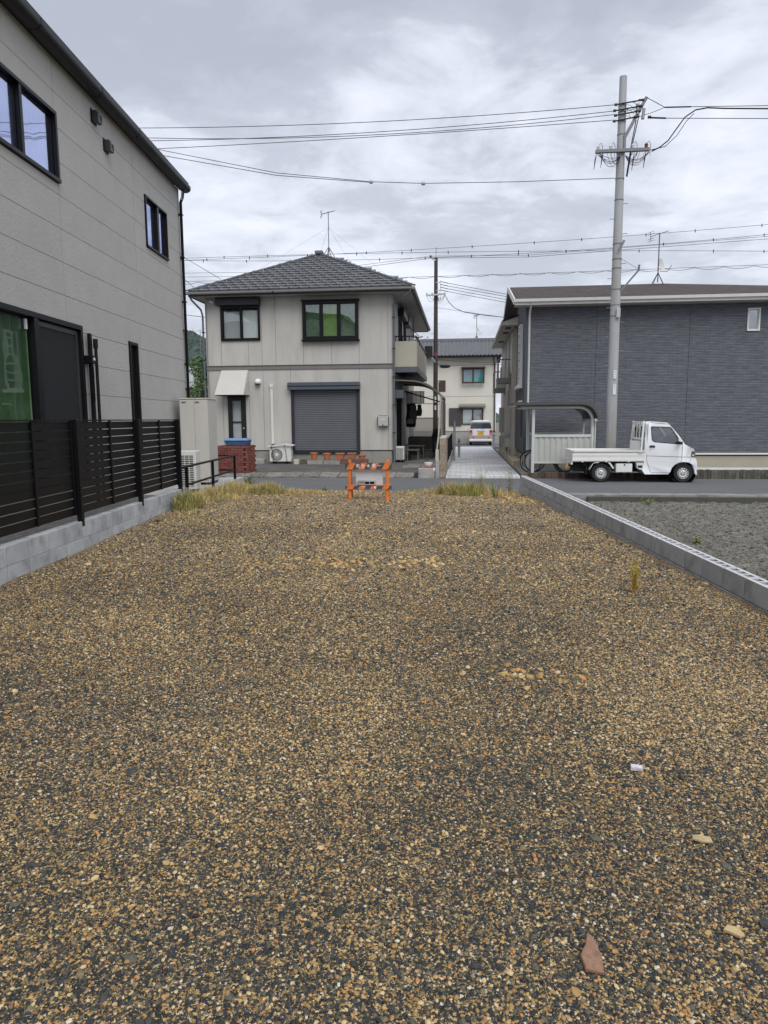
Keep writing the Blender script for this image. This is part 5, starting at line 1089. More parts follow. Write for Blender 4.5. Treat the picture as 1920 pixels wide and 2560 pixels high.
# cab interior
inn = pm('cab interior', (.10, .10, .11), .8, .1)
m = M(); m.box(1.98, 3.1, .08, TW-.08, .5, .62); m.box(1.99, 2.05, .1, TW-.1, .62, .95); m.hexa([(2.75, .1, .62), (3.0, .1, .62), (2.75, TW-.1, .62), (3.0, TW-.1, .62), (2.85, .12, 1.0), (3.0, .12, .95), (2.85, TW-.12, 1.0), (3.0, TW-.12, .95)]); m.ob('dashboard', inn, tk)
seatm = pm('seat vinyl', (.16, .165, .175), .7, .1)
for y in (.14, .77): M().box(2.1, 2.55, y, y+.48, .62, .78).ob('seat', seatm, tk, bevel=.03); M().hexa([(2.06, y, .78), (2.2, y, .78), (2.06, y+.48, .78), (2.2, y+.48, .78), (1.98, y+.03, 1.2), (2.07, y+.03, 1.2), (1.98, y+.45, 1.2), (2.07, y+.45, 1.2)]).ob('seat_back', seatm, tk, bevel=.03); M().box(1.98, 2.06, y+.13, y+.35, 1.22, 1.4).ob('headrest', seatm, tk, bevel=.03)
m = M(); sc_ = Vector((2.72, 1.02, 1.08)); ax1 = Vector((.45, 0, .9)).normalized(); ax2 = Vector((0, 1, 0)); m.tube([sc_+(ax1*math.cos(2*PI*j/24)+ax2*math.sin(2*PI*j/24))*.18 for j in range(25)], .014, 6, cap=False); m.tube([sc_, sc_+Vector((.25, 0, -.2))], .02, 6); m.bar(sc_-ax2*.17, sc_+ax2*.17, .03, .02); m.ob('steering_wheel', rub, tk)
# bed
bedt, bedb = .890, .600
bd = M().box(.03, 1.94, .03, TW-.03, .575, .625).ob('bed_floor', tpaint2, tk)
def gate(x0, x1, y0, y1, nm):
    g_ = M().box(x0, x1, y0, y1, bedb, bedt).ob(nm, tpaint2, tk, bevel=.006)
    return g_
s1 = gate(.0, 1.945, 0, .028, 'side_gate'); s2_ = gate(.0, 1.945, TW-.028, TW, 'side_gate'); tg_ = gate(-.0, .028, .03, TW-.03, 'tailgate')
for g_, y in ((s1, -.012), (s2_, TW)):
    M().box(0, 1.945, y, y+.012, bedt-.035, bedt+.004).ob('top_rail', tpaint2, g_); M().box(0.01, 1.94, y+.004, y+.012, .745, .765).ob('rib', tpaint2, g_); M().box(0.0, 1.945, y, y+.012, bedb-.004, bedb+.05).ob('bottom_rail', tpaint2, g_)
M().box(0.0, 1.945, -.014, -.0125, bedt-.048, bedt-.038).ob('rail_shadow_strip', gapm, s1)  # dark strip painted in as the shadow under the top rail
M().box(-.013, -.001, .03, TW-.03, bedt-.035, bedt+.004).ob('top_rail', tpaint2, tg_); M().box(-.012, -.001, .04, TW-.04, .735, .75).ob('rib', tpaint2, tg_)
M().box(1.78, 1.90, -.03, -.013, .815, .835).ob('latch', tpaint2, s1, bevel=.003); M().box(.015, .04, -.03, -.013, .84, .9).ob('hinge_pin', steel, s1)
for x in (.25, .9, 1.5): M().box(x, x+.05, -.028, -.013, bedb-.03, bedb+.03).ob('hinge', tpaint2, s1)
# guard frame behind the cab
gx = 1.90; gf = M()
for y in (.03, TW-.03): gf.bar((gx-.05, y, bedb), (gx+.02, y+(.07 if y < .5 else -.07), 1.70), .04, .045)
gf.bar((gx, .1, 1.665), (gx, TW-.1, 1.665), .04, .04); gf.bar((gx-.02, .06, 1.21), (gx-.02, TW-.06, 1.21), .03, .04)
for y in (.40, .75, 1.08): gf.bar((gx-.01, y, 1.21), (gx, y, 1.66), .025, .025)
gfo = gf.ob('guard_frame', tpaint2, tk)
m = corr(gx-.04, 0, .06, TW-.06, bedt-.1, 1.14, 'y'); m.ob('front_panel', tpaint2, gfo, recalc=False)
M().box(gx+.005, gx+.03, .55, .68, 1.5, 1.62).ob('work_lamp', pm('lamp shade tan', (.42, .36, .24), .6), gfo)
# chassis, boxes, lights, plate
M().box(.05, 3.1, .35, .5, .40, .57).ob('chassis_rail', rub, tk); M().box(.05, 3.1, TW-.5, TW-.35, .40, .57).ob('chassis_rail', rub, tk)
m = M(); m.box(.1, .45, .3, 1.1, .28, .5); m.tube([(.8, .1, .27), (.8, TW-.1, .27)], .05, 10); m.tube([(.35, .12, .50), (.35, .26, .50)], .035, 10); m.box(1.3, 1.9, .6, 1.2, .26, .5); m.ob('underbody', rub, tk)
tb = M().box(1.20, 1.64, .01, .3, .285, .525).ob('tool_box', tpaint2, tk, bevel=.012); M().lathe([(0, -.008), (.02, -.008), (.024, 0)], 12, (1.43, .01, .49), 'y').ob('lock', darkfr, tb)
fb = M().prism([cu(235, 1095), cu(395, 1095), cu(392, 1255), cu(320, 1250), cu(262, 1220), cu(250, 1140)], .02, .25, lambda x, z, h: (x, h, z)).ob('step_box', tpaint2, tk, bevel=.01); M().box(cu(278, 0)[0], cu(368, 0)[0], .012, .019, cu(0, 1205)[1], cu(0, 1155)[1]).ob('opening', rub, fb)
gd = M()
for pts in ([(.47, .37), (.56, .53), (.62, .555), (.72, .56)], [(.98, .56), (1.02, .53), (1.12, .39)]): 
    for q in range(len(pts)-1): gd.bar((pts[q][0], .10, pts[q][1]), (pts[q+1][0], .10, pts[q+1][1]), .2, .022, up=(0, 1, 0)) if 0 else gd.hexa([(pts[q][0], .01, pts[q][1]-.014), (pts[q+1][0], .01, pts[q+1][1]-.014), (pts[q][0], .24, pts[q][1]-.014), (pts[q+1][0], .24, pts[q+1][1]-.014), (pts[q][0]+.03, .01, pts[q][1]+.014), (pts[q+1][0]+.03, .01, pts[q+1][1]+.014), (pts[q][0]+.03, .24, pts[q][1]+.014), (pts[q+1][0]+.03, .24, pts[q+1][1]+.014)])
gd.ob('mudguard', tpaint2, tk); M().box(.40, .415, .03, .25, .22, .48).ob('mud_flap', rub, tk)
for y in (.06, TW-.32): 
    tl = M().box(-.03, .03, y, y+.26, .49, .585).ob('tail_light', pm('tail light red', (.35, .012, .015), .25), tk, bevel=.006); M().box(-.034, -.03, y+.09, y+.17, .495, .58).ob('reverse_lens', white, tl)
M().box(-.028, .02, .03, TW-.03, .5, .59).ob('rear_beam', tpaint2, tk)
np_ = M().hexa([(-.09, .36, .36), (-.085, .36, .36), (-.09, .69, .36), (-.085, .69, .36), (-.05, .36, .53), (-.045, .36, .53), (-.05, .69, .53), (-.045, .69, .53)]).ob('number_plate', pm('yellow plate', (.75, .46, .02), .5, .04), tk)
# wheels
rimm = pm('steel wheel', (.50, .51, .52), .4, .08, metal=.3)
def wheel(par, x, y, z, r, out, name='wheel', w=.15):
    s = -1 if out < 0 else 1
    pr = [(r*.60, 0), (r*.64, .012), (r*.90, .004), (r*.985, .03), (r, .055), (r, w-.045), (r*.97, w-.01), (r*.6, w)]
    t_ = M().lathe([(a, -s*(b)) for a, b in pr], 36, (x, y, z), 'y').ob(name, rub, par, smooth=40)
    M().lathe([(r*.62, -s*.004), (r*.60, -s*.018), (r*.56, -s*.03), (r*.44, -s*.012), (r*.30, -s*.02), (r*.22, -s*.006), (r*.1, -s*.004), (0, -s*.004)], 32, (x, y, z), 'y').ob('rim', rimm, t_, smooth=30)
    m = M()
    for k in range(12):
        a = 2*PI*k/12; c = Vector((x+r*.475*math.cos(a), y-s*.006, z+r*.475*math.sin(a))); m.add([c+Vector((math.cos(2*PI*j/8)*.014, 0, math.sin(2*PI*j/8)*.014)) for j in range(8)], [tuple(range(8))])
    for k in range(4):
        a = 2*PI*k/4+.4; c = Vector((x+r*.17*math.cos(a), y+s*.004, z+r*.17*math.sin(a))); m.add([c+Vector((math.cos(2*PI*j/8)*.012, 0, math.sin(2*PI*j/8)*.012)) for j in range(8)], [tuple(range(8))])
    m.ob('vent_hole', rub, t_, recalc=False)
    return t_
fx = wheel_c[0]
for x in (.80, fx):
    wheel(tk, x, .03, .265, .265, -1); wheel(tk, x, TW-.03, .265, .265, 1)
m = M(); m.lathe([(.34, .02), (.34, .45)], 30, (fx, 0, .265), 'y'); m.box(fx-.34, fx+.34, .45, .47, .1, .6); m.ob('wheel_housing', rub, tk, recalc=False)

# ================================================================== SMALL VAN SEEN FROM BEHIND
vn = thing('van', 'white and pink boxy small van parked at the end of the lane', 'van', (1.16, 47.8, .015), local=True)
vw = pm('van white', (.70, .71, .72), .3, .02, coat=.4); vp = pm('van pink', (.40, .30, .28), .35, .03, coat=.4); vg = glass('van glass', (.25, .28, .3), .12)
def van_sec(y, top, wtop):
    hw = .74; return [(-hw, .28), (-hw-.01, .55), (-hw-.005, .85), (-hw+.03, 1.05), (-wtop, top-.14), (-wtop+.07, top-.03), (-wtop+.25, top), (wtop-.25, top), (wtop-.07, top-.03), (wtop, top-.14), (hw-.03, 1.05), (hw+.005, .85), (hw+.01, .55), (hw, .28)]
secs = [(0, 1.60, .62), (.06, 1.64, .64), (.5, 1.66, .65), (2.0, 1.66, .65), (2.5, 1.6, .62), (2.85, 1.12, .66), (3.3, .98, .66)]
m = M(); vs = []
for y, tp, wt_ in secs: vs += [(x, y, min(z, tp)) for x, z in van_sec(y, tp, wt_)]
k = 14
for i in range(len(secs)-1):
    for j in range(k): m_i = 1 if j in (0, 12) else 0; m.add([vs[i*k+j], vs[i*k+(j+1) % k], vs[(i+1)*k+(j+1) % k], vs[(i+1)*k+j]], [(0, 1, 2, 3)], m_i)
m.add(vs[:k], [tuple(range(k))]); m.add(vs[-k:], [tuple(range(k))]); m.ob('body', [vw, vp], vn, bevel=.02, seg=2)
M().hexa([(-.70, -.03, .42), (.70, -.03, .42), (-.74, .05, .42), (.74, .05, .42), (-.72, -.02, .66), (.72, -.02, .66), (-.745, .04, .66), (.745, .04, .66)]).ob('lower_tailgate', vp, vn, bevel=.01)
for sx in (-1, 1): M().box(sx*.66-.10, sx*.66+.10, -.015, .05, .4, .80).ob('corner_panel', vp, vn, bevel=.015)
M().box(-.55, .55, -.028, .0, .64, 1.08).ob('tailgate', vw, vn, bevel=.02)
M().box(-.75, .75, -.06, .1, .26, .42).ob('bumper', vw, vn, bevel=.03, seg=2); M().box(-.6, .6, -.03, .2, .16, .26).ob('diffuser', rub, vn)
M().hexa([(-.70, -.016, 1.10), (.70, -.016, 1.10), (-.70, .03, 1.10), (.70, .03, 1.10), (-.63, -.006, 1.50), (.63, -.006, 1.50), (-.63, .04, 1.50), (.63, .04, 1.50)]).ob('rear_window', pm('dark rear glass', (.035, .042, .052), .06, .3, 3, spec=.8), vn, bevel=.03, seg=2)
M().hexa([(.05, -.022, 1.12), (.48, -.022, 1.12), (.05, -.018, 1.12), (.48, -.018, 1.12), (.12, -.012, 1.44), (.44, -.012, 1.44), (.12, -.010, 1.44), (.44, -.010, 1.44)]).ob('seat_view', pm('pale van interior', (.22, .22, .2), .3), vn) if 0 else None
M().box(-.66, .66, -.05, .12, 1.54, 1.60).ob('roof_spoiler', vw, vn, bevel=.02)
for sx in (-1, 1):
    tl = M().box(sx*.66-.085, sx*.66+.085, -.035, .06, .76, 1.02).ob('tail_light', pm('van light red', (.42, .015, .02), .2), vn, bevel=.02, seg=2); M().box(sx*.66-.07, sx*.66+.07, -.039, -.03, .77, .84).ob('clear_lens', pm('clear lens', (.55, .3, .28), .2), tl); M().lathe([(0, -.05), (.035, -.05), (.035, -.02)], 12, (sx*.5, 0, .52), 'y').ob('reflector', pm('reflector red', (.2, .01, .01), .3), vn)
M().box(-.25, .25, -.055, -.028, .93, .97).ob('garnish', steel, vn, bevel=.006)
pl = M().box(-.2, .2, -.045, -.029, .70, .90).ob('number_plate', MATS['yellow plate'], vn); 
m = M()
for x in (-.13, -.05, .05, .12): m.box(x-.022, x+.022, -.048, -.046, .73, .81)
m.box(-.07, .08, -.048, -.046, .835, .87); m.ob('plate_marks', pm('plate marks', (.25, .17, .03), .6), pl)
M().bar((.05, -.04, 1.11), (.28, -.045, 1.16), .015, .015).ob('wiper', rub, vn); m = M(); m.tube([(-.06+.0, -.032, 1.03), (-.02, -.034, 1.06), (.03, -.034, 1.055), (.05, -.032, 1.03)], .008, 5); m.ob('emblem', steel, vn)
M().box(-.92, -.76, 2.3, 2.4, 1.0, 1.14).ob('side_mirror', vw, vn, bevel=.02)
for x in (-.72, .58):
    for y in (.5, 2.8): M().lathe([(0, 0), (.17, 0), (.27, .01), (.27, .14), (0, .14)], 24, (x, y, .27), 'x').ob('wheel', rub, vn, smooth=40)

# ================================================================== CREAM HOUSE AT THE END OF THE LANE
wh = thing('house', 'cream two-storey house with wavy grey roof tiles behind the van', 'house', (0, 53, 0)); TB = 51.6
def WM(a, b, d): return (a, TB-d, b)
cream = pm('cream render', (.60, .58, .515), .9, .05, 1.5, .4, 60)
WH = [(-.1, 1.42, 4.35, 5.3), (-.12, 1.42, 1.36, 2.5), (-1.78, -1.28, 3.7, 4.5)]
m = M()
for r in rect_minus([(-9, 2.3, .9, 6.15)], WH): m.box(*r, -.15, 0, mp=WM)
m.box(2.15, 2.3, TB+.16, 59, .9, 6.15); m.box(-9, -8.85, TB+.16, 59, .9, 6.15); m.box(-8.8, 2.1, 58.9, 59, .9, 6.15); m.ob('wall', cream, wh)
M().box(-8.98, 2.28, TB+.02, 58.9, -.1, .9).ob('foundation', pm('grey foundation', (.34, .34, .32), .9, .1), wh); M().box(-9, 2.3, 3.35, 3.38, .0, .012, mp=WM).ob('joint_line', pm('joint beige', (.4, .39, .33), .9), wh); M().box(-9, 2.3, .9, .93, .0, .02, mp=WM).ob('base_line', pm('joint beige', (.4, .39, .33)), wh)
bro = pm('brown window frame', (.055, .03, .022), .5, .1)
teal = pm('teal blind', (.05, .42, .45), .8, .15, 4); pt = pm('pale teal blind', (.22, .40, .43), .8, .08)
w = window(wh, WM, -.12, 1.46, 4.25, 5.32, mull=(.66,), fw=.1, proud=.3, frame=bro, gl=clear, depth=.24, sash=.04)
M().box(0, .64, 4.3, 5.25, -.05, -.04, mp=WM).ob('blind', pt, w); M().box(.68, 1.36, 4.3, 5.25, -.05, -.04, mp=WM).ob('blind', teal, w); M().hexa([(-.2, TB-.42, 5.322), (1.54, TB-.42, 5.322), (-.2, TB, 5.322), (1.54, TB, 5.322), (-.15, TB-.38, 5.36), (1.5, TB-.38, 5.36), (-.15, TB, 5.44), (1.5, TB, 5.44)]).ob('window_hood', bro, w)
w = window(wh, WM, -.12, 1.42, 1.36, 2.5, mull=(.66,), fw=.06, proud=.05, frame=bro, gl=clear); M().box(-.08, .64, 1.4, 2.45, -.14, -.13, mp=WM).ob('blind', wblind, w); M().box(.68, 1.38, 1.4, 2.45, -.14, -.13, mp=WM).ob('blind', grw, w)
M().box(-1.02, -.14, 1.28, 2.54, .01, .09, mp=WM).ob('shutter_case', pm('shutter case', (.055, .05, .05), .6, .1), w); M().hexa([(-.3, TB-.45, 2.62), (1.56, TB-.45, 2.62), (-.3, TB, 2.62), (1.56, TB, 2.62), (-.3, TB-.45, 2.68), (1.56, TB-.45, 2.68), (-.3, TB, 2.84), (1.56, TB, 2.84)]).ob('window_awning', pm('awning olive', (.20, .195, .16), .6), w)
M().box(-1.78, -1.28, 3.7, 4.5, -.1, .03, mp=WM).ob('dark_window', bro, wh)
pipe([(2.05, TB-.5, 6.0), (2.12, TB-.08, 5.8), (2.15, TB-.08, 5.6), (2.2, TB-.08, .3)], .04, 'downpipe', black, wh)
# tiled roof modelled as a rippled sheet of courses
m = M(); nx, nr = 300, 17; y0, y1, z0, z1 = TB-.65, TB+2.6, 6.16, 7.45; x0, x1 = -9.6, 2.85
for r_ in range(nr):
    vs = []
    for i in range(nx+1):
        x = lerp(x0, x1, i/nx); ph_ = (x/.27) % 1; h = .05*math.sin(2*PI*ph_)+.03*abs(math.sin(PI*ph_))
        for q, up_ in ((r_/nr, .05), ((r_+1.15)/nr, .0)): vs.append((x, lerp(y0, y1, q), lerp(z0, z1, q)+h+up_))
    m.add(vs, [(2*i, 2*i+2, 2*i+3, 2*i+1) for i in range(nx)])
    vs2 = []
    for i in range(nx+1): a_ = vs[2*i]; vs2 += [a_, (a_[0], a_[1]+.01, a_[2]-.06)]
    m.add(vs2, [(2*i, 2*i+1, 2*i+3, 2*i+2) for i in range(nx)])
rtile = m.ob('roof_tiles', pm('silver grey tile', (.21, .22, .235), .35, .2, 6), wh, recalc=False, smooth=60); rtile['kind'] = 'stuff'
M().add([(x0, y0+.1, z0-.05), (x1, y0+.1, z0-.05), (x1, y1, z1-.05), (x0, y1, z1-.05), (x0, y1+3.3, z0-.05), (x1, y1+3.3, z0-.05)], [(0, 1, 2, 3), (3, 2, 5, 4)]).ob('roof_deck', darkfr, wh, recalc=False)
M().bar((x0, y1, z1+.1), (x1, y1, z1+.1), .3, .26).ob('ridge', pm('ridge tile', (.13, .135, .145), .5, .15), wh, bevel=.05); M().box(x0, x1, y0+.0, y0+.06, z0-.14, z0+.0).ob('eave_board', darkfr, wh); M().box(-9, 2.3, y0+.06, TB, 6.08, 6.1).ob('soffit', cream, wh)
antenna('small antenna with dish on the ridge of the cream house', (.92, 54.2, 7.55), 1.8, 1.1, dish=True, sc=.7)
# ================================================================== UTILITY POLES AND WIRES
polem = pm('concrete pole', (.36, .37, .385), .8, .12, 1.5, .5, 60, c2=(.25, .24, .21), c2pos=.58, c2scale=1.4, c2soft=.14, stretch=(2, 2, .25))
up_ = thing('utility_pole', 'tall grey concrete utility pole behind the white truck', 'utility pole', (4.45, 22.3, .1))
PX, PY = 4.45, 22.3
def pr_(z): return lerp(.168, .102, (z-.1)/11.3)
M().tube([(PX, PY, .05), (PX, PY, 4), (PX, PY, 8), (PX, PY, 11.43)], [pr_(.1), pr_(4), pr_(8), pr_(11.43)], 28).ob('shaft', polem, up_, smooth=40)
def band(z, par, h=.03): 
    r = pr_(z)+.008; return M().lathe([(r-.01, -h/2), (r, -h/2), (r, h/2), (r-.01, h/2)], 24, (PX, PY, z)).ob('band', hwm, par)
for z in (10.65, 10.47, 10.22, 9.86, 9.38, 8.65, 8.07, 6.84, 6.41, 6.15, 5.55, 5.1, 4.78): band(z, up_)
ca = M().box(3.71, 5.21, PY-.21, PY-.12, 9.335, 9.425).ob('crossarm', hwm, up_, bevel=.006)
porc = pm('porcelain', (.62, .62, .6), .3, .05)
for x in (3.79, 4.14, 4.75, 5.12):
    i_ = M().lathe([(.03, 0), (.05, .03), (.04, .06), (.055, .08), (.03, .12), (0, .13)], 12, (x, PY-.165, 9.426)).ob('insulator', porc if x < 5 else pm('red arrester', (.16, .02, .02), .5), ca, smooth=60)
    m = M(); m.tube([(x, PY-.165, 9.54), (x+.07, PY-.2, 9.6), (x+.11, PY-.2, 9.5), (x+.10, PY-.2, 9.2)], .007, 5); m.ob('jumper', wirem, i_)
sa = M().bar((4.53, PY-.1, 9.76), (5.09, PY-.12, 10.80), .07, .09).ob('slanted_arm', hwm, up_, bevel=.006)
m = M(); m.bar((4.53, PY-.1, 9.35), (4.53, PY-.1, 9.82), .06, .08); m.ob('arm_bracket', hwm, up_)
for k, z in enumerate((10.66, 10.50, 10.37, 10.22)):
    x1 = 4.93-.04*k
    m = M(); m.tube([(4.2, PY-.14, z-.03), (x1, PY-.16, z+.05)], .020, 8); m.ob('strain_clamp', rub, up_)
    for x, r in ((4.24-.03*(k % 2), .042), (x1+.05, .04), (x1-.03, .035)): M().lathe([(0, -.05), (r, -.03), (r*.8, 0), (r, .03), (0, .05)], 12, (x, PY-.15, z-.03 if x < 4.5 else z+.06), 'x').ob('disc_insulator', pm('dark insulator', (.03, .03, .035), .35), up_, smooth=60)
rng = random.Random(3)
def loop(p0, p1, sag, r=.005, par=up_, nm='loose_cable'):
    p0, p1 = Vector(p0), Vector(p1); m = M(); m.tube([p0.lerp(p1, k/10)+Vector((0, 0, -sag*4*(k/10)*(1-k/10))) for k in range(11)], r, 5); return m.ob(nm, wirem, par)
for k in range(9): loop((3.75+.12*k*rng.random(), PY-.16, 9.33), (4.4, PY-.2, 9.18+.04*rng.random()), .06+.3*rng.random(), .005+.003*(k % 2))
for k in range(9): loop((4.55, PY-.18, 9.2+.05*rng.random()), (4.7+.55*rng.random(), PY-.16, 9.32), .05+.28*rng.random(), .005+.003*(k % 2))
for k in range(8): loop((4.5, PY-.16, 10.1+.6*rng.random()), (4.95-.2*rng.random(), PY-.14, 10.15+.6*rng.random()), -.12+.25*rng.random(), .005)
for x, z in ((3.74, 9.0), (3.93, 9.05), (4.8, 8.95), (5.12, 9.0)):
    M().tube([(x, PY-.16, 9.33), (x-.03, PY-.16, z+.15), (x-.06, PY-.16, z-.12)], [.006, .02, .006], 6).ob('fuse', rub, up_)
M().tube([(4.82, PY-.13, 10.2), (4.72, PY-.14, 9.6), (4.6, PY-.15, 8.68)], .014, 6).ob('riser_cable', wirem, up_); M().tube([(4.88, PY-.13, 10.25), (4.75, PY-.14, 9.6), (4.62, PY-.15, 8.66)], .014, 6).ob('riser_cable', wirem, up_)
m = M(); m.tube([(4.85, PY-.12, 10.62), (4.85, PY-.12, 10.35)], .05, 12); m.tube([(5.03, PY-.12, 10.5), (5.0, PY-.12, 10.22)], .045, 12); m.ob('cutout', pm('grey cutout', (.3, .31, .32), .5), up_)
br = M().bar((4.58, PY-.06, 5.5), (5.07, PY-.1, 6.08), .05, .05).ob('bracket_arm', hwm, up_); M().tube([(5.06, PY-.1, 6.05), (5.07, PY-.1, 6.22)], .03, 8).ob('arm_tip', hwm, br); M().tube([(4.5, PY-.15, 6.42), (5.05, PY-.1, 6.1)], .006, 5).ob('stay_wire', hwm, br)
M().bar((4.6, PY-.2, 6.9), (4.46, PY-.22, 6.62), .03, .06).ob('short_bracket', hwm, up_); M().box(4.45, 4.56, PY-.24, PY-.16, 4.72, 4.98).ob('junction_box', pm('junction box', (.42, .43, .42), .5), up_, bevel=.006)
for k in range(16):
    z = 2.5+k*.42; sg = 1 if k % 2 else -1; r = pr_(z)
    if z < 8.2: M().tube([(PX+sg*r*.9, PY-.05, z), (PX+sg*(r+.13), PY-.05, z)], .009, 6).ob('step_bolt', hwm, up_)
pls = pm('pole plate', (.62, .65, .72), .5, .04)
p1_ = M().box(4.43, 4.52, PY-.178, PY-.160, 2.94, 3.19).ob('number_sign', pls, up_, bevel=.004)
p2_ = M().prism([(.045*math.cos(a), .115+.045*math.sin(a)) for a in [PI*k/8 for k in range(9)]]+[(.045*math.cos(a), -.115+.045*math.sin(a)) for a in [PI+PI*k/8 for k in range(9)]], 0, .02, lambda a, b, h: (4.475+a, PY-.18+h, 2.63+b)).ob('name_sign', pls, up_)
def text_on(par, body, size, loc, rot, mat, name='lettering', ext=.0008, align='CENTER', spacing=1.0):
    cu_ = bpy.data.curves.new('lettering', 'FONT'); cu_.body = body; cu_.size = size; cu_.align_x = align; cu_.align_y = 'CENTER'; cu_.extrude = ext; cu_.space_character = spacing; cu_.resolution_u = 3; cu_.offset = size*.012
    t_ = bpy.data.objects.new('tmp', cu_); col.objects.link(t_); dg = bpy.context.evaluated_depsgraph_get(); me = bpy.data.meshes.new_from_object(t_.evaluated_get(dg)); bpy.data.objects.remove(t_)
    me.materials.clear(); me.materials.append(mat); o = inst(name, me, par, loc, rot); return o
ink = pm('black ink', (.02, .02, .025), .7)
for k, ch in enumerate('フーー'): text_on(p1_, ch, .055, (4.475, PY-.1805, 3.135-k*.07), (PI/2, 0, 0), ink)
for k, ch in enumerate('Aーー'): text_on(p2_, ch, .05, (4.475, PY-.1825, 2.74-k*.065), (PI/2, 0, 0), ink)

WG = 'overhead wires'
def wire(label, pts, r=.0085, n=60, ext=None, fit=True, name='overhead_wire', ticks=0, tickh=.10):
    s = [p[0] for p in pts]; t = [p[1] for p in pts]; z = [p[2] for p in pts]
    o = thing(name, label, 'wire', pts[0], group=WG)
    if fit:
        c = np.polyfit(s, z, 2); s0, s1 = (min(s), max(s)) if ext is None else ext; d = np.polyfit(s, t, 1) if len(set(t)) > 1 else (0, t[0])
        P = [(a, float(np.polyval(d, a)), float(np.polyval(c, a))) for a in np.linspace(s0, s1, n)]
    else: P = pts
    M().tube(P, r, 6).ob('cable', wirem, o, smooth=180)
    if ticks:
        m = M(); acc = 0
        for k in range(1, len(P)):
            acc += abs(P[k][0]-P[k-1][0])
            if acc > ticks*rng.uniform(.8, 1.2): acc = 0; p = P[k]; m.tube([(p[0], p[1], p[2]-tickh), (p[0], p[1], p[2]), (p[0], p[1], p[2]+tickh*.7)], [.012, .03, .008], 5)
        if m.v: m.ob('bird_spikes', wirem, o)
    return o
t = PY-.15
wire('topmost wire leaving the concrete pole to the left', [(4.26, t, 10.63), (-2.83, t, 10.51), (-9.81, t, 10.68)], ext=(-28, 4.22))
wire('second wire from the top left of the concrete pole', [(4.16, t, 10.46), (-2.83, t, 10.22), (-7.39, t, 10.24), (-9.6, t, 10.30)], ext=(-28, 4.16))
wire('third wire from the top left of the concrete pole', [(4.26, t, 10.37), (-2.83, t, 10.15), (-7.39, t, 10.25), (-9.67, t, 10.39)], ext=(-20, 4.22))
wire('fourth wire from the top left of the concrete pole', [(4.21, t, 10.22), (-2.83, t, 10.09), (-9.47, t, 10.06)], ext=(-28, 4.16))
w5 = wire('lowest sagging wire with two round connectors over the pale house', [(4.3, t, 8.64), (1.5, t, 8.655), (-1.24, t, 8.72), (-2.8, t, 8.83), (-5.68, t, 9.2), (-9.17, t, 9.99), (-14, t, 11.2)], fit=False)
for x, z in ((-1.24, 8.72), (-2.8, 8.83)): M().lathe([(0, -.07), (.05, -.05), (.06, 0), (.05, .05), (0, .07)], 12, (x, t, z), 'x').ob('connector', pm('grey connector', (.45, .46, .46), .5), w5, smooth=60)
wire('lower strand splitting off beyond the round connector', [(-2.8, t, 8.81), (-5.69, t, 9.13), (-9.11, t, 9.83), (-14, t, 11.0)], fit=False, r=.009)
wr = wire('steel bridle and messenger wire leaving the concrete pole to the right', [(5.08, t, 10.78), (5.59, t, 10.49), (6.3, t, 10.47), (8.43, t, 10.39), (20, t, 10.1), (34, t, 10.5)], fit=False, r=.009)
M().tube([(4.85, t, 10.26), (5.22, t, 10.36), (5.59, t, 10.49)], .008, 5).ob('bridle', wirem, wr); M().tube([(5.59, t, 10.49), (6.3, t, 10.47)], .018, 6).ob('armour_rod', wirem, wr)
wire('thick bundled cable curving down to the crossarm of the concrete pole', [(34, t, 10.3), (20, t, 9.98), (8.43, t, 10.31), (7.2, t, 10.38), (6.75, t, 10.42), (6.43, t, 10.38), (6.15, t, 10.2), (5.89, t, 9.84), (5.72, t, 9.6), (5.5, t, 9.43), (5.28, t, 9.33)], fit=False, r=.018)
wire('thin wire beside the bundled cable curving down to the crossarm', [(6.4, t+.02, 10.30), (6.2, t+.02, 10.1), (5.95, t+.02, 9.72), (5.65, t+.02, 9.45), (5.25, t+.02, 9.37)], fit=False, r=.010)
wl = wire('lower wire leaving the concrete pole to the right', [(5.2, t, 10.235), (5.63, t, 10.2), (8.45, t, 10.05), (20, t, 9.7), (34, t, 10)], fit=False, r=.009); M().tube([(5.2, t, 10.235), (5.63, t, 10.2)], .024, 8).ob('strain_clamp', rub, wl); m = M(); m.lathe([(0, -.06), (.05, -.03), (.03, 0), (.05, .03), (0, .06)], 12, (5.18, t, 10.25), 'x'); m.ob('disc_insulator', MATS['dark insulator'], wl)
# service drops to the pale house
sdp = wire('steep service drop to the left eave of the pale house', [(-9.28, 25.9, 6.12), (-9.9, 25.3, 6.75), (-11.2, 24.05, 8.3), (-13, 22.3, 10.6)], fit=False, r=.008); m = M()
for k in range(3): m.lathe([(0, -.05), (.035, -.03), (.035, .03), (0, .05)], 8, (-9.25+.05*k, 25.88, 6.1-.03*k))
m.ob('drop_insulator', porc, sdp)
wire('second service drop reaching the roof edge of the pale house', [(-8.6, 25.3, 6.75), (-9.6, 24.6, 7.35), (-11, 23.6, 8.6), (-12.5, 22.5, 10.2)], fit=False, r=.008)
wire('low cable reaching the left side of the pale house', [(-9.52, 26.5, 5.6), (-11, 25.8, 5.75), (-14, 24, 6.6)], fit=False, r=.01)
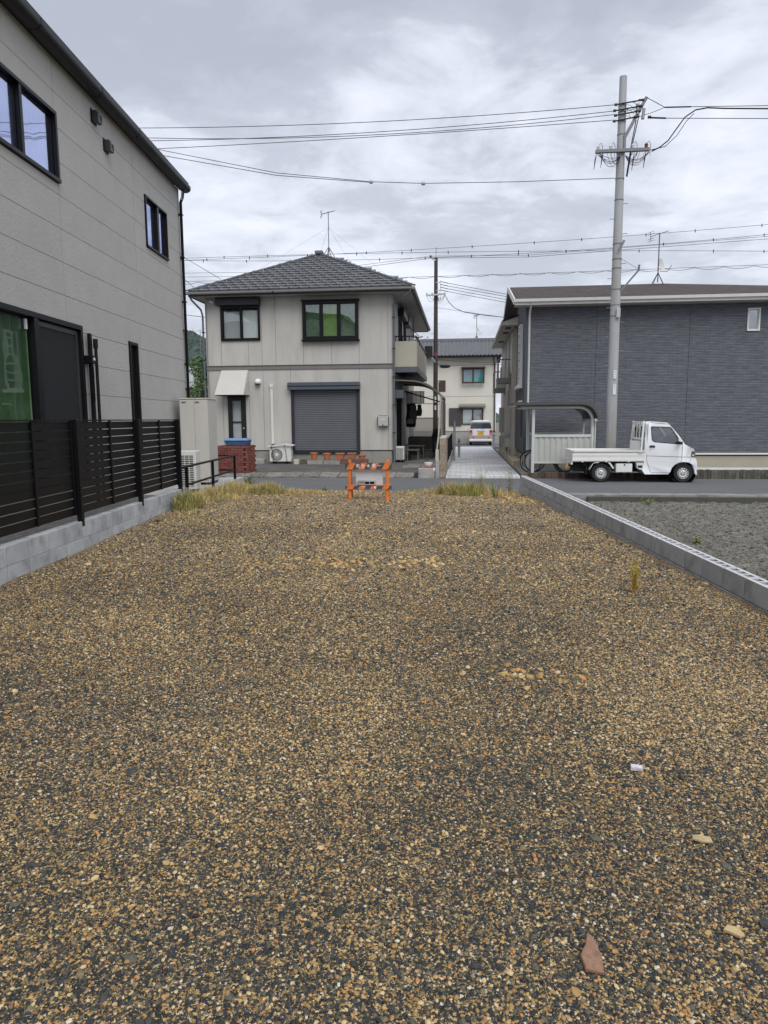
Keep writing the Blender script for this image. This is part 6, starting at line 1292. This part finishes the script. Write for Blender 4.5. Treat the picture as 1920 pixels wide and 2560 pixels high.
# far pole at the lane
fp = thing('utility_pole', 'slim dark brown utility pole at the far end of the side terrace', 'utility pole', (-1.47, 38, 0)); FX, FY = -1.47, 38.0
M().tube([(FX, FY, 0), (FX, FY, 5), (FX, FY, 10.0)], [.135, .115, .09], 16).ob('shaft', pm('dark brown pole', (.05, .04, .036), .8, .2), fp, smooth=40)
m = M(); m.tube([(FX-.04, FY, 9.9), (FX, FY, 10.25), (FX+.04, FY, 9.9)], .02, 6); m.tube([(FX, FY, 10.2), (FX+.02, FY, 10.52)], .03, 6); m.ob('top_fitting', steel, fp)
m = M(); m.bar((FX, FY-.1, 9.85), (FX-.28, FY-.1, 10.03), .06, .07); m.box(FX-.33, FX-.2, FY-.16, FY-.04, 9.98, 10.1); m.ob('side_bracket', steel, fp)
fa = M().bar((-1.97, FY-.15, 8.11), (-.97, FY-.15, 8.17), .08, .08).ob('crossarm', steel, fp)
for x in (-1.93, -1.65, -1.25, -1.0): M().lathe([(.03, 0), (.05, .05), (.02, .1), (0, .11)], 8, (x, FY-.15, 8.17)).ob('insulator', porc, fa)
m = M(); m.bar((-1.24, FY-.1, 8.25), (-1.24, FY-.1, 8.85), .03, .04); 
for z in (8.35, 8.75): m.bar((FX, FY-.1, z), (-1.24, FY-.1, z), .03, .04)
m.ob('rack', steel, fp)
for k, z in enumerate((8.80, 8.66, 8.52, 8.38)): M().tube([(-1.24, FY-.1, z), (-.83, FY-.1, z-.1)], .018, 6).ob('strain_clamp', rub, fp); wire(('first', 'second', 'third', 'fourth')[k]+' from the top of four parallel wires sloping behind the dark apartment roof', [(-.83, FY-.1, z-.1), (2.05, FY-.1, (8.1, 7.98, 7.83, 7.69)[k]), (7, FY+.5, (7.3, 7.2, 7.05, 6.9)[k])], fit=False, r=.012)
for k in range(6): loop((-1.95+.15*k, FY-.16, 8.1), (-1.5+.05*k, FY-.18, 8.0), .15+.2*rng.random(), .008, fp)
for k in range(3): loop((-1.4, FY-.16, 7.98), (-1.0, FY-.16, 8.12), .1+.1*k, .008, fp)
wire('cable drooping from the brown pole to the apartment wing', [(-.99, FY-.15, 8.1), (-.8, FY-.15, 7.75), (-.5, FY-.15, 7.45), (0, FY-.2, 7.22), (1, FY-.4, 7.02), (2.25, FY-.6, 6.84), (3, FY-.7, 6.75)], fit=False, r=.016)
wire('thin straight wire under the drooping cable at the brown pole', [(FX, FY-.1, 7.5), (.3, FY-.2, 7.2), (2.2, FY-.4, 6.86)], fit=False, r=.008)
for k in range(10):
    z = 3.2+k*.5; sg = 1 if k % 2 else -1; M().tube([(FX+sg*.1, FY, z), (FX+sg*.24, FY, z)], .01, 5).ob('step_bolt', steel, fp)
bx_ = M().box(-2.02, -1.62, FY-.5, FY-.2, 5.0, 5.52).ob('equipment_box', pm('black box', (.015, .017, .02), .5), fp, bevel=.01); m = M(); m.tube([(-1.75, FY-.3, 5.0), (-1.55, FY-.1, 4.7)], .03, 8); m.tube([(-1.68, FY-.3, 5.0), (-1.48, FY-.12, 4.72)], .03, 8); m.ob('conduit', pm('pale conduit', (.5, .51, .52), .5), bx_); M().tube([(FX, FY, 5.05), (FX, FY, 5.2)], .125, 14).ob('red_band', pm('red tape', (.25, .04, .06), .6), fp)
M().box(FX-.04, FX+.04, FY-.15, FY-.135, 2.65, 2.95).ob('pole_plate', white, fp); M().box(FX-.04, FX+.04, FY-.15, FY-.135, 2.25, 2.48).ob('pole_plate', white, fp)
cl = wire('low cable with black splice closure past the cream house', [(FX, FY-.1, 4.62), (-.95, FY-.1, 4.55), (2.3, FY-.1, 4.55), (5, FY, 4.6)], fit=False, r=.012); M().lathe([(0, -.3), (.03, -.28), (.08, -.18), (.09, 0), (.08, .18), (.03, .28), (0, .3)], 12, (-.98, FY-.1, 4.5), 'x').ob('closure', rub, cl, smooth=60)
wire('upper of two low cables crossing the cream house wall', [(FX, FY-.1, 4.85), (1, FY-.1, 4.66), (5, FY, 4.6)], fit=False, r=.008)
# long wires along the far street
FT = 38.0
wire('highest far wire, rising to the right past the brown pole', [(-9, FT, 10.3), (-1.45, FT, 10.52), (5, FT, 10.6), (14.7, FT, 11.1)], ext=(-16, 30), r=.009, ticks=2.4)
wire('far wire crossing just above the pale house roof peak', [(-14.6, FT, 10.39), (-1.47, FT, 10.24), (3.19, FT, 10.20), (10, FT, 10.05), (14.76, FT, 9.8)], ext=(-40, 30), r=.0095, ticks=2.2)
wire('far wire touching the pale house roof peak from behind', [(-14.6, FT+.1, 10.27), (-4.16, FT+.1, 10.06), (3.19, FT+.1, 10.09), (14.71, FT+.1, 10.65)], ext=(-40, 30), r=.0095, ticks=1.8)
wire('upper of the two far wires dipping behind the pale roof', [(-6.5, FT-.2, 9.6), (-1.73, FT-.2, 10.05), (3.19, FT-.2, 9.95), (14.72, FT-.2, 10.49)], fit=False, r=.0085, ticks=1.6)
wire('lower of the two far wires dipping behind the pale roof', [(-6.5, FT-.3, 9.45), (-1.73, FT-.3, 9.93), (3.19, FT-.3, 9.84), (14.73, FT-.3, 10.35), (30, FT-.3, 11.1)], fit=False, r=.010)
wv = wire('far messenger wire carrying a spiral cable', [(-30, FT+.3, 9.3), (-14, FT+.3, 9.23), (-4.2, FT+.3, 9.13), (3, FT+.3, 9.14), (14.8, FT+.3, 9.25), (30, FT+.3, 9.4)], fit=False, r=.010)
m = M(); m.tube([(-30+.12*k, FT+.3, 9.09+.0005*abs(k-220)-.10*abs(math.sin(k*.12*2.2))+.05) for k in range(500)], .010, 5); m.ob('spiral_cable', wirem, wv, smooth=180)
for k, z in enumerate((9.5, 9.3)): wire(('upper', 'lower')[k]+' thin far wire left of the pale roof', [(-40, FT-.5, z+.2), (-14, FT-.5, z), (-8, FT-.5, z-.1)], fit=False, r=.008, ticks=0)

# ================================================================== TREES, FAR HOUSES IN THE LEFT GAP
def leaf_tree(name, label, base, h, rx, rz, n, cols, leaf=.16, trunk=.12, seed=1, frame='S', clumps=22):
    o = thing(name, label, 'tree', base, frame); x, y, z = base; rg = random.Random(seed)
    m = M(); m.tube([(x, y, z), (x+.05, y, z+h*.4), (x-.05, y+.05, z+h*.8)], [trunk, trunk*.7, trunk*.3], 8)
    for k in range(6): a = k*1.05; m.tube([(x, y, z+h*(.35+.06*k)), (x+rx*.6*math.cos(a), y+rx*.6*math.sin(a), z+h*(.5+.07*k))], [trunk*.4, trunk*.12], 5)
    m.ob('trunk', pm('bark', (.07, .055, .04), .9, .2), o)
    m = M(); cl_ = []
    for k in range(clumps):
        a = rg.uniform(0, 6.28); q = rg.random()**.5; zz = rg.uniform(-1, 1); w = math.sqrt(max(0, 1-zz*zz*.85)); cl_.append((x+rx*q*w*math.cos(a), y+rx*q*w*math.sin(a), z+h-rz+zz*rz*.9, rg.uniform(.3, .5)*rx, rg.randrange(len(cols))))
    for k in range(n):
        c = rg.choice(cl_); d = Vector((rg.gauss(0, 1), rg.gauss(0, 1), rg.gauss(0, .8))).normalized()*c[3]*rg.uniform(.5, 1.05); p = Vector(c[:3])+d
        u = Vector((rg.gauss(0, 1), rg.gauss(0, 1), rg.gauss(0, .6))).normalized(); v = u.orthogonal().normalized()*leaf*.45; u *= leaf*rg.uniform(.7, 1.2)
        m.add([p-u*.5, p+v*.5, p+u*.5, p-v*.5], [(0, 1, 2, 3)], c[4])
    m.ob('crown', [pm('leaf '+str(c_), c_, .6, .25, 6) for c_ in cols], o, recalc=False)
    return o
leaf_tree('garden_tree', 'dense green tree in the gap left of the pale house', (-14.9, 41, 0), 5.3, 1.9, 2.4, 9000, [(.035, .075, .02), (.06, .11, .03), (.02, .045, .018)], .2, .14, 4)
leaf_tree('garden_tree', 'lighter green tree behind the gap left of the pale house', (-17.2, 47, 0), 5.6, 2.0, 1.8, 6000, [(.09, .16, .04), (.06, .12, .03)], .22, .14, 9)
pk = thing('house', 'pink house wall glimpsed below the tree in the left gap', 'house', (-13.5, 52, 0)); M().box(-18, -12.5, 52, 58, 0, 2.6).ob('wall', pm('pink wall', (.42, .27, .24), .9, .06), pk); M().hexa([(-18.5, 51.6, 2.6), (-12, 51.6, 2.6), (-18.5, 58.4, 2.6), (-12, 58.4, 2.6), (-18.5, 54.8, 4.2), (-12, 54.8, 4.2), (-18.5, 55.2, 4.2), (-12, 55.2, 4.2)]).ob('roof', pm('silver grey tile', (.2, .2, .2)), pk)
ws_ = thing('house', 'grey roof glimpsed between the trees in the left gap', 'house', (-26, 70, 0)); M().box(-30, -20, 70, 78, 0, 5.0).ob('wall', cream, ws_); M().hexa([(-31, 69, 5.0), (-19, 69, 5.0), (-31, 79, 5.0), (-19, 79, 5.0), (-30, 73.8, 7.4), (-20, 73.8, 7.4), (-30, 74.2, 7.4), (-20, 74.2, 7.4)]).ob('roof', pm('pale roof', (.3, .31, .33), .5, .15, 3), ws_)
antenna('thin pale antenna mast rising before the wooded hill', (-22.4, 60, 5.0), 4.4, .8, mast=.03, sc=1.4)
leaf_tree('garden_tree', 'treetop showing over the cream house roof behind the brown pole', (-4.0, 62, 0), 8.2, 2.2, 2.0, 3000, [(.04, .07, .03), (.05, .09, .03)], .25, .14, 14)

# ================================================================== ORANGE BARRIER
orange = pm('orange paint', (.66, .17, .03), .6, .14, 7, c2=(.42, .10, .025), c2pos=.6, c2scale=9); chr_ = pm('charcoal stripe', (.055, .055, .062), .55, .1); 
BY = 13.25; bz = gz(-.55, BY)-.01
ba = thing('safety_barrier', 'orange and black striped safety barrier with white lettering on the gravel', 'barrier', (-.53, BY, bz), 'L')
pw = .058
for x in (-.886, -.178):
    p_ = M().hexa([(x-pw/2, BY+.10-.03, bz-.05), (x+pw/2, BY+.10-.03, bz-.05), (x-pw/2, BY+.10+.03, bz-.05), (x+pw/2, BY+.10+.03, bz-.05), (x-pw/2, BY+.0, 1.045), (x+pw/2, BY+.0, 1.045), (x-pw/2, BY+.06, 1.045), (x+pw/2, BY+.06, 1.045)] if 0 else [(x-pw/2, BY, bz-.05), (x+pw/2, BY, bz-.05), (x-pw/2, BY+.05, bz-.05), (x+pw/2, BY+.05, bz-.05), (x-pw/2, BY+.03, 1.045), (x+pw/2, BY+.03, 1.045), (x-pw/2, BY+.08, 1.045), (x+pw/2, BY+.08, 1.045)]).ob('post', orange, ba, bevel=.006)
    M().hexa([(x-.012, BY+.54, bz-.04), (x+.03, BY+.54, bz-.04), (x-.012, BY+.58, bz-.04), (x+.03, BY+.58, bz-.04), (x-.012, BY+.085, .99), (x+.03, BY+.085, .99), (x-.012, BY+.125, .99), (x+.03, BY+.125, .99)]).ob('rear_leg', orange, ba, bevel=.004)
    M().bar((x+.03, BY+.06, .552), (x+.03, BY+.38, .552), .02, .02).ob('stay', orange, ba)
def board(z0, z1, y, x0=-.972, x1=-.10):
    b = M().box(x0, x1, y-.018, y, z0, z1).ob('board', chr_, ba, bevel=.003); k = (x1-x0)/795; sl = (z1-z0)*.5
    for a, c in ((20, 125), (222, 325), (422, 522), (626, 730)):
        p0, p1 = x0+a*k, x0+c*k
        M().prism([(p0, z0+.0015), (p1, z0+.0015), (p1+sl, z1-.0015), (p0+sl, z1-.0015)], y-.0205, y-.0175, lambda u, v, h: (u, h, v)).ob('stripe', orange, b)
    return b
b1 = board(.865, .988, BY+.012); b2 = board(.494, .560, BY-.004); M().bar((-.95, BY+.02, .567), (-.12, BY+.02, .567), .03, .014).ob('cross_rail', orange, ba)
for k, ch in enumerate('安全十第一'):
    cxp = (658, 748, 840, 932, 1018)[k]; x = -.972+(cxp-440)/795*.872
    if ch == '十':
        m = M(); m.box(x-.010, x+.010, BY-.012, BY-.0085, .905, .96); m.box(x-.027, x+.027, BY-.012, BY-.0085, .923, .942); m.ob('cross_symbol', white, b1)
    else: text_on(b1, ch, .074, (x, BY-.0105, .93), (PI/2, 0, 0), white, ext=.0012)
M().box(-.775, -.265, BY+.085, BY+.095, .545, .866).ob('blank_panel', pm('blank panel', (.50, .50, .50), .7, .06, 3), ba)
M().box(-.43, -.395, BY-.028, BY-.0245, .51, .548).ob('sticker', white, b2); M().box(-.66, -.62, BY-.028, BY-.0245, .545, .555).ob('sticker', white, b2)
hbk = thing('hollow_block', 'small hollow concrete block resting on the lower board of the barrier', 'block', (-.56, BY+.05, .575), 'L'); m = M(); x0, x1, z0, z1 = -.735, -.395, .575, .655; cs = [(-.70, -.62), (-.60, -.52), (-.505, -.425)]; 
y0, y1 = BY-.03, BY+.08; xsx = [x0]+[q for c in cs for q in c]+[x1]; zsz = [z0, z0+.018, z1-.018, z1]
for i in range(7):
    for j in range(3):
        if j == 1 and i in (1, 3, 5):
            a, b, c, d = xsx[i], xsx[i+1], zsz[1], zsz[2]; dd = .015 if i == 1 else .1; yy = y0+dd
            m.quad((a, yy, c), (b, yy, c), (b, yy, d), (a, yy, d), 0 if i == 1 else 1)
            for (p, q) in (((a, c), (b, c)), ((b, c), (b, d)), ((b, d), (a, d)), ((a, d), (a, c))): m.quad((p[0], y0, p[1]), (q[0], y0, q[1]), (q[0], yy, q[1]), (p[0], yy, p[1]), 0 if i == 1 else 1)
        else: m.quad((xsx[i], y0, zsz[j]), (xsx[i+1], y0, zsz[j]), (xsx[i+1], y0, zsz[j+1]), (xsx[i], y0, zsz[j+1]))
for q in (((x0, y0, z0), (x0, y1, z0), (x0, y1, z1), (x0, y0, z1)), ((x1, y0, z0), (x1, y0, z1), (x1, y1, z1), (x1, y1, z0)), ((x0, y0, z1), (x0, y1, z1), (x1, y1, z1), (x1, y0, z1)), ((x0, y0, z0), (x1, y0, z0), (x1, y1, z0), (x0, y1, z0)), ((x0, y1, z0), (x1, y1, z0), (x1, y1, z1), (x0, y1, z1))): m.quad(*q)
m.ob('block_body', [concrete, dark], hbk, recalc=False)

# ================================================================== WEEDS
straw = pm('dry straw', (.47, .33, .13), .8, .25, 9); straw2 = pm('pale straw', (.58, .46, .23), .8, .2, 9); grn = pm('grass green', (.11, .17, .035), .7, .25, 9); ygr = pm('yellow green', (.30, .31, .07), .7, .25, 9); dgn = pm('dark leaf', (.035, .07, .02), .6, .25, 9); rst = pm('rust stem', (.25, .09, .04), .7, .2)
GM = [straw, straw2, ygr, grn]
def grass(name, label, blobs, group=None, cat='grass', lean=.5):
    """blobs: (x, y, rx, ry, count, height, weights over GM)"""
    x0, y0 = blobs[0][:2]; m = M(); rg = random.Random(len(label)+int(x0*100))
    for x, y, rx, ry, n, h, wts in blobs:
        for _ in range(n):
            a = rg.uniform(0, 6.28); q = rg.random()**.6; bx, by = x+rx*q*math.cos(a), y+ry*q*math.sin(a); bzz = gz(bx, by)-.01
            hh = h*rg.uniform(.45, 1.1)*(1-.45*q*q); d = rg.uniform(0, 6.28); ln = hh*rg.uniform(.15, 1.0)*lean*(1+q); w = rg.uniform(.0018, .0042)
            dx_, dy_ = math.cos(d)*ln, math.sin(d)*ln; nx_, ny_ = -math.sin(d)*w, math.cos(d)*w; mi = rg.choices(range(4), wts)[0]
            pts = [(bx, by, bzz), (bx+dx_*.3, by+dy_*.3, bzz+hh*.55), (bx+dx_, by+dy_, bzz+hh)]
            m.add([(pts[0][0]-nx_, pts[0][1]-ny_, pts[0][2]), (pts[0][0]+nx_, pts[0][1]+ny_, pts[0][2]), (pts[1][0]+nx_, pts[1][1]+ny_, pts[1][2]), (pts[1][0]-nx_, pts[1][1]-ny_, pts[1][2]), pts[2]], [(0, 1, 2, 3), (3, 2, 4)], mi)
    o = m.ob(name, GM, org=(x0, y0, gz(x0, y0)), frame='L', recalc=False); return tag(o, label, cat, group)
D = (5, 4, 1.2, .3); G_ = (2, 2, 3, 3.5); X_ = (3.5, 4, 2, .8)
grass('grass_clump', 'green-footed dry grass clump at the fence end of the block wall', [(-3.38, 11.3, .2, .4, 1400, .33, G_), (-3.4, 11.9, .18, .35, 600, .28, X_)])
grass('grass_clump', 'straw-coloured grass clump below the handrail, middle of the row', [(-3.36, 12.6, .22, .5, 1300, .31, X_), (-3.1, 13.0, .25, .35, 350, .14, D)])
grass('grass_clump', 'straw-coloured grass clump below the far handrail post', [(-3.25, 13.9, .3, .6, 1500, .33, X_), (-3.25, 15, .3, .6, 800, .26, D)])
grass('grass_clump', 'bushy grass clump at the road end of the row, left of the barrier', [(-2.62, 14.3, .36, .3, 1600, .29, (3, 3, 3, 2)), (-2.15, 14.4, .33, .28, 550, .16, D), (-1.75, 14.5, .25, .2, 300, .12, D)])
grass('grass_clump', 'flattened dry grass mat on the gravel near the left wall', [(-2.85, 9.9, .45, .3, 260, .07, D), (-3.15, 10.6, .25, .5, 200, .09, D), (-2.8, 11.5, .3, .8, 220, .05, D), (-2.6, 12.8, .35, .6, 220, .05, D)], lean=1.4)
grass('grass_clump', 'wispy dry grass clump right of the barrier, left part', [(1.15, 15.0, .32, .22, 800, .34, X_), (.8, 15.1, .2, .15, 160, .2, X_)])
grass('grass_clump', 'yellow-green grass clump right of the barrier, middle part', [(1.5, 14.8, .32, .26, 800, .36, (2, 2, 5, 2)), (1.85, 15.2, .3, .3, 350, .3, D)])
grass('grass_clump', 'short dry grass fringe along the gravel edge right of the barrier', [(.3, 16.2, .35, .2, 200, .1, G_), (.62, 15.6, .2, .2, 200, .14, X_), (2.2, 14.9, .3, .4, 500, .2, D)])
grass('grass_tuft', 'small green tuft on the gravel left of the barrier', [(-1.6, 15.6, .05, .05, 60, .16, (0, 0, 2, 4))]); grass('grass_tuft', 'small green tuft growing behind the barrier', [(-.25, 16.0, .08, .06, 70, .12, (1, 0, 2, 4))])
grass('grass_tuft', 'tiny tuft in the middle of the gravel', [(-.28, 7.9, .05, .05, 40, .06, (1, 0, 4, 2))]); grass('grass_tuft', 'tiny tuft on the gravel right of the yellow seedling', [(2.25, 5.75, .09, .05, 40, .045, (1, 0, 4, 2))])
def weed(name, label, x, y, stems, h, leaf, cols, n, spread=.1, up=.6, stemc=None, wide=.3, base=None):
    z = gz(x, y)-.01 if base is None else base; o = thing(name, label, 'weed', (x, y, z), 'L'); rg = random.Random(int(x*1000)); ms, ml = M(), M()
    for k in range(stems):
        a = rg.uniform(0, 6.28); q = spread*rg.uniform(.2, 1); hh = h*rg.uniform(.7, 1.05); P = [Vector((x+.02*math.cos(a), y+.02*math.sin(a), z)), Vector((x+q*.5*math.cos(a), y+q*.5*math.sin(a), z+hh*.5)), Vector((x+q*math.cos(a), y+q*math.sin(a), z+hh))]
        ms.tube(P, [.004 if h > .4 else .0026, .0028 if h > .4 else .002, .001], 5)
        for j in range(n):
            u = rg.uniform(.12, 1); p = P[0].lerp(P[1], u*2) if u < .5 else P[1].lerp(P[2], u*2-1); b = rg.uniform(0, 6.28); d = Vector((math.cos(b), math.sin(b), up*rg.uniform(.3, 1.4))).normalized()*leaf*rg.uniform(.5, 1.1)*(1.15-u*.5); sdv = d.cross(Vector((0, 0, 1))).normalized()*d.length*wide
            ml.add([p, p+d*.5+sdv*.5, p+d, p+d*.5-sdv*.5], [(0, 1, 2, 3)], rg.randrange(len(cols)))
    ms.ob('stem', stemc or grn, o); ml.ob('leaf_mass', cols, o, recalc=False); return o
weed('tall_weed', 'tall plume-topped yellowish weed right of the barrier', 1.78, 14.9, 9, .62, .07, [ygr, straw2, straw], 60, .16, 1.4, grn, .12)
weed('bushy_weed', 'stiff green bushy weed with upright stems near the right wall', 1.98, 14.3, 11, .44, .045, [grn, ygr], 70, .22, 1.2, grn, .16)
weed('leafy_weed', 'dark leafy weed standing at the end of the right block wall', 2.42, 15.1, 5, .62, .11, [dgn, grn, ygr], 22, .14, .3, rst, .42)
weed('leafy_weed', 'small green leafy weed at the left end of the right grass', .98, 14.95, 4, .26, .09, [grn, dgn], 12, .1, .3, grn, .45); weed('leafy_weed', 'low broad-leaved weed before the right grass', 1.12, 14.7, 5, .08, .1, [grn, ygr], 6, .1, .2, grn, .35)
weed('yellow_seedling', 'feathery yellow weed with red foot alone on the gravel', 1.98, 5.85, 8, .33, .045, [ygr, pm('yellow leaf', (.50, .38, .05), .7, .2)], 60, .07, 1.0, pm('amber stem', (.42, .22, .05), .7, .2), .2)
weed('leafy_weed', 'green bush at the road end of the handrail', -3.55, 16.9, 12, .42, .10, [dgn, grn, ygr], 26, .32, .5, grn, .4, .1)
for lab, x, y, sz in (('yellow-green weed at the foot of the plot edge, largest one', 5.6, 15.9, .2), ('small weed at the plot edge right of the largest one', 8.6, 15.9, .12), ('small weed at the plot edge left of the largest one', 3.5, 15.6, .14), ('seedling in the bare plot close to the right edge', 4.1, 7.3, .1), ('seedling in the bare plot behind the block wall', 4.6, 10.8, .1)): weed('plot_weed', lab, x, y, 9, sz, .08, [ygr, grn], 12, sz*1.4, .7, grn, .3, soil_z(x, y)-.01)

# ================================================================== LOOSE PIECES ON THE GRAVEL
def slab_stone(name, label, cat, poly, x, y, th, c, tilt=(0, 0, 0), lift=.012, r=.8):
    m = M(); n = len(poly); top = [(a*.93, b*.93, th) for a, b in poly]; m.add([(a, b, 0) for a, b in poly]+[(a, b, th*.7) for a, b in poly]+top, [tuple(range(n))[::-1], tuple(range(2*n, 3*n))]+[(i, (i+1) % n, n+(i+1) % n, n+i) for i in range(n)]+[(n+i, n+(i+1) % n, 2*n+(i+1) % n, 2*n+i) for i in range(n)])
    o = m.ob(name, pm(name+str(c), c, r, .18, 30, .6, 150, c2=tuple(q*.6 for q in c), c2pos=.6, c2scale=40), org=(0, 0, 0), frame='L'); o.location = (x, y, gz(x, y)+lift); o.rotation_euler = tilt; tag(o, label, cat)
slab_stone('stone_shard', 'pointed reddish-brown stone shard lying on the near gravel', 'stone', [(-.024, -.05), (.024, -.056), (.026, -.005), (.018, .03), (.006, .062), (-.004, .066), (-.012, .03), (-.032, -.008)], .528, 1.78, .012, (.27, .155, .10), (.16, .05, -.1), .014)
slab_stone('white_offcut', 'small white rectangular offcut on the gravel', 'offcut', [(-.024, -.012), (.024, -.012), (.024, .012), (-.024, .012)], 1.0, 2.83, .016, (.62, .61, .66), (.1, 0, -.25), .008, .5)
slab_stone('pale_stone', 'flat pale yellow stone on the near gravel at the right', 'stone', [(-.03, -.008), (.0, -.016), (.035, -.01), (.03, .012), (-.005, .016), (-.03, .01)], 1.05, 2.31, .008, (.50, .40, .22), (.1, 0, -.3))
slab_stone('pale_stone', 'flat pale yellow stone near the bottom right of the gravel', 'stone', [(-.025, -.01), (.02, -.014), (.03, .0), (.01, .02), (-.02, .012)], .955, 1.87, .008, (.48, .36, .18), (.1, 0, -.6))
def rock(label, x, y, size, c, seed, rz=0):
    me = stone_mesh(seed); bm = bmesh.new(); bm.from_mesh(me); bmesh.ops.subdivide_edges(bm, edges=bm.edges[:], cuts=1, use_grid_fill=True); rg = random.Random(seed)
    for v in bm.verts: v.co *= 1+rg.uniform(-.07, .07); v.co = Vector((v.co.x*size[0], v.co.y*size[1], v.co.z*size[2]))
    bm.to_mesh(me); bm.free(); me.materials.append(pm('rock'+str(c), c, .85, .25, 25, .8, 120, c2=tuple(q*.55 for q in c), c2pos=.55, c2scale=20))
    o = bpy.data.objects.new('wall_stone', me); col.objects.link(o); o.location = (x, y, gz(x, y)+size[2]*.25); o.rotation_euler = (.1, .15, rz); tag(o, label, 'stone')
rock('angular tan stone leaning at the foot of the right wall', 2.70, 6.15, (.06, .05, .06), (.36, .28, .17), 31, .4)
rock('flat mossy stone at the foot of the right wall', 2.68, 8.35, (.06, .04, .035), (.15, .13, .07), 32)
rock('flat brown stone beside the mossy one at the right wall', 2.68, 7.75, (.055, .035, .03), (.28, .22, .14), 33)
for k, (x, y, lab) in enumerate(((-3.42, 9.55, 'reddish-brown rock by the left wall, nearest of the pair'), (-3.4, 9.95, 'dark brown rock by the left wall, farther of the pair'))): rock(lab, x, y, (.05, .06, .045), ((.16, .10, .07), (.07, .055, .045))[k], 40+k, k)
